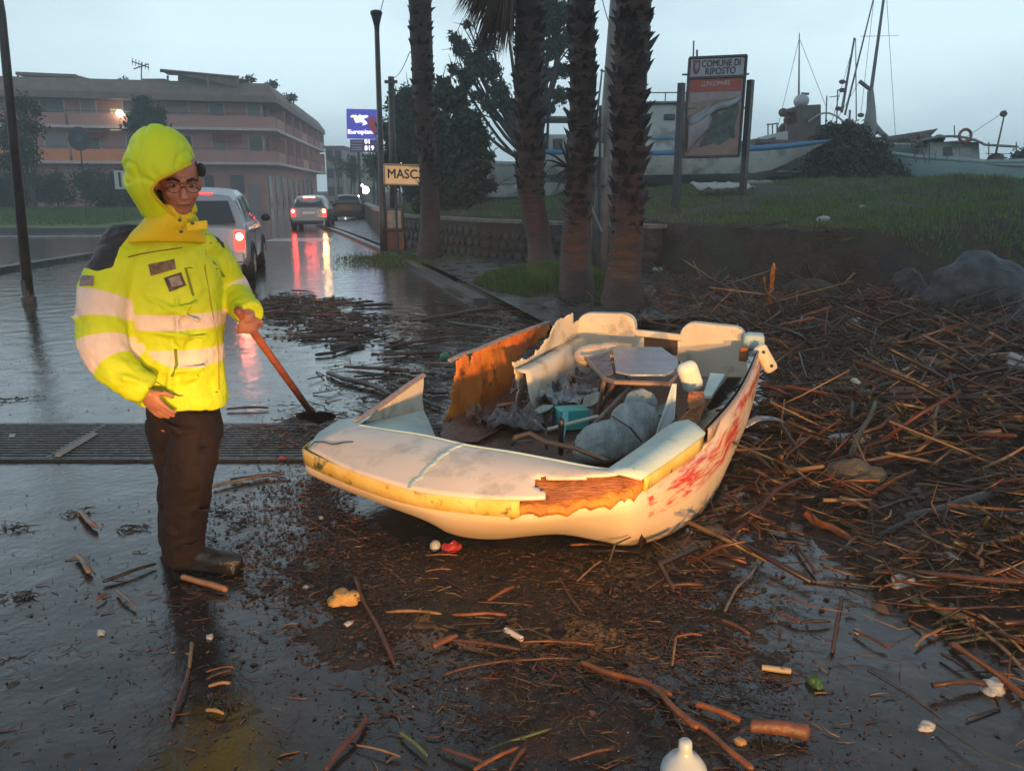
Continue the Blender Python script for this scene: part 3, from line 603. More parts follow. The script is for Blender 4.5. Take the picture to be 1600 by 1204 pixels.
# ---------------------------------------------------------------- palms
M_palm = pbr('palm_trunk', (.022, .012, .010), (.075, .034, .024), scale=3, rough=.45, rough2=.75, bump=1, bscale=9, bdist=.05, stretch=(1, 1, 4))
M_boot = pbr('palm_stubs', (.05, .03, .025), rough=.6, island=[(.008, .007, .008), (.018, .013, .013), (.036, .024, .021), (.014, .012, .013)])
M_dead = pbr('dead_fronds', (.1, .05, .03), rough=.7, island=[(.035, .022, .018), (.085, .050, .035), (.12, .065, .04)])
def palm(label, path, radii, ztop, bare_z, nst, stub=.11, crown_z=None):
    base = path[0]; e_ = empty('palm_tree', Vector((base.x, base.y, 0)), label, 'palm tree', 'palm trees on the pavement edge')
    up = (path[-1]-path[-2]).normalized(); path = path + [path[-1] + up*((ztop-path[-1].z)/up.z)]; radii = radii + [radii[-1]*.9]
    sp_ = spline(path, 9); k = len(path)-1; rs = []
    for i in range(len(sp_)):
        t = i/9; j = min(int(t), k-1); rs.append(radii[j]+(radii[j+1]-radii[j])*(t-j))
    mb = MB(); nn = 18; vs = []; rows = []
    for i, (p, r) in enumerate(zip(sp_, rs)):
        for sub in range(1):
            rows.append([p + Vector((math.cos(6.2832*j/nn), math.sin(6.2832*j/nn), 0))*r*(1+.10*mnoise.noise(Vector((math.cos(6.28*j/nn)*2, math.sin(6.28*j/nn)*2, p.z*2.5)))) for j in range(nn)])
    mb.grid(rows, closed=True); mb.build('trunk', M_palm, e_, smooth=True)
    # crosshatched stubs of cut leaf stalks
    V = []; Fc = []; zs = bare_z
    tot = ztop - bare_z
    for q in range(nst):
        z = bare_z + tot*(q+random.random())/nst; a = q*2.399963 + random.uniform(-.7, .7)
        i = min(range(len(sp_)), key=lambda i: abs(sp_[i].z-z)); i2 = min(i+1, len(sp_)-1); f_ = 0 if sp_[i2].z == sp_[i].z else max(0, min(1, (z-sp_[i].z)/(sp_[i2].z-sp_[i].z)))
        c = sp_[i].lerp(sp_[i2], f_); r = rs[i]*.93
        d = Vector((math.cos(a), math.sin(a), 0)); t_ = Vector((-d.y, d.x, 0)); fade = min(1, (z-bare_z)/.5+.25); l = stub*random.choice((.7, 1, 1.3, 1.6, 2.1))*random.uniform(.8, 1.2)*fade
        wv = random.uniform(.03, .06)*1.1; outw = random.uniform(.45, 1.0)
        b0 = c + d*r + t_*wv - Vector((0, 0, l*.6)); b1 = c + d*r - t_*wv - Vector((0, 0, l*.6)); b2 = c + d*(r-.03) - Vector((0, 0, 0))+Vector((0, 0, l*.1))
        tip = c + d*(r + l*outw) + Vector((0, 0, l*random.uniform(.3, .9))) + t_*random.uniform(-.3, .3)*l
        tp2 = tip + t_*wv*.5 - d*.01; m0 = c + d*(r+l*.35*outw) + t_*wv - Vector((0, 0, l*.1)); m1 = m0 - t_*wv*2
        kk = len(V); V += [b0, b1, m1, m0, tip, tp2, b2 + t_*wv, b2 - t_*wv]
        Fc += [(kk, kk+1, kk+2, kk+3), (kk+3, kk+2, kk+4, kk+5), (kk+6, kk+3, kk+5, kk+5), (kk+7, kk+4, kk+2, kk+2), (kk+6, kk+5, kk+4, kk+7), (kk, kk+3, kk+6, kk+6), (kk+1, kk+7, kk+2, kk+2)]
    Fc = [tuple(dict.fromkeys(f)) for f in Fc]
    mb = MB(); mb.add(V, Fc); mb.build('leaf_stubs', M_boot, e_, kind='stuff', recalc=False)
    # crown of fan leaves
    top = sp_[-1]; mb = MB()
    for q in range(26):
        a = q*2.4; el = random.uniform(-.3, 1.2); d = Vector((math.cos(a)*math.cos(el), math.sin(a)*math.cos(el), math.sin(el))); hub = top + d*random.uniform(.9, 1.3)
        mb.tube([top, top+d*.5+Vector((0, 0, .1)), hub], [.025, .02, .012], 4); t_ = d.cross(Vector((0, 0, 1))).normalized(); u_ = t_.cross(d)
        for s_ in range(11):
            b_ = (s_-5)*.25; dd = (d*math.cos(b_)+t_*math.sin(b_)).normalized(); e2 = hub + dd*.75 - Vector((0, 0, .15)); n_ = dd.cross(u_).normalized()*.03
            mb.add([hub, hub+dd*.4+n_, e2, hub+dd*.4-n_], [(0, 1, 2, 3)])
    mb.build('crown', M_lf_dark, e_, recalc=False); return e_, top
P1, _ = palm('slender palm trunk standing in front of the lit town sign, leftmost palm', [W(670, 410), D(672, 345, 19.0), D(669, 260, 19.0), D(663, 180, 19.1), D(656, 0, 19.2)], [.30, .23, .205, .24, .25], 9.0, 1.55, 620, .062)
P2, t2 = palm('palm trunk with a hanging skirt of dead fronds, second from the left', [W(850, 445), D(843, 380, 15.1), D(829, 290, 15.1), D(827, 150, 15.1), D(826, 0, 15.15)], [.30, .23, .25, .245, .245], 8.6, 1.45, 760, .070)
P3, _ = palm('palm trunk leaning slightly right in the middle of the front pair', [W(903, 474), D(899, 400, 12.1), D(902, 330, 12.1), D(910, 200, 12.1), D(909, 0, 12.2)], [.27, .23, .19, .185, .18], 8.2, 1.0, 760, .062)
P4, _ = palm('thickest shaggy palm trunk, nearest the wrecked boat', [W(972, 492), D(974, 430, 11.0), D(980, 350, 11.0), D(984, 150, 11.0), D(991, 0, 11.05)], [.30, .25, .215, .215, .22], 8.0, .95, 900, .068)
# skirt of dead fronds on the second palm
mb = MB(); rnd = random.Random(4)
for q in range(150):
    s0 = Vector((D(815, -40, 15.1).x, 15.1, 5.55)) + Vector((rnd.uniform(-.2, .1), rnd.uniform(-.25, .25), rnd.uniform(-.1, .5)))
    e_ = D(rnd.triangular(700, 805, 782), 0, 15.1 + rnd.uniform(-.5, .5)); e_.z = D(780, rnd.uniform(5, 85) if e_.x > D(735, 0, 15.1).x else rnd.uniform(-20, 30), 15.1).z
    m_ = s0.lerp(e_, .45) + Vector((0, 0, rnd.uniform(.1, .35)))
    for k in range(5):
        t_ = Vector((rnd.uniform(-.12, .12), rnd.uniform(-.12, .12), rnd.uniform(-.25, .1))); ee = e_ + t_; sd_ = Vector((.02, .015, 0))
        mb.add([s0, m_ - sd_, ee, m_ + sd_], [(0, 1, 2, 3)])
mb.build('dead_fronds', M_dead, P2, recalc=False)
# spiky sucker leaves and a broken stalk on the middle trunk
mb = MB(); c = D(890, 262, 11.95)
for ex, ey in ((852, 238), (858, 262), (862, 285), (873, 222), (868, 300), (846, 250), (880, 215)):
    e_ = D(ex, ey, 11.8); mb.tube([c, c.lerp(e_, .6)+Vector((0, 0, .03)), e_], [.02, .016, .004], 5)
mb.build('spiky_stalks', M_boot, P3)

# ---------------------------------------------------------------- poles, lamp posts, signs
M_pole = pbr('dark_pole', (.035, .028, .026), (.07, .055, .048), scale=5, rough=.35, bump=.3)
M_conc = pbr('weathered_pole', (.16, .15, .14), (.24, .22, .20), scale=4, rough=.5, bump=.3)
M_black = pbr('black', (.012, .012, .013), rough=.5)
e_ = empty('leaning_pole', W(45, 472), 'dark leaning post at the left edge, standing at the kerb island', 'pole')
m_ = MB(); m_.tube([W(46, 474), D(2, 20, 11.6), D(-12, -60, 11.6)], [.075, .055, .05], 10); m_.build('shaft', M_pole, e_, smooth=True)
m_ = MB(); p = W(46, 474); m_.lathe(p, [(.10, 0), (.10, .10), (.08, .12), (.078, .35)], 12); m_.build('foot', M_pole, e_)
b = W(600, 396); e_ = empty('street_lamp', b, 'tall slim lamp post with a flared top, left of the lit town sign', 'street lamp')
m_ = MB(); m_.lathe(b, [(.13, 0), (.13, .25), (.09, .3), (.085, .9), (.065, 1.0), (.055, 5.7)], 12); tp = D(588, 22, b.y)
m_ = MB(); m_.tube([b, b+Vector((0, 0, .9)), b.lerp(tp, .2)+Vector((0, 0, .02)), tp], [.105, .095, .085, .06], 12); m_.build('shaft', M_pole, e_, smooth=True)
m_ = MB(); m_.lathe(tp - Vector((0, 0, .42)), [(.06, 0), (.07, .15), (.13, .38), (.15, .42), (.15, .47), (.10, .50)], 14); m_.build('flared_head', M_black, e_, smooth=False)
b = Vector((D(613, 300, 30).x, 30, .4)); e_ = empty('wooden_pole', b, 'plain wooden utility pole right of the lamp post, before the dark tree', 'pole')
m_ = MB(); m_.tube([b, D(611, 120, 30)], [.14, .11], 8); m_.build('shaft', M_pole, e_, smooth=True)
m_ = MB(); c = D(611, 128, 29.85); m_.box(c, (.45, .1, .1)); m_.box(c-Vector((0, 0, .35)), (.3, .1, .08)); m_.build('crossarm', M_pole, e_)
# pale concrete pole behind the thick palm, with boxes and notices
b = Vector((D(934, 415, 15.6).x, 15.6, .08)); e_ = empty('concrete_pole', b, 'pale concrete utility pole half hidden behind the thickest palm', 'pole')
m_ = MB(); m_.tube([b, D(946, 250, 15.6), D(966, -30, 15.6)], [.17, .15, .12], 12); m_.build('shaft', M_conc, e_, smooth=True)
m_ = MB(); m_.box(D(930, 268, 15.35), (.42, .18, .52)); m_.build('junction_box', M_conc, e_, bevel=.02)
m_ = MB(); m_.box(D(927, 210, 15.3), (.30, .03, .62)); m_.build('notice_board', pbr('old_board', (.28, .26, .20), (.34, .32, .26), scale=8), e_)
m_ = MB(); m_.box(D(935, 235, 15.2), (.18, .025, .24)); m_.build('paper_notice', pbr('wet_paper', (.45, .43, .42), rough=.5), e_)
for px_ in (925, 936):
    m_ = MB(); m_.tube([Vector((D(px_, 400, 15.2).x, 15.2, .08)), D(px_+2, 165, 15.2)], .028, 6); m_.build('conduit', M_pole, e_)
m_ = MB(); m_.tube([D(918, 310, 15.1), D(940, 362, 15.1)], .025, 6); m_.build('brace', M_conc, e_)
# cables
for nm, a, b, sag in (('to the wooden pole', D(640, 82, 24), D(611, 122, 30), .2), ('above the boats', D(940, -5, 22), D(963, 60, 15.6), .1), ('over the lamp post', D(601, -10, 24), D(592, 24, 21.6), .05)):
    m_ = MB(); q = [a.lerp(b, t/6) - Vector((0, 0, sag*math.sin(math.pi*t/6))) for t in range(7)]; m_.tube(q, .012, 4)
    o = m_.build('cable', M_black); tag(o, 'thin overhead cable running ' + nm, 'cable')
# town sign
M_signy = pbr('sign_cream', (.62, .44, .26), (.50, .33, .18), scale=3, rough=.45, emis=(1, .52, .20), estr=.34)
Ys = 20.4; e_ = empty('town_sign', Vector((D(640, 300, Ys).x, Ys, .08)), 'lit cream town name sign reading MASCALI, partly behind the leftmost palm', 'sign')
a, b, c, d = D(601, 288, Ys), D(681, 290, Ys+.2), D(681, 259, Ys+.2), D(600, 257, Ys)
m_ = MB(); m_.plate([a, b, c, d], .05, (0, 1, 0)); m_.build('panel', M_signy, e_)
m_ = MB()
for p, q in ((a, b), (b, c), (c, d), (d, a)): m_.tube([p-Vector((0, .02, 0)), q-Vector((0, .02, 0))], .022, 4)
m_.build('border', pbr('sign_rim', (.5, .33, .22), rough=.4), e_)
ux = (b-a).normalized(); uz = (d-a).normalized()
text('lettering', 'MASC', lambda u, v: a + ux*(u+.09) + uz*(v+.155) - Vector((0, .006, 0)), M_black, e_, height=.215, bold=.022, width=.72)
text('lettering', 'ALI', lambda u, v: a + ux*(u+.88) + uz*(v+.155) - Vector((0, .006, 0)), M_black, e_, height=.215, bold=.022, width=.36)
text('small_lettering', 'Comune di', lambda u, v: a + ux*(u+.60) + uz*(v+.42) - Vector((0, .006, 0)), M_black, e_, height=.045, bold=.01)
m_ = MB(); m_.box(a + ux*.8 + uz*.10 - Vector((0, .004, 0)), (1.1, .004, .012)); m_.build('underline', M_black, e_)
for px_ in (618, 672):
    m_ = MB(); p = D(px_, 290, Ys+.08); m_.tube([Vector((p.x, p.y, .08)), p], .03, 8); m_.build('post', M_pole, e_)
# small bright lamp above the sign
p = D(623, 252, 44); e_ = empty('street_lamp', Vector((p.x, p.y, .6)), 'lit globe lamp showing just above the lit town sign', 'street lamp')
m_ = MB(); m_.ell(p, (.22, .22, .26), 10, 8); m_.build('globe', M_glow, e_); m_ = MB(); m_.tube([Vector((p.x, p.y, .6)), p-Vector((0, 0, .2))], .05, 6); m_.build('post', M_pole, e_)
for i, (px_, py_, Y_, r_, h_) in enumerate(((571, 297, 92, .40, 'largest bright lamp glowing at the end of the street'), (561, 308, 98, .22, 'small bright lamp low beside the largest street light'), (566, 290, 88, .14, 'faint lamp just above the largest street light'), (538, 314, 80, .10, 'tiny lamp over the dark parked car'))):
    p = D(px_, py_, Y_); e_ = empty('street_lamp', Vector((p.x, p.y, 0)), h_, 'street lamp', 'distant lit street lamps')
    m_ = MB(); m_.ell(p, (r_, r_, r_), 10, 8); m_.build('globe', M_glow, e_); m_ = MB(); m_.tube([Vector((p.x, p.y, 0)), p], .06, 6); m_.build('post', M_pole, e_)
for i, px_ in enumerate((529, 546, 553, 583)):
    Y_ = (95, 70, 85, 60)[i]; p = D(px_, 300, Y_); e_ = empty('bare_street_tree', Vector((p.x, p.y, 0)), ('thin bare street tree before the grey flat roofed house', 'thin bare street tree behind the dark parked car', 'thin bare street tree left of the largest street light', 'thin leafy street tree just left of the lamp post')[i], 'tree', 'thin trees along the street')
    cl = [D(px_ + random.uniform(-8, 8), 262 + random.uniform(-14, 18), Y_) for _ in range(5)]; limbs((p.x, p.y, 0), cl, .09, e_); leaves('crown', cl, [.7]*5, 500 if i < 3 else 1500, .12, M_lf_hedge, e_, .9, .1)
# cabinet with notice
b = W(617, 395); e_ = empty('utility_cabinet', b, 'brown utility cabinet with a white notice beside the lamp post', 'cabinet')
m_ = MB(); m_.box(b+Vector((0, .25, .28)), (.50, .4, .56)); m_.build('plinth', pbr('brown_cabinet', (.15, .055, .035), (.09, .04, .03), scale=6, rough=.45), e_, bevel=.02)
m_ = MB(); m_.box(b+Vector((0, .25, .86)), (.46, .34, .58)); m_.build('door', pbr('brown_door', (.10, .06, .05), rough=.5), e_, bevel=.02)
m_ = MB(); m_.box(b+Vector((0, .065, .88)), (.36, .02, .46)); m_.build('notice', pbr('notice_paper', (.42, .36, .33), (.3, .26, .24), scale=9), e_)
# fuel price pylon
Yp = 64; M_blue = pbr('blue_panel', (.05, .05, .35), emis=(.10, .10, .62), estr=.50); M_wtxt = pbr('white_lit', (.9, .9, .9), emis=(1, .86, 1), estr=1.5)
pa, pb, pc, pd_ = D(542, 216, Yp), D(588, 217, Yp), D(588, 171, Yp), D(541, 170, Yp)
e_ = empty('price_pylon', Vector((pa.x+1.5, Yp, 0)), 'tall blue lit filling station pylon with price boards', 'sign')
m_ = MB(); m_.plate([pa, pb, pc, pd_], .4, (0, 1, 0)); m_.build('blue_panel', M_blue, e_, bevel=.02)
qa, qb, qc, qd = D(547, 237, Yp), D(592, 238, Yp), D(592, 218, Yp), D(547, 218, Yp)
m_ = MB(); m_.plate([qa, qb, qc, qd], .35, (0, 1, 0)); m_.build('price_panel', pbr('price_dark', (.03, .03, .05), emis=(.05, .03, .09), estr=.6), e_)
def pm(px0, py0, k=Yp/1250): return lambda u, v: D(px0, py0, Yp-.03) + Vector((u, 0, v))
text('name_lettering', 'Europiana', pm(544, 209), M_wtxt, e_, height=.30, bold=.03, width=2.1)
text('price_digits', '01', pm(570, 224.5), M_wtxt, e_, height=.32, bold=.03); text('price_digits', '819', pm(570, 235), M_wtxt, e_, height=.34, bold=.03)
m_ = MB()
for x0_, x1_, yy in ((550, 566, 222), (549, 566, 226.5), (550, 566, 231), (549, 566, 234)):
    a_, b_ = D(x0_, yy, Yp-.02), D(x1_, yy, Yp-.02); m_.add([a_, b_, b_+Vector((0, 0, .04)), a_+Vector((0, 0, .04))], [(0, 1, 2, 3)])
m_.build('fuel_names', pbr('dim_text', (.3, .3, .4), emis=(.3, .3, .45), estr=.4), e_)
def blob(pts, Yb, mat, nm, par, th=.05):
    m_ = MB(); m_.plate([D(x, y, Yb) for x, y in pts], th, (0, 1, 0)); return m_.build(nm, mat, par)
blob([(547, 183), (550, 180), (556, 180), (559, 182), (562, 179), (566, 181), (572, 180), (577, 182), (572, 184), (567, 186), (572, 190), (574, 193), (570, 195), (566, 196), (568, 192), (563, 191), (556, 192), (554, 188), (553, 184)], Yp-.06, M_wtxt, 'leaping_emblem', e_)
blob([(548, 182), (552, 181), (558, 184), (557, 187), (553, 185)], Yp-.12, pbr('emblem_yellow', (.8, .6, .1), emis=(1, .75, .2), estr=1.1), 'emblem_yellow', e_)
blob([(575, 181), (588, 184), (588, 214), (581, 206), (574, 196), (577, 190)], Yp-.10, pbr('emblem_red', (.2, .02, .04), emis=(.35, .05, .10), estr=.4), 'emblem_red', e_)
for px_ in (560, 588):
    m_ = MB(); p = D(px_, 238, Yp+.15); m_.tube([Vector((p.x, p.y, 0)), p], .10, 8); m_.build('post', M_pole, e_)
# round road sign seen from behind, white plate
b = Vector((D(135, 340, 40).x, 40, .15)); e_ = empty('round_road_sign', b, 'round road sign seen from its dark back, on a thin post in the verge', 'sign')
c = D(125, 217, 40); m_ = MB(); m_.tube([b, c+Vector((0, 0, .3))], .035, 6); m_.build('post', M_pole, e_)
m_ = MB(); m_.tube([c-Vector((0, .05, 0)), c-Vector((0, .08, 0))], .55, 28); m_.build('disc', pbr('sign_back', (.05, .05, .055), rough=.4), e_)
m_ = MB(); m_.tube([c-Vector((0, .09, 0)), c-Vector((0, .075, 0))], [.2, .2], 4); m_.build('bracket', M_metal, e_)
c = D(187, 281, 42); e_ = empty('arrow_sign', Vector((c.x, 42, .1)), 'small white plate with a black bar beside the yellow hood', 'sign')
m_ = MB(); m_.box(c, (.52, .03, .92)); m_.build('plate', pbr('white_plate', (.55, .52, .48), rough=.5), e_); m_ = MB(); m_.box(c+Vector((.02, -.02, 0)), (.12, .02, .72)); m_.build('black_bar', M_black, e_)
m_ = MB(); m_.tube([Vector((c.x, 42.05, .1)), Vector((c.x, 42.05, c.z+.4))], .03, 6); m_.build('post', M_pole, e_)
# municipal sign on the bank
Yq = 19.6; M_frame = pbr('sign_frame', (.030, .026, .030), (.05, .045, .05), scale=8, rough=.4)
pts = dict(bl=D(1067, 246, Yq), br=D(1154, 244, Yq+.45), tr=D(1166, 87, Yq+.45), tl=D(1077, 91, Yq))
e_ = empty('municipal_sign', Vector((D(1110, 300, Yq).x, Yq+.2, bank_h(6.3, 19.8).item()-.05)), 'tall notice board reading COMUNE DI RIPOSTO with a peeling poster', 'sign')
def pan(u, v, off=0.0):  # u 0..1, v 0..1 from the bottom
    a_ = pts['bl'].lerp(pts['br'], u); b_ = pts['tl'].lerp(pts['tr'], u); p_ = a_.lerp(b_, v); return p_ - Vector((-.3, 1, 0)).normalized()*off
nrm = Vector((.3, -1, 0)).normalized()
def pplate(uv, off, th, nm, mat): m_ = MB(); m_.plate([pan(u, v, off) for u, v in uv], th, Vector((-.3, 1, 0)).normalized()); return m_.build(nm, mat, e_)
pplate([(0, 0), (1, 0), (1, 1), (0, 1)], .0, .05, 'board', pbr('bare_board', (.24, .17, .15), (.33, .24, .21), scale=3, rough=.6))
for a_, b_ in (((0, 0), (1, 0)), ((1, 0), (1, 1)), ((1, 1), (0, 1)), ((0, 1), (0, 0)), ((0, .80), (1, .80))):
    m_ = MB(); m_.tube([pan(*a_, .02), pan(*b_, .02)], .032, 6); m_.build('frame_bar', M_frame, e_)
pplate([(.03, .815), (.97, .815), (.97, .985), (.03, .985)], .012, .008, 'header', pbr('header_white', (.42, .40, .42), (.36, .35, .38), scale=4))
pplate([(.05, .665), (.95, .665), (.95, .785), (.05, .785)], .012, .008, 'red_band', pbr('faded_red', (.42, .085, .06), (.36, .07, .055), scale=3))
pplate([(.05, .55), (.95, .60), (.95, .655), (.05, .655)], .010, .006, 'faded_poster', pbr('pinkish_paper', (.36, .28, .28), (.30, .23, .23), scale=4))
pplate([(.02, .02), (.98, .02), (.98, .64), (.90, .64), (.02, .42)], .008, .006, 'torn_backing', pbr('torn_backing', (.30, .20, .17), (.22, .15, .13), scale=5))
# curled loose sheet hanging off the poster
rows = []
for i in range(9):
    t_ = i/8; rows.append([pan(.03 + .37*t_ - .0*t_, .40+.14*t_ - k/6*(.36 - .1*t_), .03+.09*math.sin(k/6*2.4)*(1-t_*.3)) for k in range(7)])
m_ = MB(); m_.grid(rows); m_.build('loose_sheet', pbr('loose_sheet', (.22, .19, .21), (.30, .27, .29), scale=3, rough=.5), e_, smooth=True, solid=.004)
rows = []
for i in range(9):
    t_ = i/8; rows.append([pan(.03 + .90*t_, .40+.23*t_ - .02*math.sin(t_*9) - k/5*.11*(1-.35*t_), .045+.05*math.sin(k/5*3)) for k in range(6)])
m_ = MB(); m_.grid(rows); m_.build('rolled_flap', pbr('rolled_flap', (.28, .31, .33), (.16, .17, .19), scale=4, rough=.4), e_, smooth=True, solid=.004)
m_ = MB(); edge = [(.45, .50), (.62, .42), (.90, .60), (.93, .45), (.88, .30), (.90, .18), (.80, .20), (.72, .15), (.62, .12), (.52, .14), (.42, .12), (.34, .11), (.26, .10), (.36, .22), (.48, .36)]
m_.plate([pan(u, v, .02) for u, v in edge], .006, Vector((-.3, 1, 0)).normalized()); m_.build('dark_picture', pbr('mouldy_picture', (.03, .045, .04), (.09, .11, .10), scale=7, rough=.5), e_)
tx = (pts['tr']-pts['tl']).normalized(); tz = (pts['tl']-pts['bl']).normalized()
M_ltr = pbr('sign_lettering', (.03, .03, .05), rough=.5)
text('lettering', 'COMUNE DI', lambda u, v: pan(.22, .905, .022) + tx*u + tz*v, M_ltr, e_, height=.145, bold=.016, width=1.02)
text('lettering', 'RIPOSTO', lambda u, v: pan(.29, .828, .022) + tx*u + tz*v, M_ltr, e_, height=.145, bold=.016, width=.80)
text('band_lettering', 'LUNGOMARE', lambda u, v: pan(.24, .715, .022) + tx*u + tz*v, pbr('faint_white', (.6, .5, .48)), e_, height=.10, bold=.006, width=.74)
m_ = MB(); m_.plate([pan(u, v, .024) for u, v in ((.07, .975), (.19, .975), (.19, .88), (.16, .845), (.13, .835), (.10, .845), (.07, .88))], .006, Vector((-.3, 1, 0)).normalized()); m_.build('crest', pbr('crest_red', (.22, .07, .08), (.12, .05, .07), scale=20), e_)
m_ = MB(); m_.plate([pan(u, v, .03) for u, v in ((.10, .95), (.16, .95), (.16, .90), (.13, .87), (.10, .90))], .004, Vector((-.3, 1, 0)).normalized()); m_.build('crest_shield', pbr('crest_pale', (.32, .25, .27)), e_)
for (bx, by, tx_, ty, Y_) in ((1056, 322, 1065, 130, Yq-.1), (1160, 302, 1173, 125, Yq+.55)):
    m_ = MB(); p, q = D(bx, by+4, Y_), D(tx_, ty, Y_); m_.tube([p, q], .095, 4); m_.build('post', M_frame, e_)
for v_ in (.12, .5, .84):
    m_ = MB(); m_.tube([pan(-.10, v_, .0), pan(1.09, v_*.98, .0)-Vector((0, -.08, 0))], .022, 6); m_.build('bracket', M_metal, e_)

# ---------------------------------------------------------------- cars
def car(label, loc, heading, prof, width, paint, wheels, wr=.31, lights=None, name='parked_car', dark=False, lit=1.0):
    """prof: stations from the tail (y=0) forward: (y, belt z, roof z, belt half-width, roof half-width)"""
    e_ = empty(name, Vector((0, 0, 0)), label, 'car', 'cars on the wet street')
    M_gl = pbr('car_glass', (.045, .045, .05), rough=.06, spec=.8); M_ty = pbr('tyre', (.012, .012, .012), rough=.7); M_rim = pbr('rim', (.25, .25, .26), rough=.3, metal=.8)
    M_tl = pbr('lit_tail_lamp', (.5, .02, .01), emis=(1, .045, .03), estr=90); M_tl2 = pbr('tail_lamp', (.35, .01, .01), rough=.2, emis=(1, .03, .02), estr=5); M_un = pbr('unlit_tail_lamp', (.10, .012, .012), rough=.3); M_tl2 = M_un if dark else M_tl2; M_br = pbr('reverse_lamp', (.9, .5, .3), emis=(1, .42, .12), estr=230)
    rows = []
    hwb = width/2
    for y, zb_, zr, wb, wt in prof:
        sill = .24 if 0.3 < y < prof[-1][0]-.3 else .32
        row = [(wb*.90, sill), (wb*.985, sill+.12), (wb*1.0, .55), (wb*.985, zb_*.9), (wb*.955, zb_)]
        if zr > zb_+.06: row += [(wb*.93, zb_+.03), (wt*1.03, zr-.13), (wt*.91, zr-.04), (wt*.5, zr-.005), (0, zr+.01)]
        else: row += [(wb*.92, zb_+.01), (wb*.85, zb_+.02), (wb*.7, zb_+.03), (wb*.4, zb_+.04), (0, zb_+.045)]
        rows.append([Vector((x, y, z)) for x, z in row] + [Vector((-x, y, z)) for x, z in row[-2::-1]])
    b_ = MB(); b_.grid(rows); n = len(rows[0]); b_.f.append(tuple(range(n-1, -1, -1))); b_.mi.append(0); k0 = (len(rows)-1)*n; b_.f.append(tuple(k0+j for j in range(n))); b_.mi.append(0)
    # dark underbody closes the bottom
    b_.build('body', paint, e_, smooth=False, bevel=.02)
    def side_win(i0, i1, sx, pad0=.08, pad1=.08):
        def pt(t, s_):
            k = i0 + t*(i1-i0); a = int(min(k, i1-1)); f_ = k-a
            A = rows[a]; B = rows[a+1]; lo = A[5].lerp(B[5], f_); hi = A[6].lerp(B[6], f_); p = lo.lerp(hi, s_); return Vector((sx*(abs(p.x)+.012), p.y, p.z))
        m_ = MB(); nn = 6; ro = [[pt(pad0+(1-pad0-pad1)*i/nn, .10) for i in range(nn+1)], [pt(pad0+(1-pad0-pad1)*i/nn, .95) for i in range(nn+1)]]
        m_.grid(ro); m_.build('side_window', M_gl, e_, solid=.008)
    # roofed stations
    rf = [i for i, p in enumerate(prof) if p[2] > p[1]+.2]
    i0, i1 = rf[0], rf[-1]; mid = (i0+i1)//2
    for sx in (-1, 1):
        side_win(i0, mid, sx, .12, .05); side_win(mid, i1, sx, .05, .10)
    # rear window lies on the tailgate between the first two stations with a roof
    A, B = rows[i0-1] if i0 > 0 else rows[0], rows[i0]
    def rw(u, s_):
        lo = B[5] if i0 == 0 else A[5]; hi = B[7]; x = (lo.x*.86)*(1-s_)+(hi.x*.93)*s_; y = (lo.y*(1-s_)+hi.y*s_); z = (lo.z+.03)*(1-s_)+(hi.z-.05)*s_
        return Vector((x*u, y-.052, z))
    m_ = MB(); m_.grid([[rw(u/4, .06) for u in range(-4, 5)], [rw(u/4, .5) for u in range(-4, 5)], [rw(u/4, .93) for u in range(-4, 5)]]); m_.build('rear_window', M_gl, e_, solid=.01)
    tb = prof[0]; hw = tb[3]
    m_ = MB(); m_.box((0, -.045, .45), (hw*1.92, .13, .20)); m_.build('bumper', paint if not dark else M_black, e_, bevel=.035)
    m_ = MB(); m_.box((0, -.02, .27), (hw*1.6, .1, .12)); m_.build('bumper_skirt', M_black, e_, bevel=.02)
    m_ = MB(); m_.box((0, -.022, .70), (.52, .012, .11)); m_.build('number_plate', pbr('plate_white', (.6, .58, .55), emis=(1, .7, .5), estr=.12) if not dark else M_un, e_)
    for sx in (-1, 1):
        x = sx*(hw-.10); zb = tb[1]
        lampm = (M_br if (lights == 'right' and sx > 0) else M_tl) if lights else M_tl2
        m_ = MB(); m_.box((x, .0, zb-.17), (.17, .10, .34)); lens = m_.build('tail_light', M_tl2, e_, bevel=.025)
        if lights:
            m_ = MB(); m_.ell((x, -.055, zb-.09 if lights != 'near' else zb-.11), (.062, .03, .062), 12, 8); m_.build('lit_bulb', lampm if lights != 'near' else pbr('lit_bulb_warm', (1, .5, .4), emis=(1, .26, .13), estr=60), e_)
        for wy in wheels:
            m_ = MB(); m_.tube([(sx*(hwb-.21), wy, wr), (sx*(hwb+.005), wy, wr)], wr, 24); wl = m_.build('tyre', M_ty, e_, bevel=.02)
            m_ = MB(); m_.tube([(sx*(hwb-.1), wy, wr), (sx*(hwb+.015), wy, wr)], wr*.62, 18); m_.build('rim', M_rim, e_)
            m_ = MB(); q = []
            for k in range(13): a = math.pi*k/12; q.append(Vector((sx*(hwb-.01), wy+math.cos(a)*(wr+.06), wr+math.sin(a)*(wr+.05))))
            m_.tube(q, .028, 6); m_.build('wheel_arch', M_black, e_)
        m_ = MB(); my = prof[i1][0]+.25; zz = prof[i1][1]; m_.ell((sx*(hwb+.09), my, zz+.08), (.10, .06, .08), 12, 8); m_.build('mirror', M_black, e_)
        m_ = MB(); m_.box((sx*(hwb*.985), prof[mid][0]-.2, zz-.12), (.03, .16, .03)); m_.box((sx*(hwb*.985), prof[mid][0]+.75, zz-.12), (.03, .16, .03)); m_.build('door_handles', M_black, e_)
        m_ = MB(); yy = prof[mid][0]; m_.box((sx*(hwb*.992), yy, .62), (.012, .012, .62)); m_.build('door_seam', M_black, e_)
    m_ = MB(); m_.tube([(.1, .0, prof[i0][1]+.08), (-.35, -.02, prof[i0][1]+.14)], .01, 4); m_.build('rear_wiper', M_black, e_)
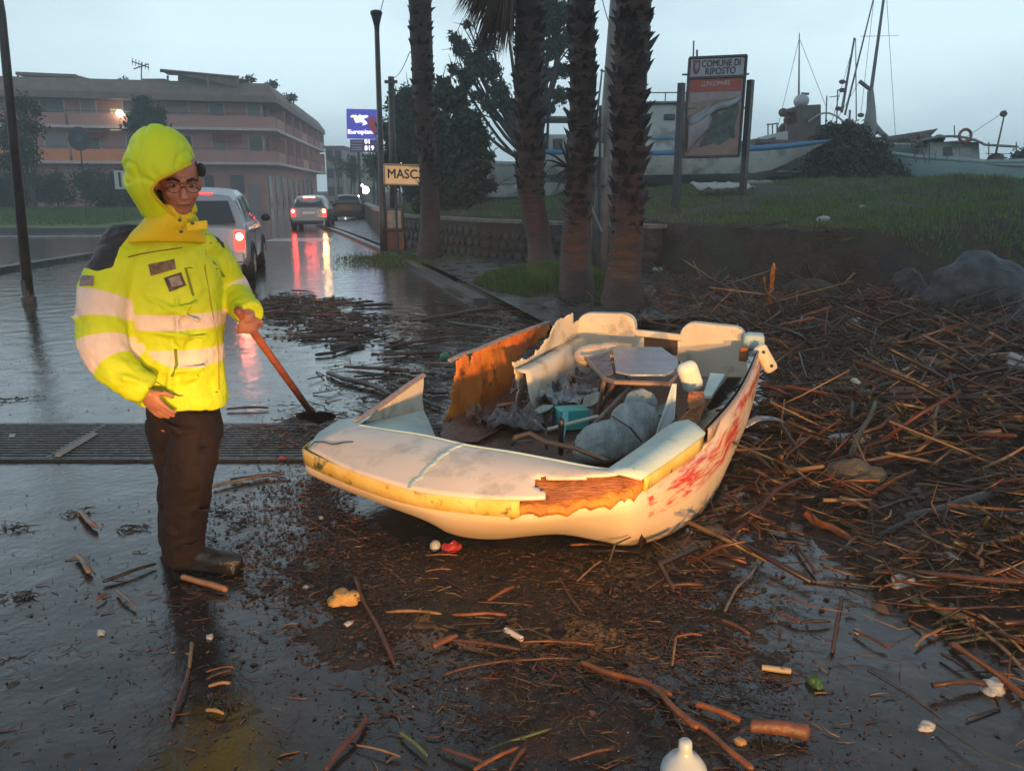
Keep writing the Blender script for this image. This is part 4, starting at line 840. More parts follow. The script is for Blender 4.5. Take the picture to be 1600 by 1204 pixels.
    m_ = MB(); m_.box((0, prof[i0][0]+.02, prof[i0][2]+.005), (.5, .08, .03)); m_.build('brake_strip', M_tl if lights == 'right' else M_tl2, e_)
    e_.location = loc; e_.rotation_euler = (0, 0, heading); return e_
M_silver = pbr('silver_paint', (.42, .42, .45), rough=.22, metal=.35, spec=.7); M_darkcar = pbr('dark_paint', (.012, .012, .014), rough=.3); M_silver2 = pbr('pale_paint', (.34, .33, .34), rough=.22, metal=.3)
prof_mpv = [(0, .92, .94, .80, .6), (.06, .98, 1.0, .83, .62), (.36, 1.0, 1.55, .845, .60), (.75, 1.0, 1.63, .85, .62), (1.5, .99, 1.66, .855, .63), (2.4, .98, 1.60, .855, .62), (3.0, .97, 1.36, .85, .58), (3.5, .95, .98, .83, .6), (4.1, .78, .8, .76, .6), (4.22, .6, .62, .7, .5)]
prof_hat = [(0, .86, .88, .76, .6), (.08, .92, .94, .80, .62), (.45, .94, 1.36, .82, .60), (.9, .94, 1.43, .825, .62), (1.6, .93, 1.45, .825, .63), (2.3, .92, 1.38, .825, .62), (2.9, .9, 1.08, .82, .6), (3.2, .88, .9, .80, .6), (3.9, .74, .76, .74, .6), (4.0, .55, .57, .7, .5)]
hd = R(13)
cN = D(318, 430, 14.4); cN.z = 0
car('silver people carrier with its tail light glowing, just behind the man', Vector((cN.x, 14.3, 0)), hd, prof_mpv, 1.72, M_silver, (.75, 3.4), lights='near')
cM = W(484, 358); car('pale hatchback with bright brake lights, further down the street', Vector((cM.x, cM.y, 0)), R(8), prof_hat, 1.66, M_silver2, (.7, 3.2), lights='right')
cF = W(545, 345); car('dark car parked against the kerb at the end of the street', Vector((cF.x, cF.y, 0)), R(12), prof_hat, 1.66, M_darkcar, (.7, 3.2), dark=True)


# ---------------------------------------------------------------- boats hauled out beyond the bank
M_bwhite = pbr('boat_white', (.42, .43, .42), (.52, .53, .52), scale=1.2, rough=.45, c3=(.22, .24, .22), c3scale=1.2)
M_bblue = pbr('boat_blue', (.06, .20, .38), rough=.4); M_bgrey = pbr('boat_grey', (.16, .18, .18), (.23, .26, .25), scale=1, rough=.5); M_bbrown = pbr('boat_brown', (.075, .05, .045), (.12, .08, .07), scale=2, rough=.6)
M_bteal = pbr('boat_teal', (.22, .34, .34), (.30, .42, .42), scale=.8, rough=.5); M_bred = pbr('boat_bottom', (.10, .05, .05), (.14, .07, .065), scale=2)
def hull(name, label, loc, rz, Ln, Bm, Hh, mats, bow=1.6, rake=1.2, stripe=.16, group='boats laid up beyond the bank'):
    e_ = empty(name, Vector(loc), label, 'boat', group); n = 18; Rz = Matrix.Rotation(rz, 3, 'Z'); L0 = Vector(loc)
    def sec(t):   # t 0 stern .. 1 bow
        wdt = Bm/2*(.82+.18*min(1, t*3))*(1-max(0, (t-.55)/.45)**bow); sh = Hh*(1+.10*(1-t)**2+.42*max(0, t-.35)**1.8*2)
        kz = .0 + Hh*.75*max(0, (t-.82)/.18)**2; x = Ln*(t-.5) ; fw = rake*max(0, (t-.7)/.3)
        out_ = []
        for a, (wf, zf) in enumerate(((1, 1), (.99, .86), (.95, .6), (.80, .33), (.42, .12), (.0, .0))):
            out_.append(Vector((x + fw*zf, wdt*wf, kz + (sh-kz)*zf)))
        return out_ + [Vector((p.x, -p.y, p.z)) for p in out_[-2::-1]]
    rows = [[L0 + Rz @ p for p in sec(i/n)] for i in range(n+1)]
    def part(j0, j1, nm, m, off=0):
        b_ = MB(); b_.grid([r[j0:j1+1] for r in rows]); k = len(rows[0])-1; b_.grid([[p for p in r[k-j1:k-j0+1]] for r in rows]); return b_.build(nm, m, e_, smooth=True, solid=.06)
    part(0, 1, 'gunwale', mats[0]); b_ = MB(); b_.grid([r[1:4] for r in rows]); b_.grid([r[7:10] for r in rows]); b_.build('topsides', mats[1], e_, smooth=True)
    b_ = MB(); b_.grid([r[3:8] for r in rows]); b_.build('bottom', mats[2], e_, smooth=True)
    b_ = MB(); b_.add(rows[0], [tuple(range(len(rows[0])))]); b_.build('transom', mats[1], e_)
    b_ = MB(); b_.grid([[r[1].lerp(r[9], 0.02)-Vector((0, 0, .05)), r[1].lerp(r[9], .98)-Vector((0, 0, .05))] for r in rows]); b_.build('deck', M_bgrey, e_)
    def loc2(x, y, z): return L0 + Rz @ Vector((x, y, z))
    return e_, loc2, Rz
def bbox(e_, f, Rz, c, s, nm, m, bevel=.04): b_ = MB(); b_.box(f(*c), s, rot=Rz); return b_.build(nm, m, e_, bevel=bevel)
def bprop(e_, nm, pts, r, m, n=6): b_ = MB(); b_.tube(pts, r, n); return b_.build(nm, m, e_)
zg = 1.55
# long white boat: blue rail, deckhouse with a small window
q = D(1120, 285, 30); e_, f, Rz = hull('fishing_boat', 'long white boat with a blue rail and a deckhouse, behind the municipal sign', (q.x-1.9, 30, q.z-.15), R(-4), 8.6, 2.6, 1.15, (M_bblue, M_bwhite, M_bgrey), rake=1.5)
bbox(e_, f, Rz, (-.6, -.05, 1.9), (2.5, 2.0, 1.7), 'deckhouse', M_bwhite, .08); bbox(e_, f, Rz, (-.6, -.05, 2.79), (2.8, 2.3, .08), 'deckhouse_roof', M_bgrey)
bbox(e_, f, Rz, (-.05, -1.09, 2.32), (.38, .06, .2), 'cabin_window', M_win, .03); bbox(e_, f, Rz, (-.6, -1.07, 1.62), (2.55, .05, .07), 'blue_stripe', M_bblue, .01)
for x_ in (-1.6, -.9, -.2, .5): bprop(e_, 'roof_rail', [f(x_, -.9, 2.8), f(x_, -.9, 3.15)], .02, M_metal)
bprop(e_, 'roof_rail', [f(-1.6, -.9, 3.13), f(.6, -.9, 3.13)], .02, M_metal)
b_ = MB(); b_.ell(f(-1.3, 0, 3.05), (.5, .4, .32)); b_.build('bundle', M_bbrown, e_, smooth=True)
for i, (x_, s_) in enumerate(((1175, 10), (1195, 8))):
    q = D(x_, 289, 27); b_ = MB(); b_.ell(q, (.35, .3, .16), 8, 6); o = b_.build('boulder', M_conc); tag(o, ('pale low boulder right of the sign post below the white boat', 'small pale boulder under the bow of the white boat')[i], 'rock', 'pale boulders on top of the bank')
rows = [[D(1078+i*5.5, 283+j*2.2, 24) + Vector((0, -.25*j, .10*mnoise.noise(Vector((i*.5, j*.8, 3))) - .06)) for j in range(5)] for i in range(17)]
m_ = MB(); m_.grid(rows); tag(m_.build('crumpled_sheet', pbr('dull_sheet', (.26, .26, .26), (.36, .35, .34), scale=5, rough=.5, bump=.6), smooth=True, solid=.02), 'crumpled pale plastic sheet on the grass under the municipal sign', 'plastic sheet')
bprop(e_, 'antenna', [D(1083, 95, 31), D(1084, 64, 31)], .03, M_metal, 5); bprop(e_, 'antenna', [D(1089, 95, 31), D(1089, 78, 31)], .04, M_metal, 5)
# cabin boat at the left, between palms
q = D(895, 285, 34); e_, f, Rz = hull('cabin_cruiser', 'pale cabin cruiser with a row of small windows, seen between the palms', (q.x, 34, q.z-.5), R(3), 7.0, 2.4, 1.2, (M_bwhite, M_bwhite, M_bgrey))
bbox(e_, f, Rz, (-.2, 0, 1.75), (3.2, 1.9, 1.15), 'cabin', M_bwhite, .1); bbox(e_, f, Rz, (-.1, 0, 2.95), (4.4, 2.2, .10), 'hard_top', M_bgrey)
for x_ in (-1.3, -.75, -.2, .35, .9): bbox(e_, f, Rz, (x_, -.97, 1.95), (.38, .05, .42), 'window', M_win, .02)
for x_ in (-2.0, 1.9): bprop(e_, 'top_post', [f(x_, -.9, 1.3), f(x_, -.9, 2.95)], .035, M_metal)
q = D(790, 300, 30); e_, f, Rz = hull('open_boat', 'small pale open boat on the grass left of the twin palms', (q.x, 30, 1.15), R(8), 4.2, 1.6, .75, (M_bgrey, M_bwhite, M_bgrey))
for x_ in (-1.2, 0, 1.1): bbox(e_, f, Rz, (x_, 0, .6), (.25, 1.3, .05), 'thwart', M_bgrey, .01)
q = D(958, 250, 28); mst = D(940, 108, 40); e_ = empty('mast_pole', Vector((mst.x, 40, 1.6)), 'thin tilted mast standing between the third and fourth palms', 'mast')
bprop(e_, 'spar', [D(925, 250, 40), D(941, 108, 40)], [.07, .04], M_metal); bprop(e_, 'spreader', [D(938, 110, 40), D(945, 112, 40)], .04, M_metal)
# grey white bow
q = D(1215, 288, 33.5); e_, f, Rz = hull('dinghy_hull', 'greyish white boat bow with pale stripes, below the trawler', (q.x+.0, 33.5, q.z-.15), R(24), 3.8, 2.0, 1.25, (M_bwhite, M_bgrey, M_bred), rake=.7)
for z_ in (.62, .95): bprop(e_, 'pale_stripe', [f(-1.5, -.92, z_), f(.4, -.86, z_*1.03)], .03, M_bwhite)
# dark trawler
q = D(1290, 285, 39); e_, f, Rz = hull('trawler', 'dark trawler with a brown wheelhouse and tall tilted masts', (q.x, 39, q.z-.2), R(4), 8, 3.0, 1.9, (M_bbrown, M_bbrown, M_bgrey))
def B(px, py, Y=38): return D(px, py, Y)
def slabp(nm, pts, m, th=1.5, Y=37.5): b_ = MB(); b_.plate([D(x, y, Y) for x, y in pts], th, (0, 1, 0)); return b_.build(nm, m, e_, bevel=.03)
slabp('wheelhouse', [(1246, 165), (1283, 163), (1283, 195), (1330, 195), (1330, 228), (1230, 232), (1230, 196), (1246, 192)], M_bbrown)
slabp('white_cabin', [(1195, 212), (1232, 204), (1232, 236), (1195, 236)], M_bwhite, 1.2)
slabp('cabin_window', [(1200, 217), (1212, 214), (1212, 228), (1200, 228)], M_win, .02, 37.48); slabp('wheelhouse_window', [(1252, 172), (1276, 171), (1276, 184), (1252, 185)], M_win, .02, 37.48)
b_ = MB(); rows = [[D(1262+x*8.3, 193-18*math.sin(math.pi*min(1, (x+.5)/8)), 37.2+k*1.2) for k in range(2)] for x in range(9)]; b_.grid(rows); b_.build('canvas_cover', M_bwhite, e_, smooth=True, solid=.08)
b_ = MB(); b_.ell(B(1252, 158), (.35, .35, .3), 12, 8); b_.build('radar_dome', M_bwhite, e_, smooth=True)
bprop(e_, 'radar_bar', [B(1252, 146), B(1264, 147)], .05, M_metal); bprop(e_, 'mast', [B(1248, 165), B(1249, 52)], [.05, .02], M_metal)
for a_, b2, r in (((1315, 176), (1335, 60), .07), ((1320, 180), (1366, -6), .05), ((1338, 190), (1337, 62), .03), ((1360, 150), (1384, -25), .09), ((1334, 60), (1337, 62), .05), ((1345, 57), (1405, 56), .012)):
    bprop(e_, 'spar', [B(*a_), B(*b2)], [r, r*.6], M_metal)
bprop(e_, 'derrick', [B(1352, 222), B(1359, 200), B(1361, 170), B(1360, 142)], [.36, .32, .20, .14], M_bgrey, 10); bprop(e_, 'derrick_arm', [B(1343, 127), B(1361, 141)], .09, M_metal); bprop(e_, 'boom', [B(1362, 192), B(1376, 207), B(1398, 224)], [.16, .13, .07], M_bgrey)
for px_, py_ in ((1316, 128), (1316, 141), (1345, 180), (1310, 170)):
    b_ = MB(); b_.ell(B(px_, py_), (.16, .1, .1), 8, 6); b_.build('deck_light', M_bbrown, e_)
for a_, b2 in (((1249, 60), (1215, 200)), ((1249, 60), (1290, 165)), ((1336, 62), (1300, 190)), ((1366, -6), (1345, 180)), ((1384, -25), (1400, 225)), ((1343, 127), (1300, 200))): bprop(e_, 'stay', [B(*a_), B(*b2)], .011, M_metal, 4)
for a_, b2, r in (((1290, 200), (1292, 150), .03), ((1307, 200), (1309, 140), .03), ((1326, 222), (1328, 172), .05), ((1238, 205), (1239, 178), .03), ((1296, 152), (1312, 150), .02)): bprop(e_, 'deck_post', [B(*a_), B(*b2)], r, M_metal, 5)
slabp('deck_box', [(1332, 205), (1356, 205), (1358, 228), (1332, 228)], M_bgrey, 1.0, 37.3); slabp('deck_box', [(1362, 216), (1386, 218), (1388, 236), (1362, 236)], M_bwhite, .8, 37.2)
for x_ in (1200, 1207, 1214): bprop(e_, 'rail_post', [B(x_, 212), B(x_, 193)], .03, M_metal)
bprop(e_, 'rail', [B(1198, 195), B(1216, 193)], .03, M_metal)
for i in range(14):
    b_ = MB(); b_.ell(B(1222+random.uniform(0, 18), random.uniform(175, 202)), (.22, .2, .2), 6, 5); b_.build('piled_gear', M_bbrown, e_)
# right hand boat
q = D(1500, 290, 32); e_, f, Rz = hull('fishing_boat', 'pale teal fishing boat with a canopy and a lifebuoy, at the far right', (q.x, 32, q.z-.1), R(184), 5.0, 2.0, 1.0, (M_bteal, M_bteal, M_bgrey), rake=.9)
def slabr(nm, pts, m, th=1.2, Y=31.6): b_ = MB(); b_.plate([D(x, y, Y) for x, y in pts], th, (0, 1, 0)); return b_.build(nm, m, e_, bevel=.03)
slabr('cabin', [(1450, 222), (1530, 222), (1532, 256), (1448, 256)], M_bwhite); slabr('cabin_window', [(1474, 230), (1488, 229), (1489, 243), (1474, 244)], M_win, .03, 31.57); slabr('cabin_window', [(1500, 230), (1518, 230), (1518, 243), (1500, 243)], pbr('pale_glass', (.35, .4, .42), rough=.2), .03, 31.57)
b_ = MB(); rows = [[D(x, 222-11*math.sin(math.pi*min(1, (x-1430)/110))**.7 + max(0, x-1500)*.06, 31+k*.9) for k in range(3)] for x in range(1430, 1592, 10)]; b_.grid(rows); b_.build('canopy', M_bgrey, e_, smooth=True, solid=.09)
b_ = MB(); c = D(1508, 212, 30.9); q_ = [c+Vector((math.cos(6.2832*k/20)*.22, 0, math.sin(6.2832*k/20)*.22)) for k in range(21)]; b_.tube(q_, .055, 8, caps=False); b_.build('lifebuoy', pbr('lifebuoy', (.25, .10, .07), rough=.5), e_, smooth=True)
bprop(e_, 'mast', [D(1552, 258, 31.5), D(1571, 172, 31.5)], [.05, .025], M_metal); b_ = MB(); b_.ell(D(1568, 178, 31.5), (.15, .04, .12), 8, 6); b_.build('pennant', M_bbrown, e_)
b_ = MB(); b_.ell(D(1556, 250, 31.4), (.32, .3, .26), 10, 8); b_.build('net_heap', M_bbrown, e_, smooth=True)
for x_ in (1452, 1588, 1545): bprop(e_, 'canopy_post', [D(x_, 222, 31.2), D(x_, 256, 31.3)], .022, M_metal)
for x_ in (1462, 1480, 1545, 1565): bprop(e_, 'rail_post', [D(x_, 250, 31.0), D(x_, 240, 31.0)], .016, M_metal, 5)
bprop(e_, 'rail', [D(1540, 240, 31.0), D(1590, 241, 31.0)], .014, M_metal, 5); bprop(e_, 'stay', [D(1571, 174, 31.5), D(1510, 214, 31.5)], .010, M_metal, 4); bprop(e_, 'antenna', [D(1492, 216, 31.5), D(1491, 196, 31.5)], .02, M_metal, 5)
bprop(e_, 'rubbing_strake', [f(-2.4, .985, .80), f(-.8, .99, .84), f(.8, .93, 1.0)], .035, M_bgrey, 6)
e_ = empty('steel_ladder', Vector((D(1438, 250, 30).x, 30, 1.8)), 'short steel ladder leaning between the bush and the teal boat', 'ladder')
for a_, b2 in (((1420, 208), (1432, 255)), ((1436, 208), (1446, 255))): bprop(e_, 'rail', [D(*a_, 30), D(*b2, 30)], .025, M_metal)
for k in range(6): bprop(e_, 'rung', [D(1421+k*2, 211+k*7.5, 30), D(1437+k*1.8, 211+k*7.5, 30)], .02, M_metal)
q = D(1418, 262, 33); e_, f, Rz = hull('open_boat', 'low white open boat heaped with gear left of the teal boat', (q.x+.1, 33, q.z+.2), R(10), 3.2, 1.5, .65, (M_bwhite, M_bgrey, M_bgrey))
for i in range(10): b_ = MB(); b_.ell(f(random.uniform(-1.2, 1.2), random.uniform(-.3, .3), random.uniform(.6, .95)), (.25, .2, .16), 6, 5); b_.build('piled_gear', M_bbrown, e_)
for i, (x0, x1, y0_) in enumerate(((1542, 1595, 283), (1538, 1590, 290))):
    b_ = MB(); b_.box2(D(x0, y0_, 26), D(x1, y0_, 26.2), .5, .10); o = b_.build('plank', M_bwhite); tag(o, ('upper pale plank lying on the bank at the far right edge', 'lower pale plank lying on the bank at the far right edge')[i], 'plank', 'pale planks on the bank')
# ---------------------------------------------------------------- the wrecked boat
def proj(p):
    d = Vector(p) - Vector((0, 0, CZ)); z = d.dot(CF); return 800 + F*d.x/z, 602 - F*d.dot(CU)/z
def PL(px, py, P, Q, off=0.0):
    """ray against the vertical plane through P and Q, moved by off towards the camera"""
    n = Vector((Q.y-P.y, -(Q.x-P.x), 0)).normalized(); n = -n if n.y > 0 else n
    d = ray(px, py); o = Vector((0, 0, CZ)); t = (P + n*off - o).dot(n)/d.dot(n); return o + d*t
def pip(x, y, P):
    r = False; n = len(P)
    for i in range(n):
        x1, y1 = P[i]; x2, y2 = P[(i+1) % n]
        if (y1 > y) != (y2 > y) and x < (x2-x1)*(y-y1)/(y2-y1)+x1: r = not r
    return r
def gel(name, c1, c2, **k): return pbr(name, c1, c2, **k)
M_cream = gel('cream_gelcoat', (.60, .50, .37), (.70, .62, .50), scale=3, rough=.42, bump=.25, bscale=60, bdist=.004, c3=(.24, .20, .14), c3scale=5.0, c3range=(.54, .72))
M_deck = gel('deck_gelcoat', (.60, .50, .42), (.72, .63, .55), scale=2.2, rough=.38, bump=.3, bscale=90, bdist=.003, c3=(.24, .25, .22), c3scale=5.2, c3range=(.52, .78))
M_rim = gel('yellow_rim', (.66, .42, .08), (.74, .56, .20), scale=7, rough=.5, bump=.4, bscale=50, bdist=.006, c3=(.09, .10, .03), c3scale=9, c3range=(.55, .63))  # strong yellow rim with dark olive patches
M_teal = gel('pale_teal_gelcoat', (.36, .50, .48), (.52, .62, .58), scale=4, rough=.42, bump=.2, c3=(.25, .27, .22), c3scale=8, c3range=(.6, .75))
M_fibre = gel('raw_orange_fibreglass', (.58, .13, .012), (.78, .26, .03), scale=7, rough=.55, bump=.8, bscale=35, bdist=.012, c3=(.07, .022, .012), c3scale=7, c3range=(.55, .68), stretch=(1, 1, .5))
M_wood = gel('broken_wood', (.30, .085, .022), (.46, .16, .04), scale=10, rough=.6, bump=1, bscale=25, bdist=.012, stretch=(1, 4, 4), c3=(.10, .03, .015), c3scale=12, c3range=(.5, .68))
M_floor = gel('dirty_bilge', (.035, .016, .010), (.12, .045, .022), scale=6, rough=.35, rough2=.6, bump=1, bscale=22, bdist=.02, c3=(.16, .12, .10), c3scale=5, c3range=(.62, .72))
M_edge = gel('scuffed_edge', (.22, .17, .17), (.34, .27, .25), scale=20, rough=.5, bump=.5)
# hull side with the remains of a red painted name: its own coordinates run along and down the side
def side_mat():
    m = pbr('painted_hull_side', (.58, .44, .29), (.68, .55, .40), scale=3, rough=.38, bump=.2, bscale=60, bdist=.003)
    t = m.node_tree; b = t.nodes['Principled BSDF']; lk = t.links.new; old = b.inputs['Base Color'].links[0].from_socket
    at = N(t, 'ShaderNodeAttribute', attribute_name='side_uv'); sp_ = N(t, 'ShaderNodeSeparateXYZ'); lk(at.outputs['Vector'], sp_.inputs[0])
    mp = N(t, 'ShaderNodeMapping'); mp.inputs['Scale'].default_value = (8, 9.0, 1); lk(at.outputs['Vector'], mp.inputs[0])
    n = N(t, 'ShaderNodeTexNoise'); n.inputs['Scale'].default_value = 1.0; n.inputs['Detail'].default_value = 9; n.inputs['Roughness'].default_value = .72; lk(mp.outputs[0], n.inputs[0])
    r1 = N(t, 'ShaderNodeMapRange'); r1.inputs[1].default_value = .47; r1.inputs[2].default_value = .56; lk(n.outputs[0], r1.inputs[0])
    band = N(t, 'ShaderNodeMapRange'); band.inputs[1].default_value = .02; band.inputs[2].default_value = .05; lk(sp_.outputs['Y'], band.inputs[0])
    band2 = N(t, 'ShaderNodeMapRange'); band2.inputs[1].default_value = .40; band2.inputs[2].default_value = .34; lk(sp_.outputs['Y'], band2.inputs[0])
    a = N(t, 'ShaderNodeMath', operation='MULTIPLY'); lk(band.outputs[0], a.inputs[0]); a0 = N(t, 'ShaderNodeMath', operation='MULTIPLY'); a0.use_clamp = True; lk(band2.outputs[0], a0.inputs[0]); lk(sp_.outputs['Z'], a0.inputs[1]); lk(a0.outputs[0], a.inputs[1])
    a2 = N(t, 'ShaderNodeMath', operation='MULTIPLY'); lk(a.outputs[0], a2.inputs[0]); lk(r1.outputs[0], a2.inputs[1])
    mx = N(t, 'ShaderNodeMix', data_type='RGBA'); lk(a2.outputs[0], mx.inputs[0]); lk(old, mx.inputs[6]); mx.inputs[7].default_value = (.50, .035, .022, 1)
    # orange scraped through-coat
    n2 = N(t, 'ShaderNodeTexNoise'); n2.inputs['Scale'].default_value = 6; n2.inputs['Detail'].default_value = 8
    tc_ = N(t, 'ShaderNodeTexCoord'); lk(tc_.outputs['Object'], n2.inputs[0]); r2 = N(t, 'ShaderNodeMapRange'); r2.inputs[1].default_value = .60; r2.inputs[2].default_value = .64; lk(n2.outputs[0], r2.inputs[0])
    a3 = N(t, 'ShaderNodeMath', operation='MULTIPLY'); lk(r2.outputs[0], a3.inputs[0]); lk(a.outputs[0], a3.inputs[1])
    mx2 = N(t, 'ShaderNodeMix', data_type='RGBA'); lk(a3.outputs[0], mx2.inputs[0]); lk(mx.outputs[2], mx2.inputs[6]); mx2.inputs[7].default_value = (.55, .22, .04, 1); lk(mx2.outputs[2], b.inputs['Base Color'])
    return m
M_side = side_mat()
top_px = [(556, 661, .405), (512, 676, .38), (478, 694, .36), (484, 706, .355), (560, 738, .345), (640, 762, .345), (720, 774, .35), (812, 780, .36), (900, 772, .385), (965, 760, .41), (1000, 746, .43), (1050, 712, .435), (1098, 677, .44), (1148, 622, .455), (1172, 580, .475), (1188, 540, .49)]
low_px = [(560, 700, .16), (520, 722, .17), (500, 742, .18), (520, 755, .17), (598, 785, .13), (668, 812, .08), (704, 834, .045), (765, 843, .03), (868, 835, .06), (935, 846, .03), (985, 853, .02), (1052, 832, .02), (1108, 786, .02), (1146, 708, .03), (1166, 655, .05), (1178, 612, .08)]
T = [W(*p) for p in top_px]; Lw = [W(*p) for p in low_px]
ctr = sum(T, Vector())/len(T); ctr = Vector((.35, 4.7, .05))
boat = empty('wrecked_boat', Vector((.35, 4.4, 0)), 'smashed cream dinghy with its orange fibreglass torn open, lying in the debris', 'boat')
def inward(p, q, d): v = (ctr - p); v.z = 0; v.normalize(); return v*d
Ts = spline(T, 6); Ls = spline(Lw, 6); nS = len(Ts)
i_corner = 10*6
rowsR = []
for i in range(nS):
    t, l = Ts[i], Ls[i]; iv = inward(t, l, 1); d = (l-t)
    rh = .075 if i <= i_corner+14 else .02
    r1 = t + Vector((0, 0, -rh)) - iv*.006; r2 = r1 + iv*(.022 if i < i_corner+14 else .004)
    bul = math.sin(1.0)*0
    col_ = [t, t + Vector((0, 0, -.012)) - iv*.010, r1, r2]
    for k, s_ in enumerate((.25, .5, .75, .92, 1.0)):
        p = r2.lerp(l, s_); cen = (Vector((0, 0, 0)) - iv)*(.045*math.sin(math.pi*s_)) ; col_.append(p + cen)
    under = l.lerp(Vector((ctr.x, ctr.y, .012)), .35); under.z = min(l.z, .02) ; col_.append(l + iv*.03 + Vector((0, 0, -.012))); col_.append(under)
    rowsR.append(col_)
def sidepart(nm, a, b, j0, j1, mat, uv=False, solid=.010):
    m_ = MB(); sub = [rowsR[i][j0:j1+1] for i in range(a, b+1)]; m_.grid(sub); o = m_.build(nm, mat, boat, smooth=True, solid=solid)
    if uv:
        at = o.data.attributes.new('side_uv', 'FLOAT_VECTOR', 'POINT'); k = j1-j0+1
        at.data.foreach_set('vector', [c for i in range(len(sub)) for j in range(k) for c in ((a+i)/nS*2.2, j/(k-1), 1.0 if a+i > i_corner+1 else -1.0)])
    return o
sidepart('bow_rim', 9, i_corner-18, 0, 3, M_rim)
sidepart('rim_piece', i_corner+1, i_corner+12, 0, 3, M_rim)
sidepart('raw_gunwale_edge', i_corner+13, nS-1, 0, 2, M_edge)
sidepart('hull_shell', 8, nS-1, 3, 8, M_side, uv=True, solid=.004)
sidepart('hull_bottom', 8, nS-1, 8, 10, M_cream, solid=0)
sidepart('side_strip', i_corner+12, nS-1, 2, 3, M_side, uv=True)
# torn front at the starboard corner: orange fibre under the lost rim
m_ = MB(); ro = []
for i in range(i_corner-19, i_corner+3):
    t = rowsR[i]; j = .010*math.sin(i*2.1)+.008*math.sin(i*5.3); iv = inward(t[0], t[0], 1); ro.append([t[0]+iv*.03+Vector((0, 0, -.018)), t[1]+iv*.018+Vector((0, 0, -.03+j)), t[2]+iv*.012+Vector((0, 0, .006+j)), t[3]+iv*.004+Vector((0, 0, -.012+j))])
m_.grid(ro); m_.build('torn_corner_fibre', pbr('torn_yellow_fibre', (.60, .26, .03), (.34, .12, .02), scale=16, rough=.55, bump=1, bscale=40, bdist=.01), boat, smooth=False, solid=.012)
# foredeck as a fine grid with the broken-out patch
inn_px = [(557, 664, .41), (600, 671, .42), (665, 681, .43), (730, 696, .435), (800, 707, .44), (870, 720, .445), (940, 733, .45), (985, 734, .45)]
fr_px = [(480, 700, .36), (545, 733, .348), (640, 763, .347), (712, 774, .35), (790, 779, .36), (870, 776, .378), (955, 763, .41), (999, 747, .43)]
I_ = spline([W(*p) for p in inn_px], 9); Fr = spline([W(*p) for p in fr_px], 9)
patch = [(836, 748), (846, 744), (900, 748), (940, 742), (992, 740), (1010, 752), (1010, 820), (905, 812), (852, 786), (858, 772), (840, 762)]
rows = []; nk = 16
for a, b in zip(I_, Fr):
    rows.append([a.lerp(b, k/nk) + Vector((0, 0, .022*math.sin(math.pi*k/nk))) for k in range(nk+1)])
m_ = MB(); m_.grid(rows)
def keepf(f, mb):
    c = sum((mb.v[i] for i in f), Vector())/len(f); x, y = proj(c); j = 3.0*mnoise.noise(c*14); return not pip(x+j, y+j, patch)
m_.f = [f for f in m_.f if keepf(f, m_)]; m_.mi = [0]*len(m_.f); deck_rows = rows
m_.build('foredeck', M_deck, boat, smooth=True, solid=.012)
m_ = MB(); rows2 = [[p - Vector((0, 0, .020 + .012*mnoise.noise(p*9))) for p in r] for r in rows[36:]]; m_.grid(rows2); m_.build('exposed_deck_core', M_wood, boat, smooth=True)
# left shoulder of the deck, bulkhead lip under the inner edge
m_ = MB(); m_.grid([[W(480, 699, .362), W(498, 675, .385), W(530, 655, .40)], [W(520, 690, .385), W(540, 672, .40), W(556, 652, .412)], [W(557, 664, .41), W(575, 652, .415), W(590, 640, .42)]]); m_.build('deck_shoulder', M_teal, boat, smooth=True, solid=.01)
m_ = MB(); m_.grid([I_, [p + Vector((.012, .02, -.03)) for p in I_], [p + Vector((.02, .045, -.26)) for p in I_]]); m_.build('bulkhead', M_teal, boat, smooth=True, solid=.01)
m_ = MB(); q = [deck_rows[int(round(26-8*k/16))][k].lerp(deck_rows[int(round(26-8*k/16))-1][k], (26-8*k/16) % 1 and .5 or 0) + Vector((0, 0, .002)) for k in range(17)]; m_.tube([q[i] if i in (0, 16) else (q[i-1]+q[i]+q[i+1])/3 for i in range(17)], [(.003, .011)]*17, 6); m_.build('deck_seam', M_teal, boat)
m_ = MB(); q = [W(x, y, z+.018) for x, y, z in ((478, 702, .352), (492, 690, .368), (505, 690, .372), (520, 694, .374), (536, 691, .38), (552, 690, .385))]; m_.tube(q, .0035, 4); m_.build('crack', M_black, boat)
# starboard side deck
m_ = MB(); m_.grid([spline([W(x, y, .452) for x, y in ((945, 735), (1000, 697), (1048, 662), (1075, 655))], 4), spline([W(x, y, .465) for x, y in ((972, 738), (1025, 703), (1070, 668), (1088, 662))], 4), spline([W(x, y, .447) for x, y in ((1003, 746), (1053, 713), (1098, 680), (1102, 675))], 4)])
m_.build('side_deck', M_teal, boat, smooth=True, solid=.014)
# starboard inner skin, floor
m_ = MB(); q = Ts[i_corner+2:]; m_.grid([[p + inward(p, p, .02) for p in q], [p + inward(p, p, .05) + Vector((0, 0, -.2)) for p in q], [p + inward(p, p, .10) + Vector((0, 0, -.40)) for p in q]]); m_.build('inner_skin', M_floor, boat, smooth=True)
flo = [W(690, 694, .10), W(800, 715, .10), W(935, 742, .11), W(1000, 735, .10), W(1070, 690, .10), W(1120, 610, .10), W(1165, 548, .10), W(1060, 560, .10), W(905, 552, .10), W(800, 610, .09), W(700, 660, .09)]
cF_ = sum(flo, Vector())/len(flo); m_ = MB(); fl = [cF_.lerp(p, s_) for s_ in (1,) for p in flo]
rws = []
P_ = flo + [flo[0]]; ring = spline(P_, 5)
for s_ in (0.02, .2, .4, .6, .8, 1.0): rws.append([cF_.lerp(p, s_) + Vector((0, 0, .05*mnoise.noise(cF_.lerp(p, s_)*4)*(1-s_*.5))) for p in ring])
m_.grid(rws); m_.build('floor', M_floor, boat, smooth=True)
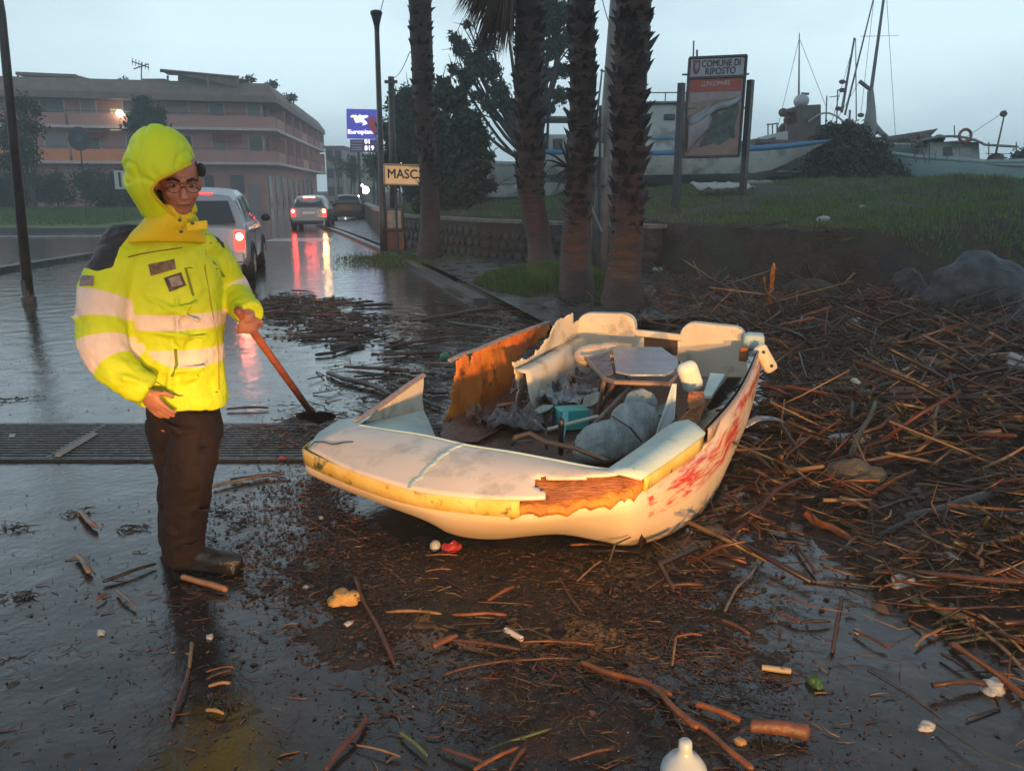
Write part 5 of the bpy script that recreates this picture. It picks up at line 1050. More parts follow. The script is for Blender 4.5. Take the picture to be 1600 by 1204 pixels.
# port side: bright triangle left standing
pA, pB = W(560, 657, .405), W(662, 588, .455)
def plateP(nm, pts, P, Q, mat, th=.012, off=0., wob=.0, par=None):
    m_ = MB(); n = Vector((Q.y-P.y, -(Q.x-P.x), 0)).normalized(); n = -n if n.y > 0 else n
    m_.plate([PL(x, y, P, Q, off) for x, y in pts], th, -n); return m_.build(nm, mat, par or boat)
plateP('port_panel', [(556, 660), (590, 636), (630, 607), (655, 588), (662, 586), (662, 600), (660, 622), (662, 640), (650, 646), (600, 655)], pA, pB, M_cream)
m_ = MB(); q = [PL(x, y, pA, pB, 0) for x, y in ((556, 659), (600, 629), (640, 600), (661, 586))]; m_.tube(q, [(.014, .02)]*4, 6); m_.build('panel_edge', M_edge, boat)
m_ = MB(); m_.grid([[W(560, 660, .40), W(600, 655, .37), W(662, 640, .33)], [W(562, 666, .40), W(612, 668, .36), W(672, 662, .29)], [W(565, 670, .40), W(620, 676, .38), W(684, 690, .30)]]); m_.build('side_ledge', M_teal, boat, smooth=True, solid=.012)
# port side: tall torn orange skin
oA, oB = W(705, 562, .46), W(855, 506, .50)
orange = [(705, 562), (722, 554), (728, 553), (730, 564), (734, 568), (737, 556), (744, 548), (790, 528), (830, 513), (856, 504), (857, 512), (852, 524), (842, 530), (838, 541), (826, 545), (815, 556), (803, 562), (797, 572), (802, 584), (799, 600), (803, 618), (796, 640), (784, 662), (740, 672), (690, 668), (692, 650), (700, 632), (703, 600), (707, 580)]
def gridplate(nm, outline, P, Q, mat, off=0, amp=.015, step=5, solid=.008):
    xs = [p[0] for p in outline]; ys = [p[1] for p in outline]; m_ = MB(); idx = {}
    n = Vector((Q.y-P.y, -(Q.x-P.x), 0)).normalized(); n = -n if n.y > 0 else n
    def vert(i, j):
        if (i, j) not in idx:
            x, y = min(xs)+i*step, min(ys)+j*step; p = PL(x, y, P, Q, off); p = p + n*amp*mnoise.noise(p*3.5) + Vector((0, 0, .006*mnoise.noise(p*40))); idx[(i, j)] = len(m_.v); m_.v.append(p)
        return idx[(i, j)]
    for i in range(int((max(xs)-min(xs))/step)+1):
        for j in range(int((max(ys)-min(ys))/step)+1):
            cx, cy = min(xs)+(i+.5)*step, min(ys)+(j+.5)*step
            if pip(cx + 2.5*mnoise.noise(Vector((cx*.12, cy*.12, 1))), cy + 2.5*mnoise.noise(Vector((cx*.12, cy*.12, 9))), outline): m_.f.append((vert(i, j), vert(i+1, j), vert(i+1, j+1), vert(i, j+1))); m_.mi.append(0)
    return m_.build(nm, mat, boat, smooth=True, solid=solid)
gridplate('torn_orange_side', orange, oA, oB, M_fibre, step=2, amp=.05)
m_ = MB(); q = [PL(x, y, oA, oB, .01) for x, y in ((703, 563), (722, 553), (745, 546), (790, 527), (830, 512), (857, 503))]; m_.tube(q, [(.012, .022)]*6, 6); m_.build('torn_gunwale', M_edge, boat)
m_ = MB(); m_.grid([[PL(692, 655, oA, oB), PL(740, 660, oA, oB), PL(792, 640, oA, oB)], [W(690, 690, .09), W(745, 690, .11), W(800, 660, .10)]]); m_.build('bilge_turn', M_floor, boat, smooth=True)
# white inner liner on the port side, torn to points
lA, lB = W(800, 575, .42), W(900, 522, .45)
liner = [(798, 566), (812, 561), (832, 556), (838, 548), (846, 546), (850, 532), (858, 527), (860, 512), (868, 504), (880, 497), (893, 489), (895, 506), (902, 500), (908, 504), (910, 545), (870, 570), (840, 600), (815, 632), (806, 652), (803, 640), (808, 610), (802, 590)]
gridplate('torn_white_liner', liner, lA, lB, M_cream, step=2, amp=.04)
m_ = MB(); q1 = spline([W(x, y, .43) for x, y in ((806, 578), (850, 556), (905, 525), (985, 512))], 5); q2 = [p + Vector((.07, -.02, -.015)) for p in q1]; q3 = [p + Vector((.09, -.03, -.14)) for p in q1]; q4 = [p + Vector((.13, -.03, -.33)) for p in q1]; m_.grid([q1, q2, q3, q4]); m_.build('liner_ledge', M_cream, boat, smooth=True, solid=.008)
# transom with two rounded uprights and a cut-out
tA, tB = W(905, 505, .54), W(1188, 530, .50)
def rounded(x0, x1, y0, y1, r, skew=0):
    o = [(x0, y1)]
    for k in range(6): a = math.pi - k/5*math.pi/2; o.append((x0+r+r*math.cos(a), y0+r-r*math.sin(a)))
    for k in range(6): a = math.pi/2 - k/5*math.pi/2; o.append((x1-r+r*math.cos(a), y0+skew+r-r*math.sin(a)))
    return o + [(x1, y1)]
def thick(nm, pts, mat, off=0, th=.06, bev=.012): o = plateP(nm, pts, tA, tB, mat, th=th, off=off); md = o.modifiers.new('b', 'BEVEL'); md.width = bev; md.segments = 3; md.limit_method = 'ANGLE'; md.angle_limit = R(50); return o
thick('transom_upright', rounded(901, 992, 489, 562, 20, 1), M_cream, th=.10)
thick('transom_upright', rounded(1062, 1166, 504, 590, 22, 6), M_cream, th=.10)
thick('transom_top_bar', [(990, 515), (1064, 523), (1064, 533), (990, 525)], M_cream, th=.05)
thick('transom_panel', [(990, 526), (1006, 527), (1006, 552), (1058, 556), (1058, 532), (1064, 533), (1064, 590), (990, 580)], M_cream, th=.03)
thick('cut_out', [(1004, 524), (1060, 530), (1060, 560), (1004, 556)], pbr('dark_gap', (.045, .025, .022), rough=.7), off=-.02, th=.02, bev=.001)
m_ = MB(); c = W(1178, 532, .50); m_.box(c, (.15, .16, .11), rz=R(-15)); m_.build('corner_cap', M_teal, boat, bevel=.03)
m_ = MB(); m_.box(W(1162, 552, .44), (.06, .12, .10), rz=R(-20)); m_.build('rusty_bracket', M_wood, boat, bevel=.01)
# ---- things lying in and on the boat
def single(nm, mb, mat, label, cat, group=None, **k): o = mb.build(nm, mat, **k); return tag(o, label, cat, group)
M_grey = pbr('wet_grey_board', (.25, .25, .30), (.33, .33, .38), scale=4, rough=.22, bump=.2); M_brnf = pbr('table_rim', (.14, .085, .07), (.20, .13, .10), scale=8, rough=.4)
e_ = empty('broken_table', W(1000, 590, .25), 'broken folding table with a shiny grey top lying inside the boat near its stern', 'table')
top = [(957, 549), (966, 544), (1034, 545), (1058, 563), (1060, 572), (1052, 582), (1040, 588), (985, 588), (962, 583), (960, 566)]
m_ = MB(); m_.plate([W(x, y, .47) for x, y in top], .014, (0, 0, 1)); m_.build('table_top', M_grey, e_, bevel=.004)
m_ = MB(); q = [W(x, y, .445) for x, y in ((916, 560), (945, 592), (960, 597), (1045, 600), (1066, 578), (1062, 566))]; m_.tube(q, .016, 6); m_.build('rim', M_brnf, e_)
m_ = MB(); m_.tube([W(945, 592, .44), W(930, 660, .13)], .014, 6); m_.build('leg', M_brnf, e_)
m_ = MB(); m_.tube([W(960, 597, .44), W(938, 640, .2)], .014, 6); m_.build('leg', M_brnf, e_)
m_ = MB(); m_.plate([W(916, 560, .44), W(945, 592, .44), W(958, 584, .46), (W(952, 552, .47))], .01, (0, 0, 1)); m_.build('torn_edge', pbr('torn_board', (.28, .2, .2), (.12, .08, .08), scale=14), e_)
m_ = MB(); m_.ell(W(930, 556, .40), (.16, .12, .09), 16, 10); m_.ell(W(950, 552, .42), (.12, .1, .08)); single('foam_float', m_, gel('foam', (.62, .42, .28), (.70, .52, .36), scale=6, rough=.7, bump=.6), 'warm cream foam lump beside the grey table top inside the boat', 'foam', smooth=True)
m_ = MB(); c = W(1078, 588, .46); Mx = Matrix.Rotation(R(-22), 3, 'Y') @ Matrix.Rotation(R(10), 3, 'X'); m_.box(c, (.13, .10, .20), rot=Mx); o = single('white_canister', m_, gel('white_plastic', (.62, .64, .58), (.72, .72, .66), scale=9, rough=.4), 'rounded white plastic canister standing beside the grey table top', 'canister', bevel=.045); o.modifiers['b'].segments = 4
m_ = MB(); m_.plate([W(1050, 600, .50), W(1057, 600, .50), W(1054, 655, .32), W(1048, 660, .30), W(1020, 692, .24), W(1028, 672, .3)], .015, (.3, .9, .1)); single('white_board', m_, pbr('pale_blue_board', (.40, .48, .48), (.5, .56, .55), scale=5, rough=.5), 'tall narrow pale board leaning inside the starboard side', 'board')
m_ = MB(); m_.plate([W(1076, 612, .45), W(1100, 612, .44), W(1102, 630, .4), (W(1092, 660, .32)), W(1062, 664, .31), W(1060, 656, .33), W(1078, 640, .38), W(1074, 626, .42)], .02, (.2, .9, 0)); single('orange_shard', m_, M_wood, 'jagged orange fibreglass shard standing below the white canister', 'shard')
m_ = MB(); m_.plate([W(1110, 586, .42), W(1133, 588, .42), W(1112, 622, .36), W(1098, 622, .36)], .015, (0, .3, 1)); single('teal_shard', m_, M_teal, 'small pale teal fibreglass shard near the stern quarter', 'shard')
m_ = MB(); m_.box(W(1196, 560, .42), (.10, .07, .22), rot=Matrix.Rotation(R(-32), 3, 'Y')); o = single('fender', m_, gel('cream_plastic', (.62, .52, .38), (.70, .60, .46), scale=12, rough=.45), 'cream plastic fender block with two bolts at the stern corner', 'fender', bevel=.03)
for dx, dz in ((-.03, .055), (.035, -.045)):
    m_ = MB(); p = W(1196, 560, .42)+Vector((dx, -.036, dz)); m_.tube([p, p-Vector((0, .012, 0))], .012, 8); b_ = m_.build('bolt', M_black); b_.parent = o
# grey bundle (tarpaulin) with folds
m_ = MB(); m_.ell(W(958, 686, .22), (.24, .15, .11), 20, 12, Matrix.Rotation(R(30), 3, 'Z')); m_.ell(W(992, 660, .27), (.15, .13, .12), 20, 12); m_.ell(W(1000, 636, .32), (.11, .07, .12), 16, 10, Matrix.Rotation(R(25), 3, 'Y')); m_.ell(W(930, 705, .18), (.12, .1, .07))
bme = voxel(m_, .012, 5, .045, .11); tag(mesh_obj('grey_bundle', bme, pbr('wet_cloth', (.20, .25, .26), (.32, .37, .37), scale=6, rough=.55, bump=1.0, bscale=16, bdist=.03, stretch=(3, 1, 1))), 'lumpy wet grey cloth bundle tied up inside the boat', 'bundle')
m_ = MB(); q = [W(957, 650, .33), W(985, 668, .345), W(1003, 690, .27)]; m_.tube(q, .006, 5); single('tie_cord', m_, M_black, 'dark cord tied round the grey cloth bundle', 'cord')
def rod(nm, pts, r, mat, label, cat, n=7, group=None): m_ = MB(); m_.tube([W(*p) for p in pts], r, n); return single(nm, m_, mat, label, cat, group, smooth=True)
M_rod = pbr('grey_brown_stick', (.13, .095, .085), (.20, .15, .13), scale=10, rough=.5)
rod('wooden_stick', [(984, 606, .40), (930, 660, .28), (885, 706, .16)], .012, M_rod, 'long grey brown stick slanting across the boat beside the grey bundle', 'stick')
rod('wooden_stick', [(972, 615, .36), (905, 690, .17)], .009, M_rod, 'thinner stick lying just left of the long slanting stick in the boat', 'stick')
rod('pale_batten', [(856, 671, .27), (895, 660, .30), (934, 650, .31)], .011, pbr('pale_batten', (.42, .42, .38), rough=.5), 'pale batten lying level across the middle of the boat', 'batten')
rod('black_post', [(876, 708, .20), (877, 656, .44)], .016, M_black, 'short black post standing up inside the boat behind the foredeck', 'post')
rod('bent_tube', [(800, 694, .40), (806, 682, .45), (828, 676, .46), (852, 690, .44), (900, 700, .44), (948, 720, .44)], .012, pbr('dark_tube', (.04, .032, .03), rough=.4), 'bent dark metal tube along the inner edge of the foredeck', 'tube')
rod('bent_wire', [(836, 656, .36), (838, 660, .40), (852, 672, .38), (854, 700, .25)], .008, M_rod, 'bent metal bar hooked beside the pale batten in the boat', 'bar')
m_ = MB(); m_.box(W(893, 652, .17), (.20, .14, .13), rz=R(12)); o = single('teal_crate', m_, pbr('teal_plastic', (.02, .30, .28), (.03, .38, .36), scale=5, rough=.4), 'broken teal plastic crate in the middle of the boat', 'crate', bevel=.006)
m_ = MB(); m_.plate([W(872, 700, .22), W(880, 640, .34), W(886, 640, .34), W(886, 655, .30), W(876, 702, .21)], .012, (.6, .7, 0)); single('teal_strip', m_, pbr('teal_pale', (.10, .36, .36), rough=.4), 'thin upright teal strip beside the black post', 'strip')
m_ = MB(); m_.box(W(910, 612, .20), (.22, .10, .05), rz=R(-10)); single('pale_box_lid', m_, pbr('pale_lid', (.42, .50, .50), rough=.4), 'pale bluish box lid behind the teal crate', 'lid', bevel=.01)
# crumpled clear plastic and rags
def crumple(nm, pxpts, z, size, mat, label, cat, seed, hgt=.10, n=14):
    rnd = random.Random(seed); c = W(*pxpts, z); m_ = MB(); rows = []
    for i in range(n):
        rows.append([c + Vector(((i/(n-1)-.5)*size[0], (j/(n-1)-.5)*size[1], hgt*abs(mnoise.noise(Vector((i*.55+seed*7, j*.55, 0))))*1.6 + hgt*.5*mnoise.noise(Vector((i*1.3, j*1.3, seed))))) + Vector((rnd.uniform(-.2, .2)*size[0]/n, rnd.uniform(-.2, .2)*size[1]/n, 0)) for j in range(n) ])
    m_.grid(rows); m_.f = [f for f in m_.f if ((sum(m_.v[i].x for i in f)/4-c.x)/size[0]*2)**2 + ((sum(m_.v[i].y for i in f)/4-c.y)/size[1]*2)**2 < .95+.35*rnd.uniform(-1, 1)]; m_.mi = [0]*len(m_.f)
    return single(nm, m_, mat, label, cat, smooth=True, solid=.003)
M_film = pbr('wet_plastic_film', (.20, .24, .26), (.42, .46, .48), scale=12, rough=.18, bump=1, bscale=30, bdist=.02, c3=(.07, .06, .06), c3scale=10, c3range=(.5, .6))
crumple('plastic_sheet', (872, 622), .18, (.50, .55), M_film, 'crumpled clear plastic sheet in the boat behind the teal crate', 'plastic sheet', 3, .14)
crumple('plastic_sheet', (815, 662), .12, (.45, .42), pbr('grey_netting', (.08, .075, .075), (.20, .19, .19), scale=18, rough=.5, bump=1), 'dark grey tangled netting at the torn port side inside the boat', 'netting', 5, .12)
crumple('rag', (860, 580), .20, (.40, .45), pbr('brown_rag', (.16, .09, .07), (.28, .17, .14), scale=9, rough=.7, bump=1), 'reddish brown rag heaped against the white liner', 'rag', 8, .14)
crumple('rag', (1010, 650), .12, (.35, .5), M_floor, 'dark sodden rag on the boat floor under the table', 'rag', 11, .08)
crumple('rag', (940, 600), .15, (.5, .5), pbr('grey_rag', (.10, .10, .10), (.2, .2, .21), scale=9, rough=.6, bump=1), 'dark grey rag under the broken table', 'rag', 12, .10)

crumple('plastic_sheet', (835, 610), .20, (.34, .30), M_film, 'small clear plastic sheet piece against the torn white liner', 'plastic sheet', 21, .12, 10)
crumple('rag', (905, 645), .13, (.30, .28), pbr('pale_rag', (.22, .24, .24), (.36, .38, .38), scale=9, rough=.6, bump=1), 'pale grey rag left of the wet grey bundle', 'rag', 23, .09, 10)
crumple('rag', (775, 655), .10, (.36, .34), pbr('rust_rag', (.14, .06, .03), (.05, .025, .02), scale=9, rough=.6, bump=1), 'rusty brown rag at the foot of the torn orange side', 'rag', 27, .08, 10)
rs_ = random.Random(12)
for px_, py_, z_, ln_, c_, lb_ in ((850, 640, .22, .13, (.30, .38, .38), 'small pale shard standing in the plastic behind the teal crate'), (925, 625, .24, .16, (.34, .33, .30), 'grey white splinter above the teal crate'), (868, 585, .27, .15, (.26, .30, .32), 'bluish broken panel below the cream foam lump'), (790, 632, .16, .14, (.38, .18, .10), 'orange brown fibre scrap beside the white liner foot'),
        (960, 628, .22, .17, (.10, .07, .06), 'dark board end under the broken table'), (1035, 640, .22, .16, (.36, .42, .42), 'pale shard between the grey bundle and the tall board'), (820, 690, .16, .12, (.16, .10, .08), 'brown scrap by the bent dark tube'), (740, 640, .14, .15, (.24, .09, .04), 'orange scrap fallen from the torn side'), (1085, 640, .28, .14, (.30, .34, .33), 'pale scrap beneath the jagged orange shard'), (900, 590, .26, .16, (.14, .13, .13), 'dark grey panel piece left of the table legs')):
    c = W(px_, py_, z_); m_ = MB(); k_ = rs_.randint(4, 6); a0_ = rs_.uniform(0, 6); ti = Matrix.Rotation(rs_.uniform(-.8, .8), 3, 'X') @ Matrix.Rotation(rs_.uniform(-.7, .7), 3, 'Y')
    m_.plate([c + ti @ Vector((math.cos(a0_+6.283*j/k_)*ln_*rs_.uniform(.3, .7), math.sin(a0_+6.283*j/k_)*ln_*rs_.uniform(.3, .7), 0)) for j in range(k_)], .008, ti @ Vector((0, 0, 1)))
    single('shard', m_, pbr('shard_%d' % px_, c_, tuple(v*.6 for v in c_), scale=9, rough=.5, bump=.5), lb_, 'shard')
# ---------------------------------------------------------------- the man
SK = pbr('skin', (.32, .13, .092), (.40, .175, .125), scale=14, rough=.5, bump=.1)
def Y_(px, py, Y): return D(px, py, Y)
person = empty('person', Vector((D(285, 700, 3.25).x, 3.25, 0)), 'person in a hooded yellow high visibility jacket and dark trousers leaning on a shovel handle', 'person')
# body: one continuous skin mesh
b = MB(); head = Y_(278, 284, 3.135); yaw = R(33)
Hm = Matrix.Rotation(yaw, 3, 'Z') @ Matrix.Rotation(R(13), 3, 'X')     # head frame: -y looks out of the face
def hp(x, y, z): return head + Hm @ Vector((x, y, z))
b.ell(hp(0, .015, .035), (.078, .095, .098), 24, 16, Hm); b.ell(hp(0, -.012, -.035), (.062, .075, .085), 20, 14, Hm); b.ell(hp(0, -.045, -.088), (.034, .032, .028), 14, 10, Hm)
b.ell(hp(0, -.088, -.022), (.013, .020, .026), 12, 8, Hm); b.ell(hp(0, -.100, -.036), (.018, .014, .012), 12, 8, Hm)       # nose
b.ell(hp(0, -.080, .022), (.052, .014, .011), 14, 8, Hm)                                                                # brow
for s_ in (-1, 1): b.ell(hp(s_*.038, -.066, -.028), (.024, .018, .022), 12, 8, Hm); b.ell(hp(s_*.078, .012, -.01), (.010, .022, .032), 10, 8, Hm)
b.ell(hp(0, -.083, -.062), (.026, .010, .006), 12, 6, Hm); b.ell(hp(0, -.080, -.074), (.022, .010, .007), 12, 6, Hm)        # lips
neck0 = Y_(262, 352, 3.22); b.tube([head + Vector((0, .03, -.04)), neck0 + Vector((0, 0, -.02))], [.058, .062], 12)
b.tube([neck0, Y_(255, 420, 3.25), Y_(262, 520, 3.25), Y_(284, 610, 3.25), Y_(288, 640, 3.25)], [(.08, .07), (.16, .10), (.15, .10), (.10, .06), (.06, .05)], 14)
shR, elR, wrR = Y_(178, 405, 3.14), Y_(166, 545, 3.02), Y_(226, 612, 3.00)
shL, elL, wrL = Y_(335, 400, 3.36), Y_(366, 470, 3.42), Y_(388, 494, 3.22)
b.tube([Y_(240, 390, 3.2), shR], [.07, .06], 10); b.tube([shR, elR, wrR], [.055, .045, .028], 10); b.tube([Y_(290, 390, 3.25), shL], [.07, .06], 10); b.tube([shL, elL, wrL], [.055, .045, .028], 10)
hipA, kneA, ankA = Y_(305, 630, 3.18), Y_(300, 735, 3.14), Y_(292, 852, 3.18)
hipB, kneB, ankB = Y_(268, 632, 3.34), Y_(284, 738, 3.34), Y_(275, 838, 3.36)
for h_, k_, a_ in ((hipA, kneA, ankA), (hipB, kneB, ankB)):
    b.tube([Y_(287, 630, 3.27), Vector((h_.x, 3.27, h_.z-.06)), k_, a_, a_ + Vector((0, 0, -.04))], [.05, .05, .045, .035, .035], 10); b.tube([a_ + Vector((0, 0, -.05)), a_ + Vector((.12, -.03, -.07))], [.035, .03], 8)
def hand(w_, d, up, palm=.075, curl=.5, side=1, grip=None):
    """palm and five fingers from the wrist; d runs to the knuckles, up is the back of the hand"""
    d = d.normalized(); up = (up - d*up.dot(d)).normalized(); s = d.cross(up)*side
    Mx = Matrix((s, d, up)).transposed(); b.tube([w_ - d*.02, w_ + d*.015], [.026, .028], 10); b.ell(w_ + d*palm*.55, (.041, palm*.62, .018), 14, 10, Mx)
    for k, (o, l, r) in enumerate(((-.030, .068, .0092), (-.010, .078, .0098), (.011, .074, .0095), (.031, .058, .0085))):
        p = w_ + d*(palm*.98) + s*o; pts = [p - d*.02, p]; ang = 0; q = p
        for seg, (f_, c_) in enumerate(((.45, curl), (.32, curl*1.1), (.23, curl*.8))):
            ang += c_; q = q + (d*math.cos(ang) - up*math.sin(ang) + s*o*.6)*l*f_; pts.append(q)
        b.tube(pts, [r*1.1, r*1.05, r, r*.92, r*.75], 8)
    t0 = w_ + d*.018 - s*.030; q1 = t0 - s*.028 + d*.022 - up*.012; q2 = q1 + d*.026 - up*.018 - s*.004; b.tube([t0 + s*.012, q1, q2, q2 + d*.012 - up*.012 + s*.006], [.015, .012, .0105, .008], 8)
hand(wrR, Vector((.50, .12, -.85)), Vector((-.35, -.85, .2)), curl=.25)
handle0 = Y_(377, 492, 3.20); tip = Y_(484, 641, 4.55)
hd_dir = (tip - handle0).normalized()
gp = handle0.lerp(tip, .075)
hand(wrL + Vector((0, 0, .0)), (gp - wrL).normalized() + Vector((.1, -.5, -.5)), Vector((.55, -.75, .35)), palm=.07, curl=1.15)
for k in range(4):          # fingers closing round the shaft
    c = gp + hd_dir*(-.032+.022*k); u_ = hd_dir.cross(Vector((0, 0, 1))).normalized(); v_ = hd_dir.cross(u_)
    q = [c + (u_*math.cos(a) + v_*math.sin(a))*.026 for a in [R(t) for t in (-150, -100, -50, 0, 50, 95)]]; b.tube(q, [.0105, .010, .0098, .0095, .009, .0075], 8)
b.ell(gp + Vector((-.006, .004, .03)), (.032, .030, .028), 12, 8)
bm_ = voxel(b, .0055, 3); mesh_obj('body', bm_, SK, person)
# face details
M_eye = pbr('eye_white', (.22, .17, .15), rough=.2); M_iris = pbr('iris', (.02, .012, .01), rough=.1); M_hair = pbr('black_hair', (.012, .010, .010), (.03, .025, .022), scale=30, rough=.5, bump=1, bscale=90)
for s_ in (-1, 1):
    m_ = MB(); m_.ell(hp(s_*.032, -.0735, .003), (.013, .008, .0075), 12, 8, Hm); ey = m_.build('eye', M_eye, person, smooth=True); m_ = MB(); m_.ell(hp(s_*.032, -.081, .003), (.0062, .003, .0062), 10, 6, Hm); m_.build('iris', M_iris, ey, smooth=True)
    m_ = MB(); m_.tube([hp(s_*.012, -.093, .022), hp(s_*.034, -.092, .030), hp(s_*.056, -.078, .022)], [.005, .0055, .003], 6); m_.build('eyebrow', M_hair, person, smooth=True)
    m_ = MB(); q = [hp(s_*.034 + .026*math.cos(a), -.098, -.002 + .018*math.sin(a)) for a in [2*math.pi*k/16 for k in range(17)]]; m_.tube(q, .0012, 5, caps=False); m_.build('glasses_rim', pbr('glasses', (.05, .03, .03), rough=.3), person)
m_ = MB(); m_.tube([hp(-.008, -.100, .002), hp(.008, -.100, .002)], .0018, 5); m_.build('glasses_bridge', pbr('glasses', (.05, .03, .03)), person)
m_ = MB(); m_.tube([hp(-.022, -.0905, -.068), hp(0, -.0935, -.067), hp(.022, -.0905, -.068)], .0022, 5); m_.build('mouth_line', pbr('mouth_line', (.12, .04, .03)), person)
m_ = MB(); m_.ell(hp(.01, .012, .066), (.066, .078, .036), 14, 10, Hm); m_.ell(hp(.080, -.022, .050), (.018, .034, .026), 12, 8, Hm); m_.build('hair', M_hair, person, smooth=True)
# jacket: sleeves and body remeshed into one cloth surface, with bands marked by attributes
j = MB()
def ringt(pts, rr, n=22): j.tube(pts, rr, n)
# torso loft (horizontal elliptical sections); tube sections are (vertical?, side) so build rows explicitly
rows = []
for px, py, hw, hd_ in ((262, 348, .080, .085), (258, 366, .135, .105), (252, 385, .195, .125), (250, 412, .232, .150), (252, 450, .236, .165), (256, 500, .236, .172), (264, 550, .222, .172), (276, 595, .195, .165), (284, 616, .184, .172), (286, 627, .176, .168)):
    c = Y_(px, py, 3.25); rows.append([c + Matrix.Rotation(R(14), 3, 'Z') @ Vector((hw*math.copysign(abs(math.cos(a))**.85, math.cos(a)), hd_*math.copysign(abs(math.sin(a))**.85, math.sin(a)), (-.022*math.cos(a) if py > 600 else 0))) for a in [2*math.pi*k/28 for k in range(28)]])
j.grid(rows, closed=True); j.f.append(tuple(range(len(j.v)-1, len(j.v)-29, -1))); j.mi.append(0); j.f.append(tuple(range(28))); j.mi.append(0)
slR = spline([Y_(208, 398, 3.18), Y_(180, 420, 3.12), Y_(160, 480, 3.06), Y_(164, 545, 3.0), Y_(196, 588, 2.96), Y_(232, 610, 2.97)], 5)
j.tube(slR, [.086+.008*math.sin(min(1, i/8)*math.pi/2) if i < 12 else .094 - .034*((i-12)/(len(slR)-13)) for i in range(len(slR))], 20)
slL = spline([Y_(300, 392, 3.32), Y_(334, 412, 3.36), Y_(358, 450, 3.42), Y_(378, 476, 3.34), Y_(391, 492, 3.24)], 5)
j.tube(slL, [.10 - .045*(i/(len(slL)-1)) for i in range(len(slL))], 18)
j.ell(Y_(200, 385, 3.2), (.11, .11, .09)); j.ell(Y_(310, 388, 3.3), (.10, .10, .08))
# folds
rr_ = random.Random(3)
for k in range(16):
    px = rr_.uniform(222, 300); py = rr_.uniform(475, 595); a_ = rr_.uniform(-.5, .5) + (1.2 if k % 3 == 0 else 0); c = Y_(px, py, 3.085 + abs(px-262)*.0009); l = rr_.uniform(.05, .12)
    j.tube([c - Vector((math.cos(a_), .1, math.sin(a_)))*l, c - Vector((0, .006, 0)), c + Vector((math.cos(a_), .1, math.sin(a_)))*l], [.005, .011, .005], 8)
for k in range(5):
    c = slR[12+k*2] + Vector((-.03+.015*k, -.068, .01)); j.tube([c + Vector((-.06, .02, .03)), c, c + Vector((.07, .03, -.035))], [.006, .018, .006], 8)
jm = voxel(j, .0075, 6, .026, .085)
def seg_t(p, A, B): d = B-A; return (p-A).dot(d)/d.length_squared
def sleeve_param(p, path):
    best = 9; bt = 0
    for i in range(len(path)-1):
        t = max(0, min(1, seg_t(p, path[i], path[i+1]))); d = (p - path[i].lerp(path[i+1], t)).length
        if d < best: best = d; bt = i + t
    return best, bt/(len(path)-1)
band = []; black = []
zb1, zb2 = Y_(262, 505, 3.08).z, Y_(262, 562, 3.08).z
for v in jm.vertices:
    p = v.co; dR, tR = sleeve_param(p, slR); dL, tL = sleeve_param(p, slL); dT = math.hypot((p.x - Y_(258, 450, 3.25).x)/.235, (p.y-3.25)/.17) if p.z < Y_(258, 385, 3.25).z else 9
    inR = dR < .135 and p.x < Y_(205, 500, 3.05).x - (0 if tR < .62 else -.12); inL = dL < .105 and p.x > Y_(349, 430, 3.3).x
    if inR: v_b = max(.062 - abs(tR - .40), .075 - abs(tR - .625))
    elif inL: v_b = .10 - abs(tL - .55)
    else: z_ = p.z + .03*(p.x + 1.35); v_b = max(.031 - abs(z_ - zb1 - .0), .034 - abs(z_ - zb2 - .0))
    band.append(v_b*20)
    # dark shoulder yokes
    sx, sy = proj(p); f = p.y < 3.40
    pk = pip(sx, sy, [(218, 318), (228, 345), (205, 365), (186, 388), (176, 418), (150, 424), (122, 414), (124, 398), (150, 360), (180, 330)]) or (pip(sx, sy, [(322, 345), (345, 368), (352, 388), (348, 388), (336, 370), (318, 352)]))
    black.append(1.0 if pk and f else -1.0)
bl2 = list(black)
adj = {}
for e in jm.edges: adj.setdefault(e.vertices[0], []).append(e.vertices[1]); adj.setdefault(e.vertices[1], []).append(e.vertices[0])
for _ in range(3): bl2 = [(bl2[i] + sum(bl2[k] for k in adj.get(i, [i])))/(1+len(adj.get(i, [i]))) for i in range(len(bl2))]
for nm, vals in (('band', band), ('yoke', bl2)): at = jm.attributes.new(nm, 'FLOAT', 'POINT'); at.data.foreach_set('value', vals)
HV = ((.45, .56, .003), (.54, .65, .006))
M_jk = pbr('hi_vis_fabric', HV[0], HV[1], scale=3, rough=.62, bump=.35, bscale=14, bdist=.02)
t = M_jk.node_tree; bs = t.nodes['Principled BSDF']; oldc = bs.inputs['Base Color'].links[0].from_socket; lk = t.links.new
def attr_mask(nm): a = N(t, 'ShaderNodeAttribute', attribute_name=nm); r = N(t, 'ShaderNodeMapRange'); r.inputs[1].default_value = -.04; r.inputs[2].default_value = .04; lk(a.outputs['Fac'], r.inputs[0]); return r.outputs[0]
mk = attr_mask('band'); x1 = N(t, 'ShaderNodeMix', data_type='RGBA'); lk(mk, x1.inputs[0]); lk(oldc, x1.inputs[6]); x1.inputs[7].default_value = (.66, .54, .48, 1)
mk2 = attr_mask('yoke'); x2 = N(t, 'ShaderNodeMix', data_type='RGBA'); lk(mk2, x2.inputs[0]); lk(x1.outputs[2], x2.inputs[6]); x2.inputs[7].default_value = (.016, .016, .020, 1); lk(x2.outputs[2], bs.inputs['Base Color'])
mesh_obj('jacket', jm, M_jk, person)
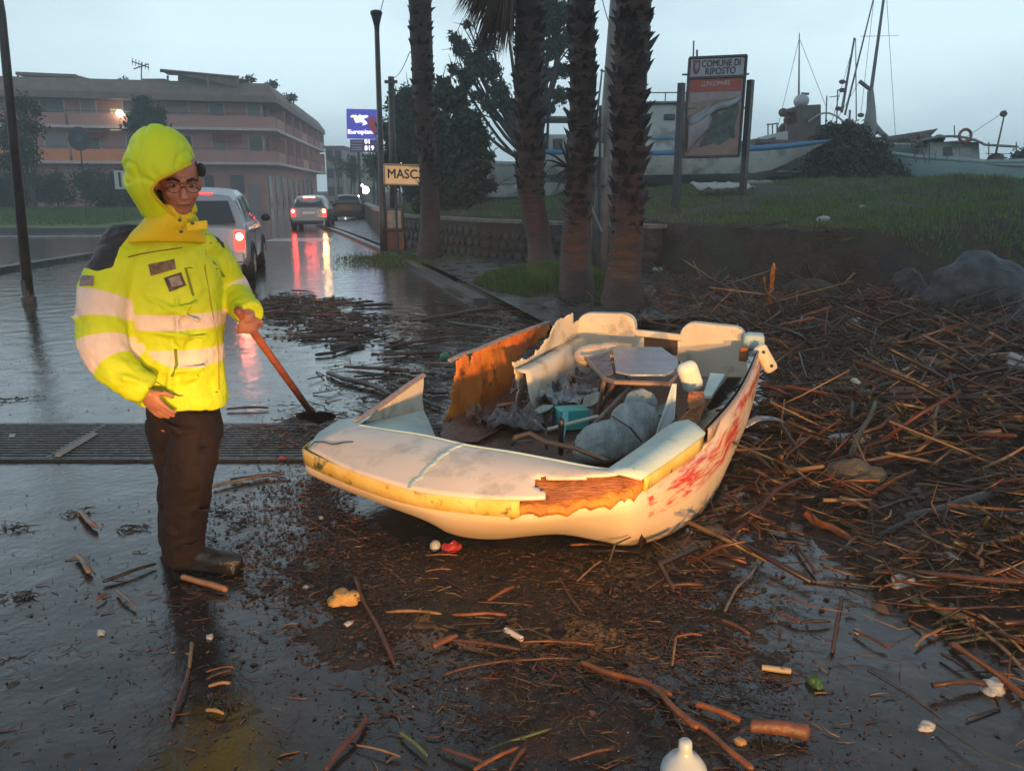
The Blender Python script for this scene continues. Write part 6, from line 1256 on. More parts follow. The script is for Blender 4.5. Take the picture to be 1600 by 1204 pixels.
# hood: shell round the head with a face opening, collar
M_hood = pbr('hi_vis_hood', (.54, .68, .003), (.64, .76, .006), scale=4, rough=.62, bump=.3, bscale=12, bdist=.02)
M_lin = pbr('hi_vis_collar', (.62, .46, .004), (.70, .54, .008), scale=5, rough=.65, bump=.3, bscale=14, bdist=.02)
m_ = MB(); hc = Y_(250, 266, 3.135); Rh = Matrix.Rotation(R(20), 3, 'Z'); m_.ell(hc, (.126, .158, .166), 110, 80, Rh)
def sq_(p): q = Rh.inverted() @ (p-hc); l = (abs(q.x/.126)**2.25 + abs(q.y/.158)**2.25 + abs(q.z/.166)**2.25)**(1/2.25); return hc + Rh @ (q/max(l, .01))
m_.v = [sq_(p) for p in m_.v]
m_.v = [p + Vector((0, .0, 0)) + (Vector((0, .05, -.05)) if p.z < hc.z-.10 else Vector()) for p in m_.v]
opening = [(244, 312), (234, 300), (248, 279), (272, 269), (300, 254), (326, 262), (330, 300), (324, 345), (300, 350), (270, 338)]
def kf(f):
    c = sum((m_.v[i] for i in f), Vector())/len(f); x, y = proj(c); return not (c.y < hc.y + .02 and pip(x, y, opening)) 
m_.f = [f for f in m_.f if kf(f)]; m_.mi = [0]*len(m_.f)
m_.v = [p + (p-hc).normalized()*(.008*mnoise.noise(p*14) + .014*mnoise.noise(p*6) - .009*max(0, 1-abs(mnoise.noise(Vector((p.x*5, p.y*5, p.z*13))))*7) - .006*max(0, 1-abs(mnoise.noise(Vector((p.x*14+3, p.y*8, p.z*6))))*6)) for p in m_.v]
ec = {}
for f in m_.f:
    for a_, b_ in zip(f, f[1:]+f[:1]): k = (min(a_, b_), max(a_, b_)); ec[k] = ec.get(k, 0)+1
bn = {}
for (a_, b_), c_ in ec.items():
    if c_ == 1: bn.setdefault(a_, []).append(b_); bn.setdefault(b_, []).append(a_)
for _ in range(14):
    nv_ = {i: (m_.v[i]*1.0 + sum((m_.v[k] for k in ks), Vector()))/(1+len(ks)) for i, ks in bn.items()}
    for i, p in nv_.items(): m_.v[i] = p
hem_ = MB()
for (a_, b_), c_ in ec.items():
    if c_ == 1: hem_.tube([m_.v[a_], m_.v[b_]], .006, 6)
hem_.build('hood_hem', M_lin, person, smooth=True)
m_.build('hood', M_hood, person, smooth=True, solid=.010)
m_ = MB(); rows = []
for (px, py, rx, ry, Yc) in ((272, 346, .105, .100, 3.2), (268, 358, .135, .115, 3.21), (262, 372, .165, .130, 3.22)): pass
prof_c = [(272, 330, .086, .104, 3.185, -.006), (272, 337, .090, .108, 3.18, 0), (269, 347, .100, .112, 3.18, 0), (264, 362, .128, .120, 3.20, 0), (258, 380, .17, .13, 3.22, 0)]
for px, py, rx, ry, Yc, _ in prof_c:
    c = Y_(px, py, Yc); rows.append([c + Rh @ Vector((rx*math.cos(a), ry*math.sin(a), .035*math.cos(a+2.2) if py < 340 else .01*math.cos(a+2.2))) for a in [2*math.pi*k/32 for k in range(32)]])
m_.grid(rows, closed=True); m_.v = [p + Vector((1, -1, 0))*.012*mnoise.noise(p*14) for p in m_.v]; m_.build('collar', M_lin, person, smooth=True, solid=.012, sub=1)
m_ = MB(); m_.plate([Y_(290, 348, 3.03), Y_(322, 344, 3.06), Y_(324, 358, 3.06), (Y_(292, 362, 3.03))], .015, (0, 1, 0)); m_.build('collar_flap', M_lin, person, bevel=.004)
for px, py in ((280, 344), (282, 362), (300, 349)):
    m_ = MB(); c = Y_(px, py, 3.015); m_.tube([c, c+Vector((0, .01, 0))], .006, 8); m_.build('snap_button', pbr('dark_snap', (.10, .08, .02)), person)
# placket, seams, patches, pocket flaps follow the jacket's surface
bvh_o = [o for o in person.children if o.name.startswith('jacket')][0]
from mathutils.bvhtree import BVHTree
bvh = BVHTree.FromPolygons([v.co.copy() for v in bvh_o.data.vertices], [tuple(p.vertices) for p in bvh_o.data.polygons])
def onj(px, py, off=.004):
    o = Vector((0, 0, CZ)) - person.location; d = ray(px, py).normalized(); h = bvh.ray_cast(o, d)
    if h[0] is None: return Y_(px, py, 3.1)
    return h[0] + h[1]*off + person.location
def ondress(nm, corners, mat, off=.004, nu=6, nv=5, solid=.002):
    (x0, y0), (x1, y1), (x2, y2), (x3, y3) = corners; rows = []
    for a in range(nu+1):
        u = a/nu; rows.append([onj((x0*(1-u)+x1*u)*(1-v/nv)+(x3*(1-u)+x2*u)*v/nv, (y0*(1-u)+y1*u)*(1-v/nv)+(y3*(1-u)+y2*u)*v/nv, off) for v in range(nv+1)])
    m_ = MB(); m_.grid(rows); return m_.build(nm, mat, person, smooth=True)
M_patch = pbr('dark_patch', (.05, .035, .02), (.16, .11, .06), scale=60, rough=.6); M_patch2 = pbr('badge_grey', (.16, .14, .13), (.30, .26, .22), scale=45, rough=.6); M_dk = pbr('dark_seam', (.12, .11, .01), rough=.7)
ondress('name_patch', [(232, 413), (272, 405), (275, 420), (236, 431)], M_patch); ondress('chest_badge', [(256, 434), (283, 425), (291, 446), (265, 456)], M_black); ondress('badge_emblem', [(263, 435), (280, 430), (285, 444), (269, 449)], M_patch2, .008)
ondress('sleeve_badge', [(126, 431), (148, 431), (147, 447), (126, 447)], pbr('flag_patch', (.10, .10, .14), (.22, .18, .17), scale=50), .005)
def seam(pts, r=.0022, mat=M_dk, nm='seam'): m_ = MB(); q = [onj(x, y, .002) for x, y in pts]; m_.tube(q, r, 5); return m_.build(nm, mat, person)
seam([(200, 402), (220, 397), (250, 392), (285, 387)]); seam([(328, 380), (345, 378)]); seam([(322, 365), (320, 420), (330, 480), (340, 540), (342, 608)], .003, pbr('zip_olive', (.30, .26, .01)), 'zip_line')  # front zip drawn as an olive line on the yellow cloth
seam([(290, 418), (302, 462)], .005, pbr('pocket_green', (.16, .22, .01)), 'pocket_edge'); seam([(333, 410), (350, 432)], .005, pbr('pocket_green', (.16, .22, .01)), 'pocket_edge')
seam([(268, 588), (276, 570), (274, 545)], .006, pbr('pocket_green', (.16, .22, .01)), 'pocket_edge'); seam([(232, 606), (280, 618), (340, 612)], .003); seam([(293, 418), (340, 420)], .002)
# trousers
tr = MB()
tr.tube([Y_(284, 600, 3.25), Y_(287, 640, 3.25), Y_(286, 665, 3.25)], [(.145, .115), (.15, .13), (.14, .13)], 22)
tr.tube(spline([Y_(302, 652, 3.215), Y_(303, 690, 3.17), Y_(297, 735, 3.14), Y_(290, 790, 3.16), Y_(287, 845, 3.18), Y_(287, 872, 3.19)], 4), [.104-.0009*i for i in range(21)], 18)
tr.tube(spline([Y_(268, 652, 3.33), Y_(272, 690, 3.35), Y_(282, 735, 3.35), Y_(282, 790, 3.36), Y_(277, 835, 3.38), Y_(276, 850, 3.38)], 4), [.110-.0014*i for i in range(21)], 18)
for k in range(18):
    py = rr_.choice((670, 700, 735, 745, 780, 800, 830, 850)) + rr_.uniform(-6, 6); c = Y_(rr_.uniform(265, 320), py, 3.07); l = rr_.uniform(.03, .07); a_ = rr_.uniform(-.5, .5); tr.tube([c-Vector((math.cos(a_)*l, -.02, math.sin(a_)*l)), c, c+Vector((math.cos(a_)*l, .02, math.sin(a_)*l))], [.004, .012, .004], 6)
tr.box(Y_(335, 668, 3.22), (.04, .10, .12))
tm = voxel(tr, .009, 4, .03, .10)
mesh_obj('trousers', tm, pbr('dark_trousers', (.008, .004, .005), (.014, .007, .008), scale=5, spec=.25, rough=.8, bump=.6, bscale=20, bdist=.015), person)
# shoes
M_shoe = pbr('black_boot', (.012, .012, .012), rough=.35, bump=.4, bscale=40)
for a_, dr in ((ankA, Vector((.97, -.20, 0))), (ankB, Vector((.75, -.66, 0)))):
    s_ = MB(); dr = dr.normalized(); g0 = Vector((a_.x, a_.y, 0)); Mx = Matrix((dr, Vector((-dr.y, dr.x, 0)), Vector((0, 0, 1)))).transposed()
    s_.ell(g0 + dr*.16 + Vector((0, 0, .052)), (.10, .052, .045), 18, 12, Mx); s_.ell(g0 + dr*.05 + Vector((0, 0, .06)), (.12, .048, .052), 18, 12, Mx); s_.ell(g0 + Vector((0, 0, .10)), (.06, .05, .10), 16, 12, Mx); s_.box(g0 + dr*.09 + Vector((0, 0, .020)), (.30, .088, .036), rot=Mx)
    mesh_obj('boot', voxel(s_, .008, 4), M_shoe, person)
# shovel held in his left hand
e_ = empty('shovel', Vector((tip.x, tip.y, 0)), 'reddish wooden handled shovel held by the man, its blade in the dirt at the bow', 'shovel')
m_ = MB(); h0 = handle0 - hd_dir*.05; m_.tube([h0, h0.lerp(tip, .5), tip], [.0175, .0175, .019], 14); m_.build('handle', pbr('red_brown_handle', (.22, .055, .03), (.34, .10, .05), scale=8, rough=.35, bump=.2, stretch=(1, 1, 6)), e_, smooth=True)
m_ = MB(); gr_ = tip + hd_dir*.18; m_.tube([tip - hd_dir*.02, tip + hd_dir*.12], [.024, .026], 12); m_.build('socket', M_black, e_, smooth=True)
gx = hd_dir.cross(Vector((0, 0, 1))).normalized(); m_ = MB(); rows = []
for k in range(6):
    c = tip + hd_dir*(.10 + .05*k); c.z = max(c.z, .02); wd_ = (.04, .10, .12, .12, .10, .03)[k]; rows.append([c + gx*wd_*s_ + Vector((0, 0, .02*s_*s_)) for s_ in (-1, -.5, 0, .5, 1)])
m_.grid(rows); m_.build('blade', pbr('dark_blade', (.04, .035, .035), rough=.4, metal=.5), e_, smooth=True, solid=.004)
# ---------------------------------------------------------------- flood debris
def PW(pts): return [tuple(W(x, y)[:2]) for x, y in pts]
REG = {
 'pile': PW([(1150, 470), (1300, 455), (1400, 470), (1620, 520), (1900, 560), (2100, 900), (1640, 1000), (1500, 960), (1370, 900), (1330, 850), (1240, 800), (1160, 830), (1110, 860), (1080, 850), (1130, 760), (1180, 600)]),
 'front': PW([(560, 800), (700, 850), (1000, 870), (1120, 840), (1180, 870), (1110, 1020), (980, 1010), (820, 1020), (640, 1030), (540, 990), (470, 930), (430, 860), (470, 770), (520, 780)]),
 'left': PW([(430, 730), (480, 735), (640, 800), (720, 850), (640, 930), (470, 930), (420, 860)]),
 'bow': PW([(440, 655), (520, 650), (600, 600), (700, 590), (700, 660), (600, 700), (480, 700), (430, 680)]),
 'far': PW([(385, 478), (440, 462), (520, 470), (560, 490), (600, 515), (580, 530), (480, 530), (440, 500)]),
 'behind': PW([(590, 500), (700, 480), (760, 470), (850, 480), (880, 500), (850, 520), (720, 560), (640, 620), (560, 600), (540, 570), (600, 540)]),
 'back': PW([(850, 480), (1000, 470), (1030, 430), (1130, 445), (1300, 455), (1250, 520), (1180, 520), (900, 500)]),
 'bottom': PW([(640, 1060), (900, 1030), (1100, 1040), (1260, 1130), (1270, 1204), (1250, 1330), (600, 1330), (640, 1150)]),
 'feet': PW([(215, 930), (330, 900), (420, 930), (410, 1060), (330, 1110), (240, 1100), (190, 1010)]),
 'corner': PW([(-60, 930), (100, 930), (170, 1000), (130, 1200), (60, 1330), (-200, 1330)]),
 'spill': PW([(1340, 860), (1640, 900), (1900, 1100), (1640, 1080), (1460, 960)]),
}
def smooth_in(X, Y, P, w=.35):
    """1 inside the polygon fading to 0 over w metres outside"""
    ins = in_poly(X, Y, P); d = np.full(X.shape, 1e9); n = len(P)
    for i in range(n):
        ax, ay = P[i]; bx, by = P[(i+1) % n]; dx, dy = bx-ax, by-ay; l2 = dx*dx+dy*dy+1e-9; t = np.clip(((X-ax)*dx+(Y-ay)*dy)/l2, 0, 1); d = np.minimum(d, np.hypot(X-ax-t*dx, Y-ay-t*dy))
    return np.where(ins, np.clip(.5 + d/(2*w), 0, 1), np.clip(.5 - d/(2*w), 0, 1))
def pile_h(X, Y):
    X = np.asarray(X, float); Y = np.asarray(Y, float)
    m = smooth_in(X, Y, REG['pile'], .5); m2 = smooth_in(X, Y, REG['back'], .4); m3 = smooth_in(X, Y, REG['behind'], .4)*.25
    m = np.clip(m*1.35 - .55*fb(X, Y, 2.6, 42)*(1-m)*2 - .05, 0, 1); m = m*np.clip((X - (.72+(Y-3.4)*.47))/.9, .12, 1); h = m*(.07 + .42*np.clip(fb(X, Y, 1.0, 40)-.36, 0, 1) + .10*(fb(X, Y, 3.5, 41)-.5)) + m2*.09*fb(X, Y, 1.5, 44) + m3*.06*fb(X, Y, 1.5, 47)
    h = h + (fb(X, Y, 9, 50)-.5)*.075*np.clip(m+m2+m3, 0, 1) - .022
    return h
def litter_h(X, Y):
    c = np.zeros(X.shape)
    for k, a in (('front', 1.15), ('left', .62), ('bow', .8), ('far', .64), ('behind', .34), ('back', .9), ('bottom', .72), ('feet', .62), ('corner', .58), ('spill', .85), ('pile', 1)): c = np.maximum(c, a*smooth_in(X, Y, REG[k], .45))
    return (c*.80 + (fb(X, Y, 3.3, 60)-.5)*.95 + (fb(X, Y, 18, 63)-.5)*.6 - .52)*.030
M_bed = pbr('debris_mulch', (.005, .003, .0025), (.024, .010, .007), scale=22, rough=.35, rough2=.75, bump=1, bscale=70, bdist=.03, c3=(.060, .022, .011), c3scale=30, c3range=(.58, .70))
def hgrid(name, x0, x1, y0, y1, st, fn, mat, kmin, **kw):
    xs = np.arange(x0, x1, st); ys = np.arange(y0, y1, st); X, Y = np.meshgrid(xs, ys); Z = fn(X, Y); v = np.stack([X, Y, Z], -1).reshape(-1, 3); i = np.arange(X.size).reshape(X.shape)
    f = np.stack([i[:-1, :-1], i[:-1, 1:], i[1:, 1:], i[1:, :-1]], -1).reshape(-1, 4); keep = (v[f][:, :, 2] > kmin).any(1); f = f[keep]
    used = np.unique(f); rm = np.zeros(len(v), int); rm[used] = np.arange(len(used)); return fast_mesh(name, v[used], rm[f], mat, smooth=True, **kw)
hgrid('debris_bed', -1, 9.5, 2.0, 15, .035, pile_h, M_bed, .001, kind='stuff')
hgrid('wet_mulch', -3.2, 4.2, 1.25, 9.5, .016, litter_h, M_bed, .0008, kind='stuff')
STK = [(.008, .004, .003), (.026, .008, .005), (.11, .026, .010), (.014, .007, .005), (.035, .015, .010), (.20, .062, .017), (.016, .010, .008), (.010, .008, .007), (.055, .010, .006), (.24, .14, .062), (.012, .006, .004), (.09, .065, .045), (.020, .007, .005), (.05, .05, .02), (.030, .010, .006)]
M_stick = pbr('reed_and_twig', (.1, .05, .03), rough=.42, island=STK, spec=.5)
M_stick1 = pbr('stick_grain', (.65, .65, .65), (1.25, 1.2, 1.1), scale=9, rough=.42, obrand=STK, stretch=(1, 1, 1), bump=.5, bscale=60, bdist=.004)
BOATP = [(p.x + (p.x-ctr.x)*.06, p.y + (p.y-ctr.y)*.05) for p in [W(*q) for q in low_px[4:]] + [W(1190, 505, .3), W(990, 490, .5), W(1000, 560, .1)] + [W(850, 640, .05), W(700, 700, .05), W(560, 700, .16)]]
def scatter(P, n, seed):
    rg = np.random.RandomState(seed); P = np.array(P); x0, y0 = P.min(0); x1, y1 = P.max(0); X = rg.uniform(x0-.6, x1+.6, n*6); Y = rg.uniform(y0-.6, y1+.6, n*6); mk = smooth_in(X, Y, [tuple(p) for p in P], .55); cl = np.clip((fb(X, Y, 1.7, 80+seed % 3)-.33)*3.2, .06, 1)
    k = (rg.rand(n*6) < mk**1.5*cl) & ~in_poly(X, Y, BOATP) & (np.abs(X) < .70*Y + .6) & (Y > 1.6); return X[k][:n], Y[k][:n], rg
def surf(X, Y): return np.maximum(np.maximum(pile_h(X, Y), litter_h(X, Y)), np.maximum(bank_h(X, Y), 0))
def sticks_mesh(name, specs):
    """specs: (polygon, count, length range, radius range, seed, tilt, lift) gathered in one mesh of bent tapered rods"""
    VV = []; FF = []; base = 0
    for P, n, (l0, l1), (r0, r1), seed, tilt, lift in specs:
        X, Y, rg = scatter(P, n, seed); n = len(X); l = l0 + (l1-l0)*rg.rand(n)**2.2; a = rg.uniform(0, 6.283, n); a = np.where(rg.rand(n) < .5, rg.normal(-.25, .5, n), a)
        el = rg.normal(0, tilt, n); r = (r0 + (r1-r0)*rg.rand(n)**2)*(.6+.5*np.clip(l/l1, 0, 1)); d = np.stack([np.cos(a)*np.cos(el), np.sin(a)*np.cos(el), np.sin(el)], -1)
        s = np.stack([-np.sin(a), np.cos(a), 0*a], -1); u = np.cross(d, s); c = np.stack([X, Y, surf(X, Y) + r*.8 + rg.rand(n)*lift + np.abs(np.sin(el))*l*.42], -1)
        bend = rg.normal(0, .12, n)*l; nn = 4; pts = []
        for k, t in enumerate((-.5, 0.05, .5)):
            cc = c + d*(l*t)[:, None] + s*(bend*(1 if k == 1 else -.5))[:, None]; rr = r*(1.0, .9, .55)[k]
            for q in range(nn): th = 6.2832*q/nn + .4; pts.append(cc + (s*math.cos(th) + u*math.sin(th))*rr[:, None])
        V = np.stack(pts, 1); f = []
        for k in range(2):
            for q in range(nn): q2 = (q+1) % nn; f.append([k*nn+q, k*nn+q2, (k+1)*nn+q2, (k+1)*nn+q])
        f += [[3, 2, 1, 0], [8, 9, 10, 11]]; f = np.array(f); F_ = (f[None] + (np.arange(n)*12)[:, None, None]).reshape(-1, 4) + base; VV.append(V.reshape(-1, 3)); FF.append(F_); base += n*12
    return fast_mesh(name, np.concatenate(VV), np.concatenate(FF), M_stick, kind='stuff')
R_ = REG
sticks_mesh('twig_litter', [
 (R_['pile'], 19000, (.03, .30), (.002, .013), 1, .40, .05), (R_['pile'], 1000, (.25, .85), (.006, .022), 2, .26, .10),
 (R_['back'], 3200, (.06, .6), (.003, .010), 3, .45, .05), (R_['behind'], 700, (.05, .45), (.003, .010), 4, .08, .01),
 (R_['front'], 8500, (.010, .085), (.0010, .0034), 5, .10, .006), (R_['front'], 260, (.08, .24), (.0015, .0045), 15, .06, .01), (R_['left'], 1500, (.012, .07), (.0012, .004), 6, .08, .003), (R_['bow'], 1500, (.03, .22), (.002, .007), 7, .2, .03),
 (R_['far'], 1400, (.05, .42), (.005, .014), 8, .06, .01), (R_['bottom'], 2300, (.010, .10), (.001, .0032), 9, .12, .006),
 (R_['feet'], 600, (.010, .07), (.001, .0035), 10, .10, .004), (R_['corner'], 420, (.012, .09), (.001, .003), 11, .08, .002), (R_['spill'], 1500, (.03, .35), (.002, .008), 12, .15, .02)])
# leaf flakes, chips
def chips(name, specs):
    VV = []; FF = []; b_ = 0
    for P, n, (s0, s1), seed in specs:
        X, Y, rg = scatter(P, n, seed); n = len(X); s = s0 + (s1-s0)*rg.rand(n)**2.5; a = rg.rand(n)*6.283; z = surf(X, Y) + .0015 + rg.rand(n)*.004
        c = np.stack([X, Y, z], -1); d = np.stack([np.cos(a), np.sin(a), rg.normal(0, .25, n)], -1); e = np.stack([-np.sin(a), np.cos(a), rg.normal(0, .25, n)], -1)*(.35+.5*rg.rand(n))[:, None]
        V = np.stack([c-d*s[:, None], c-e*s[:, None]*.8, c+d*s[:, None]*.9, c+e*s[:, None], c+np.array([0, 0, 1])*s[:, None]*.45], 1)
        f = np.array([[0, 1, 4], [1, 2, 4], [2, 3, 4], [3, 0, 4]]); F_ = (f[None] + (np.arange(n)*5)[:, None, None]).reshape(-1, 3) + b_; VV.append(V.reshape(-1, 3)); FF.append(F_); b_ += n*5
    return fast_mesh(name, np.concatenate(VV), np.concatenate(FF), MATS[name+'_m'], kind='stuff')
road_all = PW([(-200, 560), (420, 480), (560, 560), (470, 700), (600, 820), (640, 1060), (900, 1330), (-400, 1330)]); road_r = PW([(1100, 860), (1240, 800), (1360, 900), (1640, 1050), (1640, 1330), (1250, 1330), (1240, 1130), (1090, 1040)])
pbr('leaf_chips_m', (.05, .03, .02), rough=.5, island=[(.014, .009, .007), (.035, .018, .012), (.07, .030, .018), (.020, .014, .011), (.11, .05, .025), (.03, .022, .016)])
chips('leaf_chips', [(R_['front'], 13000, (.002, .018), 21), (R_['left'], 3600, (.002, .014), 22), (R_['feet'], 1700, (.002, .011), 23), (R_['corner'], 1500, (.0015, .010), 24), (R_['bottom'], 4200, (.0015, .011), 25), (R_['bow'], 1500, (.004, .02), 26), (R_['far'], 1800, (.01, .05), 27), (road_all, 2300, (.0015, .011), 28), (road_r, 1100, (.001, .008), 29), (R_['pile'], 18000, (.006, .060), 30), (R_['spill'], 900, (.004, .02), 31), (R_['behind'], 900, (.008, .04), 32)])
pbr('pale_specks_m', (.3, .28, .25), rough=.5, island=[(.35, .32, .28), (.18, .13, .09), (.5, .48, .46), (.28, .22, .16)])
chips('pale_specks', [(R_['front'], 130, (.002, .008), 41), (R_['bottom'], 90, (.0015, .007), 42), (R_['pile'], 260, (.006, .022), 43), (R_['left'], 45, (.002, .008), 44), (R_['feet'], 30, (.002, .005), 45), (R_['back'], 60, (.01, .03), 46), (R_['corner'], 40, (.001, .004), 47), (road_all, 60, (.001, .005), 48)])
# ---- single sticks drawn where the photograph shows them: (x0,y0,x1,y1, thickness px, colour, label)
RB, OR, TN, DK, GR, GN, PL_ = (.075, .026, .016), (.18, .055, .014), (.22, .12, .050), (.018, .012, .010), (.12, .10, .085), (.09, .11, .035), (.40, .30, .18)
SC = {}
def smat(c):
    if c not in SC:
        SC[c] = pbr('stick_%d' % len(SC), tuple(v*.62 for v in c), tuple(min(1, v*1.2) for v in c), scale=16, rough=.45, bump=.8, bscale=45, bdist=.006, detail=6)
    return SC[c]
def stick(x0, y0, x1, y1, th, col, label, z0=None, z1=None, nm='stick', cat='stick', wob=1.0, group=None):
    def gz(x, y, z):
        if z is not None: return W(x, y, z)
        p = W(x, y, .0); s = float(surf(np.array([p.x]), np.array([p.y]))[0]); return W(x, y, s + .012)
    a, b = gz(x0, y0, z0), gz(x1, y1, z1); ln = (b-a).length; r0 = th/2*((a-Vector((0, 0, CZ))).length)/F; r1 = th/2*((b-Vector((0, 0, CZ))).length)/F
    rr = random.Random(int(x0*7+y0)); side = Vector((-(b-a).y, (b-a).x, 0)).normalized(); w1 = rr.uniform(-.03, .03)*ln*wob; w2 = rr.uniform(-.03, .03)*ln*wob; w1, w2 = (w1*.4, w2*.4) if ln < .2 else (w1, w2)
    pts = [a, a.lerp(b, .3)+side*w1+Vector((0, 0, .004)), a.lerp(b, .65)+side*w2+Vector((0, 0, .006)), b]; q = spline(pts, 9 if th >= 12 else 4); m_ = MB(); nq = len(q); k_ = .80 if th > 16 else .62; r0 *= k_; r1 *= k_
    m_.tube([p - a + Vector((rr.uniform(-.1, .1)*r0*(th < 12), rr.uniform(-.1, .1)*r0*(th < 12), 0)) for p in q], [(r0+(r1-r0)*i/nq)*(1+(.02 if th >= 12 else .16)*rr.uniform(-1, 1))*(.62 if i == 0 else (.5 if i == nq-1 else 1))*(1 if th < 30 else .72+.28*i/nq) for i in range(nq)], 14 if th >= 12 else 7)
    if th >= 9:
        ax = (b-a).normalized(); m_.v = [v + Vector((mnoise.noise(u_*.42/r0), mnoise.noise(u_*.42/r0+Vector((9, 0, 0))), mnoise.noise(u_*.42/r0+Vector((0, 9, 0)))))*r0*(.45 if th < 30 else .60) for v in m_.v for u_ in (v - ax*(v.dot(ax))*.82,)]
    if th < 14 and ln > .15:
        for _ in range(rr.randint(0, 2)):
            i = rr.randint(2, nq-3); d_ = (b-a).normalized()*rr.uniform(.3, .9) + side*rr.choice((-1, 1))*rr.uniform(.3, .8) + Vector((0, 0, rr.uniform(.0, .3))); l_ = ln*rr.uniform(.08, .2); m_.tube([q[i]-a, q[i]-a+d_*l_*.6, q[i]-a+d_*l_], [r0*.5, r0*.4, r0*.15], 5)
    o = m_.build(nm, smat(col), smooth=True); o.location = a + Vector((0, 0, max(r0, .003)*.6)); return tag(o, label, cat, group)
